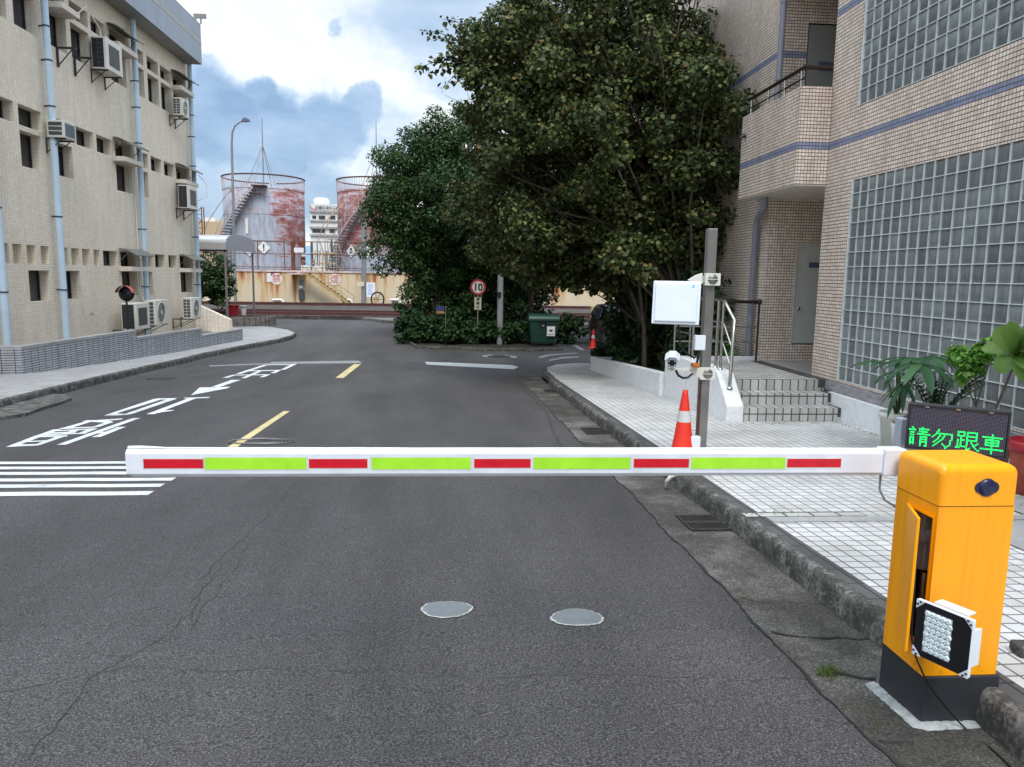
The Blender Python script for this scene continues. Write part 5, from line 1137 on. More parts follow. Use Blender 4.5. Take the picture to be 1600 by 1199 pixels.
# coil of wire lying on the lane line
b = MB(); c0 = gnd(400, 692)
for k in range(4):
    pts = []; 
    for j in range(40):
        a = 2 * PI * j / 39 + k; rx = .30 + .03 * k; ry = .14 + .02 * k; x = c0.x + rx * math.cos(a) + .02 * k; y = c0.y + ry * math.sin(a) + .03; pts.append((x, y, G(y) + .012 + .006 * abs(math.sin(3 * a + k))))
    b.tube(pts, .0035, 5)
tag(b.build('wire_coil', M_GALV), 'loose coil of thin wire lying on the road by the yellow line', 'wire')
b = MB(); c0 = gnd(1597, 1025, .15); b.prism([(c0.x - .03, c0.y - .03), (c0.x + .06, c0.y - .03), (c0.x + .07, c0.y + .05), (c0.x - .02, c0.y + .06)], SW(c0.y), SW(c0.y) + .05); tag(b.build('stone', M_KERB, None, .012, 3), 'small dark stone lying on the white pavement tiles', 'stone')

# ================================================================== FAR SIDE: WALL, TANKS, YARD
YB = 62.0
BW = thing('bund_wall', (-6, YB, -1.05), 'long cream concrete wall with rust streaks below the storage tanks', 'wall')
b = MB(); b.box(-45, 45, YB, YB + .3, -1.06, 1.63); b.build('wall_body', M_BUND, BW)
b = MB(); b.box(-45, 45, YB - .08, YB + .4, 1.632, 1.78); b.build('coping', M_RAILP, BW)
b = MB()
for x in (-24, -14.9, -12.3, -3, 2.5, 8): b.box(x - .12, x + .12, YB - .12, YB - .001, -1.05, 1.629)
b.build('buttress', M_BUND, BW)
RLf = thing('bund_railing', (-6, YB + .15, 1.78), 'rust brown pipe railing along the top of the cream wall', 'railing')
b = MB(); 
for z in (4.05, 3.05, 2.0): b.tube([(-30, YB + .15, z), (24, YB + .15, z)], .035, 6)
b.build('rails', M_RUST, RLf); b = MB()
for x in rng_(-30, 24, 2.05): b.tube([(x, YB + .15, 1.78), (x, YB + .15, 4.05)], .04, 6)
b.build('posts', M_RUST, RLf)
def tank(cx, cy, r, num, signs, label, first):
    t = thing('storage_tank', (cx, cy, -1), label, 'storage tank', 'peeling storage tanks'); zt = 9.1
    b = MB(); b.lathe((cx, cy, 0), [(r, -1), (r, 1.6), (r, 4.0), (r, 6.4), (r, zt), (r * .98, zt + .05), (0, zt + .35)], 72); b.build('shell', M_TANK, t)
    b = MB()
    for z in (1.9, 4.3, 6.7, 8.95): b.lathe((cx, cy, z), [(r + .005, 0), (r + .03, .01), (r + .03, .05), (r + .005, .06)], 72)
    b.build('weld_band', M_TANK, t)
    b = MB(); ang0, ang1 = (math.radians(-60), math.radians(275)); n = 66; zr = 10.15
    arc = [(cx + (r + .05) * math.cos(ang0 + (ang1 - ang0) * k / n - PI / 2 - .4), cy + (r + .05) * math.sin(ang0 + (ang1 - ang0) * k / n - PI / 2 - .4), zr) for k in range(n + 1)]
    b.tube([(cx + (r + .05) * math.cos(a), cy + (r + .05) * math.sin(a), zr) for a in [math.radians(95 + 350 * k / 80) for k in range(81)]], .07, 6); ro = b.build('guard_ring', M_RUSTR, t)
    b = MB()
    for k in range(92):
        a = math.radians(95 + 350 * k / 92); b.tube([(cx + (r + .03) * math.cos(a), cy + (r + .03) * math.sin(a), zt), (cx + (r + .03) * math.cos(a), cy + (r + .03) * math.sin(a), zr)], .02, 4, caps=False)
    o = b.build('guard_bars', M_RAILP, t); o['kind'] = 'stuff'
    # spiral stair climbing round the camera side from the left
    s_ = MB(); n = 30; zs0, zs1 = 1.2, 9.0
    for k in range(n):
        a = math.radians(180 + 8 + 84 * k / n); zz = zs0 + (zs1 - zs0) * k / n
        if True:
            s_.obox(Matrix.Translation((cx + (r + .5) * math.cos(a), cy + (r + .5) * math.sin(a), zz)) @ Matrix.Rotation(a, 4, 'Z'), 1.0, .34, .11)
    s_.build('stair_treads', M_POLEC, t); s_ = MB()
    for off in (.02, 1.0): s_.tube([(cx + (r + off) * math.cos(math.radians(188 + 84 * k / n)), cy + (r + off) * math.sin(math.radians(188 + 84 * k / n)), zs0 + (zs1 - zs0) * k / n - .1) for k in range(n + 1)], .05, 5)
    s_.tube([(cx + (r + 1.0) * math.cos(math.radians(188 + 84 * k / n)), cy + (r + 1.0) * math.sin(math.radians(188 + 84 * k / n)), zs0 + (zs1 - zs0) * k / n + 1.0) for k in range(n + 1)], .03, 5)
    for k in range(0, n + 1, 2): a = math.radians(188 + 84 * k / n); zz = zs0 + (zs1 - zs0) * k / n; s_.tube([(cx + (r + 1) * math.cos(a), cy + (r + 1) * math.sin(a), zz - .1), (cx + (r + 1) * math.cos(a), cy + (r + 1) * math.sin(a), zz + 1)], .022, 4)
    s_.build('stair_frame', M_RAILP, t)
    a = math.radians(272 + 6); s_ = MB(); s_.obox(Matrix.Translation((cx + (r + .5) * math.cos(a), cy + (r + .5) * math.sin(a), 9.08)) @ Matrix.Rotation(a, 4, 'Z'), 1.1, 1.3, .07); s_.build('landing_plate', M_RUST, t)
    # lightning mast on guys
    s_ = MB(); s_.tube([(cx, cy, zt + .3), (cx, cy, 13.4), (cx, cy, 15.6)], [.05, .05, .03], 6)
    for dx, dy in ((-1.35, -1), (1.35, -1), (.5, 1.2), (-.5, -1.6)): s_.tube([(cx, cy, 13.2), (cx + dx * 1.0, cy + dy, zt + .2)], .028, 4)
    s_.build('lightning_mast', M_GALV, t)
    b = MB(); p = [(cx - r - 1.7, cy - 1.5, 4.3), (cx - r - 1.1, cy - 1.8, 5.9), (cx - r + .2, cy - 2.6, 7.4), (cx - r + 1.5, cy - 3.6, 8.6)]; b.tube(p, .04, 6); b.tube([(cx - r - 1.7, cy - 1.5, 4.3), (cx - r - 1.75, cy - 1.5, 2)], .04, 6); b.build('vent_pipe', M_RAILP, t)
    for (ang, z, kind) in signs:
        a = math.radians(ang); n_ = Vector((math.cos(a), math.sin(a), 0)); c_ = Vector((cx, cy, z)) + n_ * (r + .09); M_ = facing(c_, n_)
        if kind == '1': text('tank_number', '1', 1.9, M_, M_SIGNW, t, .01, .02)
        else:
            b = MB(); s = .56; b.extr([M_ @ Vector(p) for p in ((0, -s, 0), (s, 0, 0), (0, s, 0), (-s, 0, 0))], M_.to_3x3() @ Vector((0, 0, .02))); so = b.build('warning_diamond', M_SIGNW, t)
            b = MB()
            if kind == '!': b.extr([M_ @ Vector(p) for p in ((-.045, -.12, .022), (.045, -.12, .022), (.075, .30, .022), (-.075, .30, .022))], M_.to_3x3() @ Vector((0, 0, .01))); b.extr([M_ @ Vector((.065 * math.cos(q), -.24 + .065 * math.sin(q), .022)) for q in [2 * PI * i / 10 for i in range(10)]], M_.to_3x3() @ Vector((0, 0, .01)))
            elif kind == 's':
                b.extr([M_ @ Vector((.12 * math.cos(q), .17 + .13 * math.sin(q), .022)) for q in [2 * PI * i / 12 for i in range(12)]], M_.to_3x3() @ Vector((0, 0, .01)))
                for sg in (-1, 1): b.extr([M_ @ Vector(p) for p in ((-.2 * sg, -.03, .022), (-.17 * sg, .03, .022), (.2 * sg, -.17, .022), (.17 * sg, -.23, .022))], M_.to_3x3() @ Vector((0, 0, .01)))
            else: b.extr([M_ @ Vector(p) for p in ((-.1, -.2, .022), (.18, 0, .022), (-.1, .2, .022), (-.02, 0, .022))], M_.to_3x3() @ Vector((0, 0, .01)))
            if len(b.f): b.build('symbol', M_SIGNK, so)
    return t
def tang(cx, cy, r, px):      # bearing on the tank where the photo's column px touches it
    best = min(range(181, 360), key=lambda a: abs(px - projx(cx + r * math.cos(math.radians(a)), cy + r * math.sin(math.radians(a)))))
    return best
def projx(x, y):
    v = R.transposed() @ (Vector((x, y, 4)) - CAM); return PCX + FOC * v.x / v.z
T1 = (-17.55, 73.5, 3.62); T2 = (-7.2, 73.5, 3.62)
tank(*T1, '1', ((tang(*T1, 387), 5.55, '1'), (tang(*T1, 412), 3.75, '!'), (tang(*T1, 391), 3.55, 'b')), 'peeling grey and red storage tank number one with spiral stair behind the canopy', True)
tank(*T2, '2', ((tang(*T2, 550), 3.6, 's'), (tang(*T2, 574), 3.6, 'a')), 'peeling storage tank half hidden by the dense tree', False)
# red ringed letters on the wall: no smoking, no fire
def disc(px, py, ch, label):
    c = onY(px, py, YB - .03); t = thing('round_sign', (c.x, c.y, c.z), label, 'sign', 'round warning signs on the cream wall'); b = MB(); n = 24; r = .46
    b.extr([(c.x + r * math.cos(2 * PI * k / n), YB - .03, c.z + r * math.sin(2 * PI * k / n)) for k in range(n)], (0, .02, 0)); b.build('disc', simple('pale_pink_disc', (.74, .66, .64), .6), t)
    text('character', ch, .72, facing((c.x, YB - .04, c.z), (0, -1, 0)), simple('faded_red_paint', (.50, .12, .12), .6), t, .005, .0)
disc(331, 434, '嚴', 'round sign with a red character on the wall left of the leafy tree'); disc(432, 436, '禁', 'round sign with a red character on the wall between tree and yellow stair'); disc(523, 437, '煙', 'round sign with a red character above the yellow stair')
for px, py, w, h, lb in ((417, 434, .62, .72, 'white notice board on the cream wall beside the round sign'), (343, 410, .4, .7, 'small white notice behind the canopy tree')):
    c = onY(px, py, YB - .05); b = MB(); b.box(c.x - w / 2, c.x + w / 2, YB - .06, YB - .02, c.z - h / 2, c.z + h / 2); tag(b.build('notice_board', M_SIGNW), lb, 'notice')
# yellow stair in front of the wall
YS = thing('wall_stair', (-8, 61.2, -1), 'rusty yellow stair slanting down in front of the cream wall', 'stair')
a_, c_ = onY(476, 427, 61.3), onY(555, 481, 61.3)
for yy in (61.25, 60.55):
    b = MB(); b.extr([(a_.x, yy, a_.z), (a_.x + .35, yy, a_.z), (c_.x + .3, yy, c_.z), (c_.x - .1, yy, c_.z)], (0, .05, 0)); b.build('stringer', M_YRUST, YS)
b = MB()
for k in range(14): t_ = (k + .5) / 14; x = a_.x + .2 + (c_.x - a_.x) * t_; z = a_.z + (c_.z - a_.z) * t_; b.box(x - .14, x + .14, 60.6, 61.25, z + .05, z + .09)
b.build('treads', M_RUST, YS); b = MB()
b.tube([(a_.x, 60.55, a_.z + 1), (c_.x, 60.55, c_.z + 1)], .03, 5); b.tube([(a_.x, 60.55, a_.z + .55), (c_.x, 60.55, c_.z + .55)], .02, 5)
for k in range(5): t_ = k / 4; x = a_.x + (c_.x - a_.x) * t_; z = a_.z + (c_.z - a_.z) * t_; b.tube([(x, 60.55, z), (x, 60.55, z + 1)], .025, 5)
b.build('stair_rail', M_YRUST, YS)
b = MB(); q0 = onY(455, 426, 61.5); b.box(q0.x, a_.x, 60.5, 61.9, a_.z - .12, a_.z); b.build('platform', M_RAILP, YS)
DB = thing('wall_cabinet', (onY(471, 450, 61.6).x, 61.7, 0), 'grey control box with white notices below the stair platform', 'control box')
for px, py, w, h, m in ((471, 442, .35, .45, M_POLEC), (470, 448.5, .28, .22, M_SIGNW), (471, 461, .4, .75, M_ACG)):
    c = onY(px, py, 61.6); b = MB(); b.box(c.x - w / 2, c.x + w / 2, 61.55 if m != M_SIGNW else 61.5, 61.9, c.z - h / 2, c.z + h / 2); b.build('box' if m != M_SIGNW else 'label_plate', m, DB)
for px, lb in ((333, 'left of the canopy tree'), (434, 'below the white notice board'), (541, 'under the yellow stair'), (618, 'beside the dense tree')):
    c = onY(px, 470, 61.5); t = thing('pipe_outlet', (c.x, 61.5, c.z), 'white bent pipe outlet low on the cream wall, ' + lb, 'pipe', 'white pipe outlets on the wall')
    b = MB(); b.tube([(c.x - .45, 61.6, c.z + .05), (c.x + .25, 61.5, c.z + .08), (c.x + .42, 61.45, c.z - .02), (c.x + .45, 61.45, c.z - .25)], .09, 8); b.build('spout', M_SIGNW, t); b = MB(); b.box(c.x - .3, c.x + .15, 61.5, 61.98, c.z - .4, c.z - .06); b.build('valve_box', M_ACG, t)
# posts behind the wall: gate frame, pipes
GF = thing('rusty_gate_frame', (onY(465, 400, 62.5).x, 62.6, 1.8), 'rusty gate frame with white notices on top of the cream wall', 'gate')
for px in (458, 473): c = onY(px, 400, 62.6); b = MB(); b.box(c.x - .14, c.x + .14, 62.5, 62.75, 1.7, 4.1); b.build('post', M_RUST, GF)
for px, py, w, h in ((467, 391, .75, .38), (475, 399, .4, .25), (475, 419, .45, .42), (490, 420, 1.1, .36)): c = onY(px, py, 62.3); b = MB(); b.box(c.x - w / 2, c.x + w / 2, 62.28, 62.32, c.z - h / 2, c.z + h / 2); b.build('notice', M_SIGNW, GF)
PR = thing('pipe_rack', (onY(500, 400, 68).x, 68, 1), 'tangle of yellow green process pipes between the two tanks', 'pipe rack')
for k in range(15):
    x = onY(486 + k * 2.8, 400, 67).x; b = MB(); z1_ = random.uniform(2.6, 4.6); b.tube([(x, 67 + random.uniform(-1, 1.5), 1), (x, 67.5, z1_)], random.choice((.05, .08, .03)), 6)
    if k % 3 == 0: b.tube([(x, 67.5, z1_), (x + random.uniform(.6, 1.8), 67.6, z1_), (x + 1.6, 67.6, 1.5)], .05, 6)
    b.build('pipe', random.choice((M_YRUST, M_GALV, M_POLEC)), PR)
for z in (2.4, 3.3): b = MB(); b.tube([(onY(484, 400, 67).x, 67.4, z), (onY(527, 400, 67).x, 67.4, z)], .06, 6); b.build('pipe', M_YRUST, PR)
# hoop ladder in front of second tank
b = MB(); c = onY(512, 400, 66); b.tube([(c.x - .2, 66, 1), (c.x - .2, 66, 5), (c.x + .3, 66, 6.4), (c.x + 1.4, 67, 7.6)], .04, 6); tag(b.build('vent_hose', M_YRUST), 'thin yellow vent pipe curving up in front of the half hidden tank', 'pipe')
# lattice mast far left
LM = thing('lattice_mast', (onY(314, 400, 70).x, 70, -1), 'rusty lattice mast just past the corner of the beige building', 'mast'); c = onY(314, 400, 70); b = MB()
for sx in (-.3, .3):
    for sy in (-.3, .3): b.tube([(c.x + sx, 70 + sy, -1), (c.x + sx, 70 + sy, 7.2)], .05, 5)
for k in range(14): z = -1 + k * .58; s_ = 1 if k % 2 else -1; b.tube([(c.x - .3 * s_, 69.7, z), (c.x + .3 * s_, 69.7, z + .58)], .03, 4); b.tube([(c.x - .3, 69.7, z), (c.x + .3, 69.7, z)], .03, 4)
b.build('lattice', M_RUST, LM)
# street lamp
SL = thing('street_lamp', (-16.35, 58.5, -1), 'tall curved street lamp rising behind the entrance canopy', 'street lamp'); q = [onY(368, 480, 58.5), onY(365.5, 360, 58.5), onY(362, 225, 58.5), onY(363, 207, 58.5), onY(367, 197, 58.5), onY(375, 191, 58.5), onY(380, 189.5, 58.5)]
b = MB(); b.tube(q, [.12, .11, .08, .07, .06, .05, .05], 10); b.build('pole', M_POLEC, SL); h = onY(380, 189, 58.5); b = MB(); b.extr([(h.x - .12, 58.35, h.z), (h.x + .1, 58.35, h.z + .25), (h.x + .42, 58.35, h.z + .13), (h.x + .5, 58.35, h.z - .03), (h.x + .05, 58.35, h.z - .1)], (0, .3, 0)); b.build('lamp_head', M_BPLATE, SL, .02)
# grey post with notice near the wheel
PN = thing('utility_post', (onY(568, 478, 60).x, 60, -.8), 'thick grey post with a white notice in front of the cream wall', 'post'); c = onY(568, 440, 60); b = MB(); b.tube([(c.x, 60, -.82), (c.x + .1, 60, 5.6)], .19, 14); b.build('post', M_POLEC, PN)
c = onY(579.5, 453, 59.8); b = MB(); b.box(c.x - .33, c.x + .33, 59.75, 59.8, c.z - .56, c.z + .56); no = b.build('notice', M_WPLA, PN); b = MB()
for k in range(9): b.box(c.x - .22, c.x + random.uniform(.05, .24), 59.742, 59.749, c.z + .42 - k * .1, c.z + .45 - k * .1)
b.build('print_lines', simple('blue_print', (.25, .32, .62), .6), no)
c = onY(566, 444, 59.8); b = MB(); b.box(c.x - .4, c.x + .15, 59.7, 59.75, c.z - .17, c.z + .17); b.build('cream_plate', simple('cream_plate', (.60, .56, .38), .6), PN)
WH = thing('old_wheel', (onY(590, 476, 59).x, 59, -.8), 'rusty spoked wheel standing against the cream wall', 'wheel'); c = onY(590, 477, 59); b = MB(); n = 28; R_ = .48
b.tube([(c.x + R_ * math.cos(2 * PI * k / n), 59, -.34 + R_ * 1.15 * math.sin(2 * PI * k / n)) for k in range(n + 1)], .06, 8); b.build('rim', M_TYRE, WH); b = MB()
for k in range(6): a = PI * k / 3; b.tube([(c.x, 59, -.34), (c.x + R_ * math.cos(a), 59, -.34 + R_ * 1.15 * math.sin(a))], .022, 5)
b.build('spokes', M_RUST, WH)
# far buildings
OB = thing('white_office_block', (onY(515, 400, 200).x, 200, -1), 'distant white office block with a rooftop sign between the tanks', 'building')
p0, p1 = onY(484.5, 325, 200), onY(600, 400, 200); zt = onY(500, 319, 200).z
b = MB(); b.box(p0.x, p1.x, 200, 214, -1, zt); b.build('wall', M_OFFW, OB)
for y_, h_ in ((331, .5), (345.5, .35), (356, .5), (368, .5)): z = onY(500, y_, 199.8).z; b = MB(); b.box(p0.x - .2, p1.x, 199.6, 199.99, z - h_ / 2, z + h_ / 2); b.build('floor_band', M_CONC, OB)
for (px0, px1, py0, py1) in ((488, 494, 337, 342), (498, 508, 337, 343), (515, 524, 337, 343), (488, 508, 358, 364), (515, 524, 358, 364), (532, 545, 337, 343), (532, 545, 358, 364)):
    a_, c_ = onY(px0, py0, 199.9), onY(px1, py1, 199.9); b = MB(); b.box(a_.x, c_.x, 199.88, 199.99, c_.z, a_.z); b.build('window', M_DKGLASS, OB)
c = onY(512, 325.0, 199.7); text('roof_lettering', '中國石油化工公司', .85, facing((c.x + .3, 199.6, c.z), (0, -1, 0)), M_SIGNK, OB, .02, .01)
b = MB(); c = onY(490, 324.5, 199.7); b.tube([(c.x - .9, 199.6, c.z + .6), (c.x - .6, 199.6, c.z - .2), (c.x, 199.6, c.z - .45), (c.x + .9, 199.6, c.z - .3)], .11, 6); b.build('emblem', M_SIGNR, OB)
b = MB(); a_ = onY(488, 319, 203); c_ = onY(512, 309, 203); b.lathe(((a_.x + c_.x) / 2, 205, a_.z - .2), [(2.1, 0), (2.1, c_.z - a_.z - .3), (1.5, c_.z - a_.z + .2), (0, c_.z - a_.z + .3)], 20); b.build('water_tank', M_OFFW, OB)
b = MB(); a_, c_ = onY(300, 345, 130), onY(362, 420, 130); b.box(a_.x - 8, c_.x, 130, 142, -1, onY(320, 346, 130).z); tag(b.build('beige_block', M_BUILDB), 'far beige flat roofed block left of the first tank', 'building')
b = MB(); a_, c_ = onY(318, 340, 135), onY(336, 345, 135); b.box(a_.x, c_.x, 135, 140, 9, onY(320, 340, 135).z); tag(b.build('roof_house', M_OFFW), 'pale rooftop hut above the far beige block', 'building')
for k in range(6):
    x = 2 + k * 3.4; b = MB(); b.box(x, x + 2.9, 63.5, 63.7, 1.0, 3.3); tag(b.build('yard_panel', M_SIGNW if k % 2 else M_BUILDB), ('cream yard panel behind the concrete pole', 'white yard panel behind the concrete pole', 'cream yard panel over the green bin', 'white yard panel right of the green bin', 'cream yard panel over the lone cone', 'white yard panel behind the black car')[k], 'panel', 'yard panels under the trees')
b = MB(); c = onY(929, 487, 44); b.box(c.x - .22, c.x + .22, 43.8, 44.1, c.z - .3, c.z + .3); tag(b.build('yellow_box', M_YRUST), 'small yellow box on the rail bed seen under the trees', 'box')

# ================================================================== ISLAND: signs, pole, bin, car
ZI = -1.0
SP = thing('speed_sign', (.93, 28.5, ZI), 'round red ringed sign reading 10 above a small plate in the bushes', 'sign')
b = MB(); b.tube([(.93, 28.52, ZI), (.93, 28.52, 1.1)], .03, 10); b.build('post', M_GALV, SP)
c = Vector((.93, 28.47, 1.17)); r = .29; n = 36
b = MB(); b.extr([(c.x + r * math.cos(2 * PI * k / n), 28.47, c.z + r * math.sin(2 * PI * k / n)) for k in range(n)], (0, .012, 0)); di = b.build('disc', simple('shaded_sign_red', (.24, .015, .018), .6), SP)  # sign red darkened to stand in for the shade under the trees
b = MB(); b.extr([(c.x + r * .74 * math.cos(2 * PI * k / n), 28.465, c.z + r * .74 * math.sin(2 * PI * k / n)) for k in range(n)], (0, .004, 0)); b.build('white_field', simple('shaded_sign_white', (.40, .39, .36), .6, var=.2), di)  # white dulled likewise, tree shade put into the colour
text('speed_number', '10', .36, facing((c.x, 28.46, c.z - .01), (0, -1, 0)), M_SIGNK, di, .003, .012)
b = MB(); b.box(.80, 1.06, 28.46, 28.475, .33, .80); pl_ = b.build('lower_plate', simple('shaded_cream_plate', (.34, .33, .24), .6), SP)  # plate cream also darkened in place of tree shade
for k, ch in enumerate('請慢行'): text('character', ch, .13, facing((.93, 28.455, .72 - k * .155), (0, -1, 0)), M_SIGNK, pl_, .002, .002)
b = MB(); b.tube([(1.78, 28.6, ZI), (1.76, 28.6, 4.8)], [.12, .10], 16); 
UP = thing('concrete_pole', (1.78, 28.6, ZI), 'pale concrete utility pole standing in the bushes next to the speed sign', 'pole'); b.build('shaft', M_POLEC, UP); b = MB(); b.box(1.66, 1.80, 28.44, 28.5, .82, 1.0); b.build('meter_box', M_BPLA, UP)
b = MB(); b.box(-.62, -.33, 28.42, 28.46, .17, .44); SS = thing('small_blue_sign', (-.4, 28.5, ZI), 'small blue and orange sign on a thin post in the left bushes', 'sign'); b.build('orange_field', simple('dull_orange', (.28, .13, .05), .6), SS)
b = MB(); b.box(-.62, -.33, 28.41, 28.419, .28, .44); b.build('blue_field', simple('sign_blue', (.02, .03, .14), .5), SS); b = MB(); b.tube([(-.27, 28.5, ZI), (-.27, 28.5, .45)], .02, 8); b.build('post', M_GALV, SS)
BN = thing('wheeled_bin', (3.35, 28.2, ZI), 'large green wheeled rubbish bin with a white sticker under the trees', 'bin')
b = MB(); bx, by = 3.38, 28.25
v0 = [(bx - .47, by - .32), (bx + .44, by - .32), (bx + .44, by + .38), (bx - .47, by + .38)]; v1 = [(bx - .54, by - .42), (bx + .52, by - .42), (bx + .52, by + .46), (bx - .54, by + .46)]
b.add([(x, y, ZI + .16) for x, y in v0] + [(x, y, .0) for x, y in v1], [(0, 1, 5, 4), (1, 2, 6, 5), (2, 3, 7, 6), (3, 0, 4, 7), (3, 2, 1, 0), (4, 5, 6, 7)]); b.build('bin_body', M_GREENB, BN, .02)
b = MB(); b.box(bx - .60, bx + .58, by - .46, by + .5, -.02, .06); vs = []
for k in range(7): a = PI * k / 6; vs += [(bx - .58, by + .02 - .46 * math.cos(a), .06 + .16 * math.sin(a)), (bx + .56, by + .02 - .46 * math.cos(a), .06 + .16 * math.sin(a))]
b.add(vs, [(2 * k, 2 * k + 1, 2 * k + 3, 2 * k + 2) for k in range(6)] + [tuple(range(0, 14, 2)), tuple(range(13, 0, -2))]); b.build('lid', M_GREENB, BN, .01)
b = MB(); b.box(bx + .10, bx + .40, by - .43, by - .415, -.58, -.22); st = b.build('sticker', M_SIGNW, BN)
b = MB(); b.box(bx + .19, bx + .31, by - .434, by - .4301, -.42, -.34); b.box(bx + .15, bx + .36, by - .434, by - .4301, -.53, -.51); b.build('sticker_mark', M_ACG, st)
b = MB(); b.lathe((bx - .06, by - .43, -.12), [(.13, 0), (.13, .02), (0, .02)], 18, axis='Y'); b.build('lock_cover', M_BPLA, BN)
for x in (-.4, .38):
    for y in (-.25, .3): b = MB(); b.lathe((bx + x - .02, by + y, ZI + .08), [(0, 0), (.08, 0), (.08, .04), (0, .04)], 14, axis='X'); b.build('wheel', M_TYRE, BN)
# black car
CR = thing('parked_car', (6.5, 29.2, ZI), 'black car parked nose out behind the big tree', 'car')
cx0, cx1 = 5.62, 7.42
def csec(y, zs, inset):      # cross-section loop at y: list of (x, z)
    return [(cx0 + inset[0], y, zs[0]), (cx0 + inset[1], y, zs[1]), (cx0 + inset[2], y, zs[2]), (cx0 + inset[3], y, zs[3]), (cx1 - inset[3], y, zs[3]), (cx1 - inset[2], y, zs[2]), (cx1 - inset[1], y, zs[1]), (cx1 - inset[0], y, zs[0])]
yn = 27.1
secs = [csec(yn, (ZI + .22, ZI + .45, ZI + .62, ZI + .66), (.15, .1, .15, .4)), csec(yn + .12, (ZI + .2, ZI + .45, ZI + .75, ZI + .82), (.05, .02, .06, .25)), csec(yn + .95, (ZI + .2, ZI + .5, ZI + .93, ZI + 1.0), (.02, 0, .05, .2)),
        csec(yn + 1.75, (ZI + .2, ZI + .5, ZI + .98, ZI + 1.5), (.02, 0, .04, .24)), csec(yn + 2.6, (ZI + .2, ZI + .5, ZI + 1.0, ZI + 1.58), (.02, 0, .04, .24)), csec(yn + 3.7, (ZI + .2, ZI + .5, ZI + 1.0, ZI + 1.52), (.02, 0, .05, .26)), csec(yn + 4.35, (ZI + .25, ZI + .5, ZI + .95, ZI + 1.0), (.06, .03, .1, .3))]
vs = [p for s_ in secs for p in s_]; b = MB(); b.add(vs, [(i * 8 + k, i * 8 + (k + 1) % 8, (i + 1) * 8 + (k + 1) % 8, (i + 1) * 8 + k) for i in range(6) for k in range(8)] + [tuple(reversed(range(8))), tuple(range(48, 56))]); b.build('body', M_CAR, CR, .05, 3)
b = MB(); b.extr([(cx0 + .32, yn + .98, ZI + 1.02), (cx1 - .32, yn + .98, ZI + 1.02), (cx1 - .34, yn + 1.66, ZI + 1.46), (cx0 + .34, yn + 1.66, ZI + 1.46)], (0, -.02, .02)); b.build('windscreen', M_DKGLASS, CR)
b = MB(); b.extr([(cx0 + .0, yn + 1.5, ZI + 1.05), (cx0 + .0, yn + 3.7, ZI + 1.08), (cx0 + .18, yn + 3.5, ZI + 1.45), (cx0 + .18, yn + 1.95, ZI + 1.45)], (-.012, 0, .004)); b.build('side_window', M_DKGLASS, CR)
M_HL = simple('headlight_glass', (.35, .38, .40), .08, .3, var=.3, scale=12)
for sx in (cx0 + .28, cx1 - .28): b = MB(); b.obox(Matrix.Translation((sx, yn + .06, ZI + .66)) @ Matrix.Rotation(.35 if sx < 6.5 else -.35, 4, 'Z'), .36, .1, .15); b.build('headlight', M_HL, CR, .03, 3)
b = MB(); b.box(cx0 + .55, cx1 - .55, yn - .03, yn + .05, ZI + .48, ZI + .62); b.build('grille', M_GALV, CR); b = MB(); b.obox(Matrix.Translation((cx0 + .25, yn + .02, ZI + .38)), .2, .06, .08); b.build('fog_light', M_HL, CR)
b = MB(); b.obox(Matrix.Translation((cx0 - .08, yn + 1.5, ZI + 1.06)), .18, .1, .13); b.build('wing_mirror', M_CAR, CR, .03)
for sx in (cx0 + .0, cx1 - .2):
    for y in (yn + .8, yn + 3.5): b = MB(); b.lathe((sx, y, ZI + .32), [(0, 0), (.2, 0), (.32, .02), (.32, .18), (.2, .2), (0, .2)], 24, axis='X'); wo = b.build('wheel', M_TYRE, CR); b = MB(); b.lathe((sx - .005, y, ZI + .32), [(0, -.002), (.19, 0), (.19, .21), (0, .212)], 18, axis='X'); b.build('rim', M_GALV, wo)

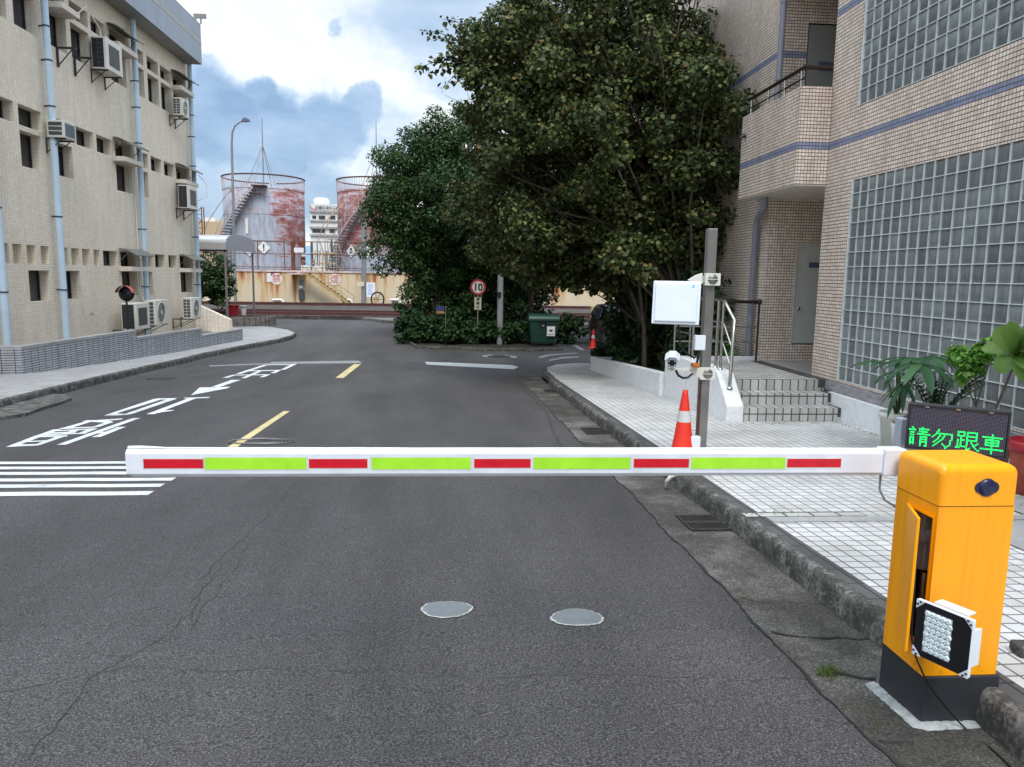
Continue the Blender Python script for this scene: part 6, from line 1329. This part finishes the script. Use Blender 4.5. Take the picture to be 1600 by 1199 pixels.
# ================================================================== VEGETATION
def leaves(name, centers, radii, n, size, m, parent=None, kind='oval', droop=.5, seed=1, flat=1.0, world=True):
    """n leaves gathered in clumps (centers, radii)"""
    g = np.random.default_rng(seed); centers = np.array(centers, float); radii = np.array(radii, float)
    w = radii ** 2; idx = g.choice(len(centers), n, p=w / w.sum()); d = g.normal(size=(n, 3)); d /= np.linalg.norm(d, axis=1)[:, None]
    rr = radii[idx] * g.uniform(.25, 1, n) ** .5; pos = centers[idx] + d * rr[:, None] * np.array([1, 1, flat])
    up = d * .7 + np.array([0, 0, .75]) + g.normal(size=(n, 3)) * .55; up /= np.linalg.norm(up, axis=1)[:, None]
    ax = np.cross(up, g.normal(size=(n, 3))); ax /= np.linalg.norm(ax, axis=1)[:, None]
    ax[:, 2] -= droop * g.uniform(.2, 1, n); ax -= up * (ax * up).sum(1)[:, None] * .6; ax /= np.linalg.norm(ax, axis=1)[:, None]
    side = np.cross(up, ax); side /= np.linalg.norm(side, axis=1)[:, None]; s = size * g.uniform(.55, 1.25, n)[:, None]
    if kind == 'oval': prof = ((0, 0, 0), (.38, .36, .05), (.75, .26, .0), (1, 0, -.10), (.75, -.26, .0), (.38, -.36, .05))
    elif kind == 'narrow': prof = ((0, 0, 0), (.4, .2, .03), (1, 0, -.08), (.4, -.2, .03))
    else: prof = ((0, 0, 0), (.25, .42, .05), (.6, .38, 0), (1, 0, -.16), (.6, -.38, 0), (.25, -.42, .05))
    k = len(prof); V = np.zeros((n, k, 3))
    for j, (a, b_, c) in enumerate(prof): V[:, j] = pos + ax * s * a + side * s * b_ + up * s * c
    V = V.reshape(-1, 3); off = parent_world(parent) if parent else Vector((0, 0, 0)); V = V - np.array(off)
    me = bpy.data.meshes.new(name); me.vertices.add(n * k); me.vertices.foreach_set('co', V.ravel()); me.loops.add(n * k); me.loops.foreach_set('vertex_index', np.arange(n * k, dtype=np.int32))
    me.polygons.add(n); me.polygons.foreach_set('loop_start', np.arange(0, n * k, k, dtype=np.int32)); me.polygons.foreach_set('loop_total', np.full(n, k, dtype=np.int32)); me.update(); me.validate()
    me.materials.append(m); o = bpy.data.objects.new(name, me); COL.objects.link(o)
    if parent: o.parent = parent
    return o
def clumps(ell, n, rmin, rmax, seed, zmin=None, keep=None, shell=.55):
    g = random.Random(seed); cs, rs = [], []; W_ = [e[3] * e[4] * e[5] for e in ell]; tries = 0
    while len(cs) < n and tries < n * 60:
        tries += 1; e = g.choices(ell, W_)[0]
        a = g.uniform(0, 2 * PI); u = g.uniform(-1, 1); t = g.uniform(shell, 1) if g.random() < .8 else g.uniform(.1, 1); s = math.sqrt(1 - u * u)
        p = (e[0] + e[3] * t * s * math.cos(a), e[1] + e[4] * t * s * math.sin(a), e[2] + e[5] * t * u)
        if zmin is not None and p[2] < zmin: continue
        if keep and not keep(p): continue
        cs.append(p); rs.append(g.uniform(rmin, rmax))
    return cs, rs
def tree(name, base, forks, label, cat, ell, nc, rmin, rmax, nleaf, lsize, m, seed, r0=.16, kind='oval', group=None, zmin=None, keep=None, nb=40, droop=.5):
    t = thing(name, base, label, cat, group); g = random.Random(seed)
    cs, rs = clumps(ell, nc, rmin, rmax, seed, zmin, keep)
    b = MB(); bs = Vector(base)
    top = Vector(forks[-1])
    pts = [bs + Vector((0, 0, -.1)), bs + Vector((0, 0, .1))] + [Vector(f) for f in forks]; rad = [r0 * 1.25, r0] + [r0 * (1 - .5 * (i + 1) / len(forks)) for i in range(len(forks))]
    b.tube(pts, rad, 10); b.build('trunk', M_BARK, t)
    hi = [i for i, c in enumerate(cs) if c[2] > base[2] + 3.0] or list(range(len(cs)))
    b = MB(); pick = g.sample(hi, min(nb, len(hi)))
    for i in pick:
        c = Vector(cs[i]); s0 = pts[g.randint(2, len(pts) - 1)] if len(pts) > 3 else pts[-1]; mid = s0.lerp(c, .5) + Vector((g.uniform(-.3, .3), g.uniform(-.3, .3), g.uniform(.0, .5))); q1 = s0.lerp(mid, .5) + Vector((g.uniform(-.12, .12), g.uniform(-.12, .12), .05))
        b.tube([s0, q1, mid, c.lerp(mid, .3) + Vector((g.uniform(-.15, .15), 0, g.uniform(-.1, .1))), c], [r0 * .38, r0 * .3, r0 * .2, r0 * .13, r0 * .06], 6, caps=False)
        for k in range(3):
            e = c + Vector((g.uniform(-1, 1), g.uniform(-1, 1), g.uniform(-.6, .9))) * rmax * 1.1; b.tube([c.lerp(mid, .25), (c + e) / 2 + Vector((0, 0, .08)), e], [r0 * .08, r0 * .05, r0 * .02], 4, caps=False)
    b.build('branches', M_BARK, t)
    leaves('crown', cs, rs, nleaf, lsize, m, t, kind, droop, seed, .75); return t
# the big broad-leaved tree in the planting bed
tree('broad_leaved_tree', (5.0, 15.6, -.45), [(4.95, 15.6, .5), (4.8, 15.7, 1.3), (4.7, 15.9, 2.2), (4.3, 16.1, 3.4), (3.9, 16.3, 4.6)], 'big broad leaved tree rising from the planting bed beside the mosaic building', 'tree',
     [(3.0, 16.4, 4.9, 3.1, 2.9, 2.4), (3.2, 17.0, 7.0, 2.9, 3.0, 1.8), (4.4, 15.8, 4.2, 1.6, 2.6, 2.4), (1.9, 17.8, 3.0, 2.0, 2.4, 1.5), (1.4, 16.2, 5.4, 1.6, 1.8, 2.0), (3.2, 15.4, 2.6, 2.3, 1.6, 1.3)], 640, .22, .52, 140000, .088, M_LEAF1, 5, .12, 'broad',
     keep=lambda p: p[0] < 5.95 and p[0] > -.15 and p[2] > 1.62 - max(0, p[0] - 3.9) * .5, nb=130, droop=.9)
tree('slim_tree', (4.25, 16.4, -.5), [(4.22, 16.4, .5), (4.1, 16.5, 1.4), (4.0, 16.6, 2.6)], 'slim leaning tree left of the big trunk in the planting bed', 'tree', [(3.0, 17.4, 2.4, 2.3, 1.7, 1.2)], 130, .25, .5, 14000, .12, M_LEAF1, 6, .06, 'broad', keep=lambda p: p[2] > 1.4, nb=12, droop=.9)
tree('slim_tree', (4.6, 18.2, -.6), [(4.55, 18.2, .5), (4.6, 18.2, 1.6), (4.5, 18.1, 2.6)], 'slim dark stemmed tree at the far end of the planting bed', 'tree', [(3.6, 19.6, 2.8, 2.8, 2.2, 1.6), (4.95, 18.6, 1.0, .55, 2.4, 1.5)], 170, .25, .5, 18000, .12, M_LEAF2, 8, .055, 'oval', keep=lambda p: p[0] < 5.9 and (p[2] > 1.35 or p[0] > 4.5), nb=14)
tree('bed_bush', (4.9, 17.0, -.5), [(4.9, 17, -.1), (4.9, 17, .4)], 'dark bush pressed against the mosaic wall behind the tree trunks', 'bush', [(4.95, 17.0, .7, .42, 2.6, 1.3), (4.7, 19.6, .5, .6, 1.2, 1.4), (4.95, 15.0, .9, .4, 1.2, 1.0)], 110, .22, .42, 11000, .12, M_LEAF2, 41, .04, 'oval', keep=lambda p: p[0] < 5.2, nb=10)
TW = thing('twig_spray', (.1, 16.1, 6.2), 'thin leafy twigs reaching out into the sky from the upper left of the big tree', 'twigs'); g_ = random.Random(9); b = MB(); tc_, tr__ = [], []
for (px, py) in ((648, 108), (662, 48), (672, 92), (690, 30), (668, 120), (700, 70), (690, 140)):
    e = onY(px, py, 16.0); s0 = Vector((.9, 16.2, 6.0 + g_.uniform(-.5, .4))); m_ = s0.lerp(e, .6) + Vector((0, 0, g_.uniform(.05, .25))); b.tube([s0, s0.lerp(m_, .5) + Vector((0, 0, .06)), m_, m_.lerp(e, .5) + Vector((0, 0, .03)), e], [.022, .016, .010, .007, .003], 5, caps=False)
    for k in range(6): t_ = .35 + .12 * k; tc_.append(tuple(s0.lerp(m_, t_ / .6) if t_ < .6 else m_.lerp(e, (t_ - .6) / .4))); tr__.append(.10 + .12 * (1 - t_))
b.build('twigs', M_BARK, TW); leaves('leaves', tc_, tr__, 620, .10, M_LEAF1, TW, 'broad', .9, 77, 1)
# dense finer-leaved trees on the island
tree('dense_tree', (-.6, 31.5, ZI), [(-.7, 31.5, 1), (-.9, 31.5, 2.5), (-1, 31.5, 4.5)], 'dense dark green tree in front of the half hidden tank', 'tree',
     [(-1.2, 31.5, 4.4, 2.3, 2.2, 2.9), (.6, 31.8, 4.7, 2.4, 2.2, 3.2), (-2.3, 31.2, 3.2, 1.5, 1.6, 2.1), (-1.1, 31.0, 1.0, 1.4, 1.6, 2.0), (-2.8, 31.0, 4.2, .9, 1.1, .9), (.8, 31.6, 1.6, 1.8, 1.5, 2.2), (-1.7, 31.5, 5.9, 1.5, 1.8, 1.5), (.2, 31.6, 6.7, 2.2, 2.0, 1.7)], 560, .28, .60, 92000, .105, M_LEAF2B, 21, .2, 'oval', nb=60)
tree('dense_tree', (3.4, 33.5, ZI), [(3.4, 33.5, 1), (3.4, 33.5, 3), (3.4, 33.5, 5)], 'dense dark tree behind the concrete pole', 'tree',
     [(3.2, 33.5, 4.6, 3.0, 2.2, 3.2), (1.4, 33.5, 2.2, 2.8, 1.6, 2.6), (6.0, 33.5, 4.6, 2.6, 2.0, 2.6), (3.0, 33.2, 1.4, 1.8, 1.4, 2.6), (1.6, 29.6, 4.4, 3.0, 2.6, 1.9), (4.2, 30.0, 3.8, 1.8, 2.2, 1.6)], 520, .36, .75, 62000, .14, M_LEAF2, 22, .18, 'oval', keep=lambda p: not (p[0] > 4.4 and p[2] < 1.15 + .25 * math.sin(p[0] * 5)) and not (p[1] < 31.4 and p[2] < 2.1), nb=20)  # front overhang of the crown added to shade the island signs
tree('dense_tree', (9.6, 34.0, ZI), [(9.6, 34, 1), (9.5, 34, 3), (9.2, 34, 5)], 'dense dark tree behind the black car', 'tree', [(8.4, 34, 4.0, 2.8, 2.2, 3.6), (9.8, 32.5, 2.0, 2.2, 1.8, 3.0)], 220, .4, .85, 22000, .18, M_LEAF2, 23, .18, 'oval', keep=lambda p: not (p[0] < 8.4 and p[2] < 1.5), nb=20)
tree('dense_tree', (.8, 38.0, ZI), [(.8, 38, 1), (.8, 38, 3), (.8, 38, 4.5)], 'dark tree filling the back of the island', 'tree', [(.9, 38, 2.6, 3.6, 2.2, 3.4), (4.0, 38.4, 2.2, 2.4, 1.6, 3.0)], 260, .45, .85, 24000, .19, M_LEAF2, 24, .18, 'oval', keep=lambda p: not (p[0] > 5.6 and p[2] < 1.6), nb=10)
# hedge like shrubs on the island
sp = [(-1.55, 29.0, .75, .95), (-.8, 28.9, .7, .9), (0.0, 28.9, .7, .7), (.75, 29.1, .65, .6), (1.4, 28.8, .6, .65), (2.0, 29.0, .6, .7), (2.6, 29.3, .5, .55), (4.5, 29.6, .55, .9), (-1.2, 30.2, .9, 1.6), (.3, 30.6, 1.0, 1.5), (1.9, 31.0, 1.0, 1.6)]
for i, (x, y, r, h) in enumerate(sp):
    lbl = ['leafy shrub at the left end of the island hedge', 'leafy shrub second from the left in the island hedge', 'leafy shrub below the small blue sign side of the hedge', 'leafy shrub hugging the foot of the speed sign', 'leafy shrub between speed sign and concrete pole', 'leafy shrub at the foot of the concrete pole', 'leafy shrub beside the green bin', 'dark shrub just right of the green bin', 'taller shrub behind the left end of the hedge', 'taller shrub behind the speed sign', 'taller shrub behind the concrete pole'][i]
    t = thing('shrub', (x, y, ZI), lbl, 'shrub', 'shrubs on the island'); g = random.Random(i + 60)
    cs = [(x + g.gauss(0, r * .5), y + g.gauss(0, r * .35), ZI + .12 + abs(g.gauss(.5, .3)) * h) for _ in range(16)]; b = MB()
    for c in cs[:9]: b.tube([(x, y, ZI), ((x + c[0]) / 2, (y + c[1]) / 2, (ZI + c[2]) / 2 + .1), c], [.02, .014, .006], 5, caps=False)
    b.build('stems', M_BARK, t); leaves('foliage', cs, [g.uniform(.18, .34) for _ in cs], 1500, .14, M_LEAF3, t, 'broad', .6, 90 + i, .8)
# shrubby tree behind the canopy
tree('small_tree', (-14.0, 43.5, -1), [(-14, 43.5, 0), (-13.9, 43.5, 1.2), (-13.8, 43.5, 2)], 'small dark leafy tree standing behind the entrance canopy posts', 'tree', [(-13.6, 43.5, 1.4, 1.7, 1.1, 1.5), (-14.4, 43.3, 1.8, 1.0, .9, 1.0), (-12.9, 43.5, .6, .8, .7, .9)], 70, .25, .48, 6500, .16, M_LEAF2, 31, .09, 'oval', nb=30)
tree('small_tree', (-15.6, 44.6, -1), [(-15.6, 44.6, -.4), (-15.6, 44.6, .1)], 'low bush at the left foot of the canopy tree', 'bush', [(-15.7, 44.4, -.3, 1.2, .9, .6)], 20, .2, .4, 1800, .15, M_LEAF3, 32, .04, 'oval', nb=8)
# plants in the bed by the steps
for i, (x, y, z, r, n, m, lb) in enumerate(((5.15, 13.5, -.05, .28, 260, M_LEAF5, 'bright broad leaved plant beside the grey downpipe by the landing'), (4.4, 14.3, .0, .3, 300, M_LEAF3, 'low green plant behind the white side wall of the steps'), (4.0, 17.0, -.3, .35, 420, M_LEAF3, 'low green plant in the middle of the planting bed'), (3.95, 19.0, -.5, .35, 420, M_LEAF3, 'low green plant at the far end of the white planter wall'))):
    t = thing('bed_plant', (x, y, z - .3), lb, 'plant', 'plants in the bed'); g = random.Random(i); cs = [(x + g.gauss(0, r * .5), y + g.gauss(0, r * .6), z + g.uniform(0, .35)) for _ in range(7)]; b = MB()
    for c in cs: b.tube([(x, y, z - .3), c], .006, 4, caps=False)
    b.build('stems', M_LEAF3, t); leaves('foliage', cs, [.16] * 7, n, .15, m, t, 'broad', .5, 130 + i, .7)
# --- potted plants before the glass block window
def leafblade(b, base, tip, width, nrm, curl=.0, round_=False):
    base, tip = Vector(base), Vector(tip); d = tip - base; s = d.cross(Vector(nrm)).normalized(); u = s.cross(d).normalized(); L_ = d.length; n = 10 if round_ else 6; vs = []
    for k in range(n + 1):
        t = k / n; w = width * math.sqrt(max(0, 1 - ((t - .60) / (.40 if t > .6 else .66)) ** 2)) if round_ else width * math.sin(PI * min(1, t * .93 + .07)) ** .8 * (.5 if k == n else 1); 
        if k == n: w = 0
        c = base + d * t + u * (-curl * L_ * (t - .5) ** 2 * 1.2 + curl * L_ * .3)
        vs += [c - s * w / 2 + u * w * .15, c, c + s * w / 2 + u * w * .15]
    b.add(vs, [(3 * k + j, 3 * k + j + 1, 3 * k + j + 4, 3 * k + j + 3) for k in range(n) for j in range(2)], 0, True)
def pot(x, y, r, h, m, t): b = MB(); z = SW(y); b.lathe((x, y, z), [(0, 0), (r * .72, 0), (r * .95, h * .85), (r * 1.05, h * .86), (r * 1.05, h), (r * .93, h), (r * .9, h * .9), (0, h * .9)], 26); b.build('pot', m, t)
def fan(b, c, nfinger, L_, out, droop, g):
    c = Vector(c); out = Vector(out).normalized(); side = out.cross(Vector((0, 0, 1))).normalized()
    for k in range(nfinger):
        a = math.radians(-120 + 240 * k / (nfinger - 1)); d = out * math.cos(a) + side * math.sin(a); l = L_ * (1 - .35 * abs(a) / 2.1) * g.uniform(.9, 1.1)
        leafblade(b, c, c + d * l + Vector((0, 0, -droop * l * g.uniform(.6, 1.1))), l * .24, (0, 0, 1), .25)
PP = thing('potted_plant', (4.8, 7.75, SW(7.75)), 'potted plant with large fingered drooping leaves left of the glowing sign', 'plant', 'potted plants by the glass block window'); pot(4.85, 7.8, .17, .40, M_WPL2, PP); g = random.Random(4)
for k, (px, py, X_, L_, out) in enumerate(((1372, 566, 4.75, .36, (-.2, 1, 0)), (1425, 560, 4.65, .40, (-.6, .6, 0)), (1440, 568, 4.55, .42, (-.5, -.7, 0)), (1455, 556, 4.8, .36, (.1, -1, 0)), (1400, 580, 4.7, .3, (-.8, .2, 0)), (1412, 600, 4.6, .26, (-.8, -.1, -.4)))):
    c = onX(px, py, X_); b = MB(); fan(b, c, 8, L_, out, .35 + .12 * k, g); lo = b.build('fingered_leaf', M_LEAF4, PP, recalc=False); b = MB(); s0 = Vector((4.85, 7.8, SW(7.8) + .35)); b.tube([s0, s0.lerp(c, .5) + Vector((0, 0, .12)), c], [.012, .008, .005], 6); b.build('stalk', M_LEAF3, PP)
ZZ = thing('potted_plant', (4.85, 7.2, SW(7.2)), 'dark feathery potted plant directly behind the top of the glowing sign', 'plant', 'potted plants by the glass block window'); pot(4.9, 7.2, .16, .38, M_TERRA, ZZ)
for k in range(13):
    a = g.uniform(0, 2 * PI); s0 = Vector((4.9, 7.2, SW(7.2) + .33)); e = s0 + Vector((math.cos(a) * g.uniform(.1, .42), math.sin(a) * g.uniform(.15, .62), g.uniform(.42, .62))); b = MB(); b.tube([s0, s0.lerp(e, .5) + Vector((0, 0, .08)), e], [.009, .007, .003], 6); st = b.build('frond_stem', M_LEAF3, ZZ); b = MB(); d = (e - s0)
    for j in range(11):
        t = .25 + .07 * j; c = s0.lerp(e, t) + Vector((0, 0, .16 * t * (1 - t) * 2)); sd_ = d.cross(Vector((0, 0, 1))).normalized()
        for sg in (-1, 1): leafblade(b, c, c + sd_ * sg * .085 * (1.1 - t * .5) + d.normalized() * .05, .028, (0, 0, 1), .1)
    b.build('frond_leaves', M_LEAF6, st, recalc=False)
CRP = thing('potted_plant', (4.9, 6.75, SW(6.75)), 'plant with a hanging mass of small bright curly leaves right of the feathery one', 'plant', 'potted plants by the glass block window'); pot(4.95, 6.75, .15, .36, M_TERRA, CRP)
pk = [onX(px, py, 4.75) for px, py in ((1490, 555), (1500, 562), (1508, 556), (1515, 570), (1510, 580), (1505, 590), (1522, 562), (1530, 552), (1538, 545), (1545, 538), (1550, 552), (1495, 550), (1535, 560), (1525, 575))]
leaves('curly_foliage', pk, [.07] * len(pk), 800, .055, M_LEAF5, CRP, 'broad', .4, 140, 1); b = MB()
for c in (pk[0], pk[6], pk[10]): s0 = Vector((4.95, 6.75, SW(6.75) + .3)); b.tube([s0, (s0.x, s0.y - .05, s0.z + .3), tuple(c)], .007, 6)
b.build('stems', M_BARK, CRP)
FG = thing('potted_plant', (4.75, 6.2, SW(6.2)), 'potted plant with big rounded fiddle shaped leaves at the right edge', 'plant', 'potted plants by the glass block window'); pot(4.75, 6.2, .17, .36, M_TERRA, FG); hub = onX(1592, 552, 4.6)
b = MB(); b.tube([(4.75, 6.2, SW(6.2) + .3), (4.72, 6.15, .5), tuple(hub)], [.016, .012, .009], 8); b.build('stem', M_BARK, FG); b = MB()
for (px, py, w) in ((1562, 520, .17), (1580, 512, .15), (1545, 545, .13), (1566, 578, .17), (1600, 525, .16), (1622, 535, .16), (1625, 575, .17), (1605, 590, .15), (1640, 550, .16)):
    tp = onX(px, py, 4.5 + random.uniform(-.06, .06)); leafblade(b, hub, tp + (tp - hub) * .25, w, (random.uniform(-.9, -.5), -.5, random.uniform(.3, .9)), .25, True)
b.build('leaves', leafmat('fiddle_leaves', ((0, (.08, .17, .03)), (1, (.20, .32, .08))), .3, .35), FG, recalc=False)
RP = thing('flower_pot', (4.05, 4.9, SW(4.9)), 'worn terracotta pot with a red rim behind the right side of the sign', 'flower pot'); c = gnd(1610, 772, .15); z = SW(c.y)
b = MB(); b.lathe((c.x, c.y, z), [(0, 0), (.14, 0), (.175, .32), (.18, .36)], 26); b.build('pot', M_TERRA, RP); b = MB(); b.lathe((c.x, c.y, z), [(.18, .36), (.205, .36), (.205, .44), (.185, .45), (.175, .40), (0, .40)], 26); b.build('rim', M_REDPOT, RP); RP.location = (c.x, c.y, z)
for ch in [o for o in COL.objects if o.parent == RP]: ch.data.transform(Matrix.Translation(Vector((4.05, 4.9, SW(4.9))) - Vector((c.x, c.y, z))))
TB = thing('trough_pot', (0, 0, 0), 'chipped white pot with moss standing at the left edge of the sign', 'flower pot'); c = gnd(1409, 704, .15); TB.location = (c.x, c.y, SW(c.y)); b = MB(); b.lathe((c.x, c.y, SW(c.y)), [(0, 0), (.10, 0), (.125, .26), (.13, .30), (.118, .30), (.11, .27), (0, .27)], 24); b.build('pot', M_WHITEC, TB); leaves('moss', [(c.x, c.y, SW(c.y) + .31)], [.10], 260, .05, M_GRASS, TB, 'narrow', 0, 150)
b = MB()
for s_ in (-.05, .06): b.tube([(c.x + s_, c.y, SW(c.y) + .3), (c.x + s_ * 1.4, c.y, SW(c.y) + .45), (c.x + s_ * .8, c.y - .02, SW(c.y) + .56)], .005, 5)
b.build('dry_stems', M_BARK, TB)
# weeds in the joints
def tuft(pts, n, h, seed, spread=.05):
    g = np.random.default_rng(seed); b = MB()
    for (px, py, dz) in pts:
        c = gnd(px, py, dz)
        for _ in range(n):
            x, y = c.x + g.normal() * spread, c.y + g.normal() * spread; a = g.uniform(0, 2 * PI); hh = h * g.uniform(.4, 1.2); l = g.uniform(.2, .9) * hh; w = h * .07; z = G(y) + dz
            b.add([(x - w * math.sin(a), y + w * math.cos(a), z), (x + w * math.sin(a), y - w * math.cos(a), z), (x + l * .5 * math.cos(a), y + l * .5 * math.sin(a), z + hh * .7), (x + l * math.cos(a), y + l * math.sin(a), z + hh)], ((0, 1, 2), (0, 2, 3)))
    return b
o = tuft([(1298, 1050, .005), (1290, 1056, .005)], 60, .035, 1, .022).build('weeds', M_GRASS, recalc=False); tag(o, 'small weeds growing in the gutter joints', 'weeds', kind='stuff')
o = tuft([(1078, 841, .005), (1112, 866, .005), (1062, 745, .005), (1165, 940, .005), (1372, 1135, .005), (1350, 1110, .005), (1000, 746, .005), (985, 742, .005)], 18, .02, 2, .02).build('weeds', M_GRASS, recalc=False); tag(o, 'sparse weeds along the asphalt edge', 'weeds', kind='stuff')
pts = [(1142 + k * 11, 664 - .3 * k + random.uniform(-2, 2), .15) for k in range(15)] + [(1310 + k * 10, 662 + k * 3.3, .15) for k in range(10)] + [(1122, 655, .15), (1128, 658, .15)] + [(1160 + k * 16, 803, .155) for k in range(6)] + [(1590, 795, .15), (1600, 792, .15)]
o = tuft(pts, 14, .026, 3, .03).build('weeds', M_GRASS, recalc=False); tag(o, 'weeds and moss along the foot of the steps and white plinth', 'weeds', kind='stuff')
pts = [(640 + k * 12, 548 + .2 * k, .0) for k in range(18)] + [(190 + k * 0, 566, .15)]
o = tuft(pts, 10, .10, 4, .12).build('weeds', M_GRASS, recalc=False); tag(o, 'grass along the kerb of the planted island', 'weeds', kind='stuff')
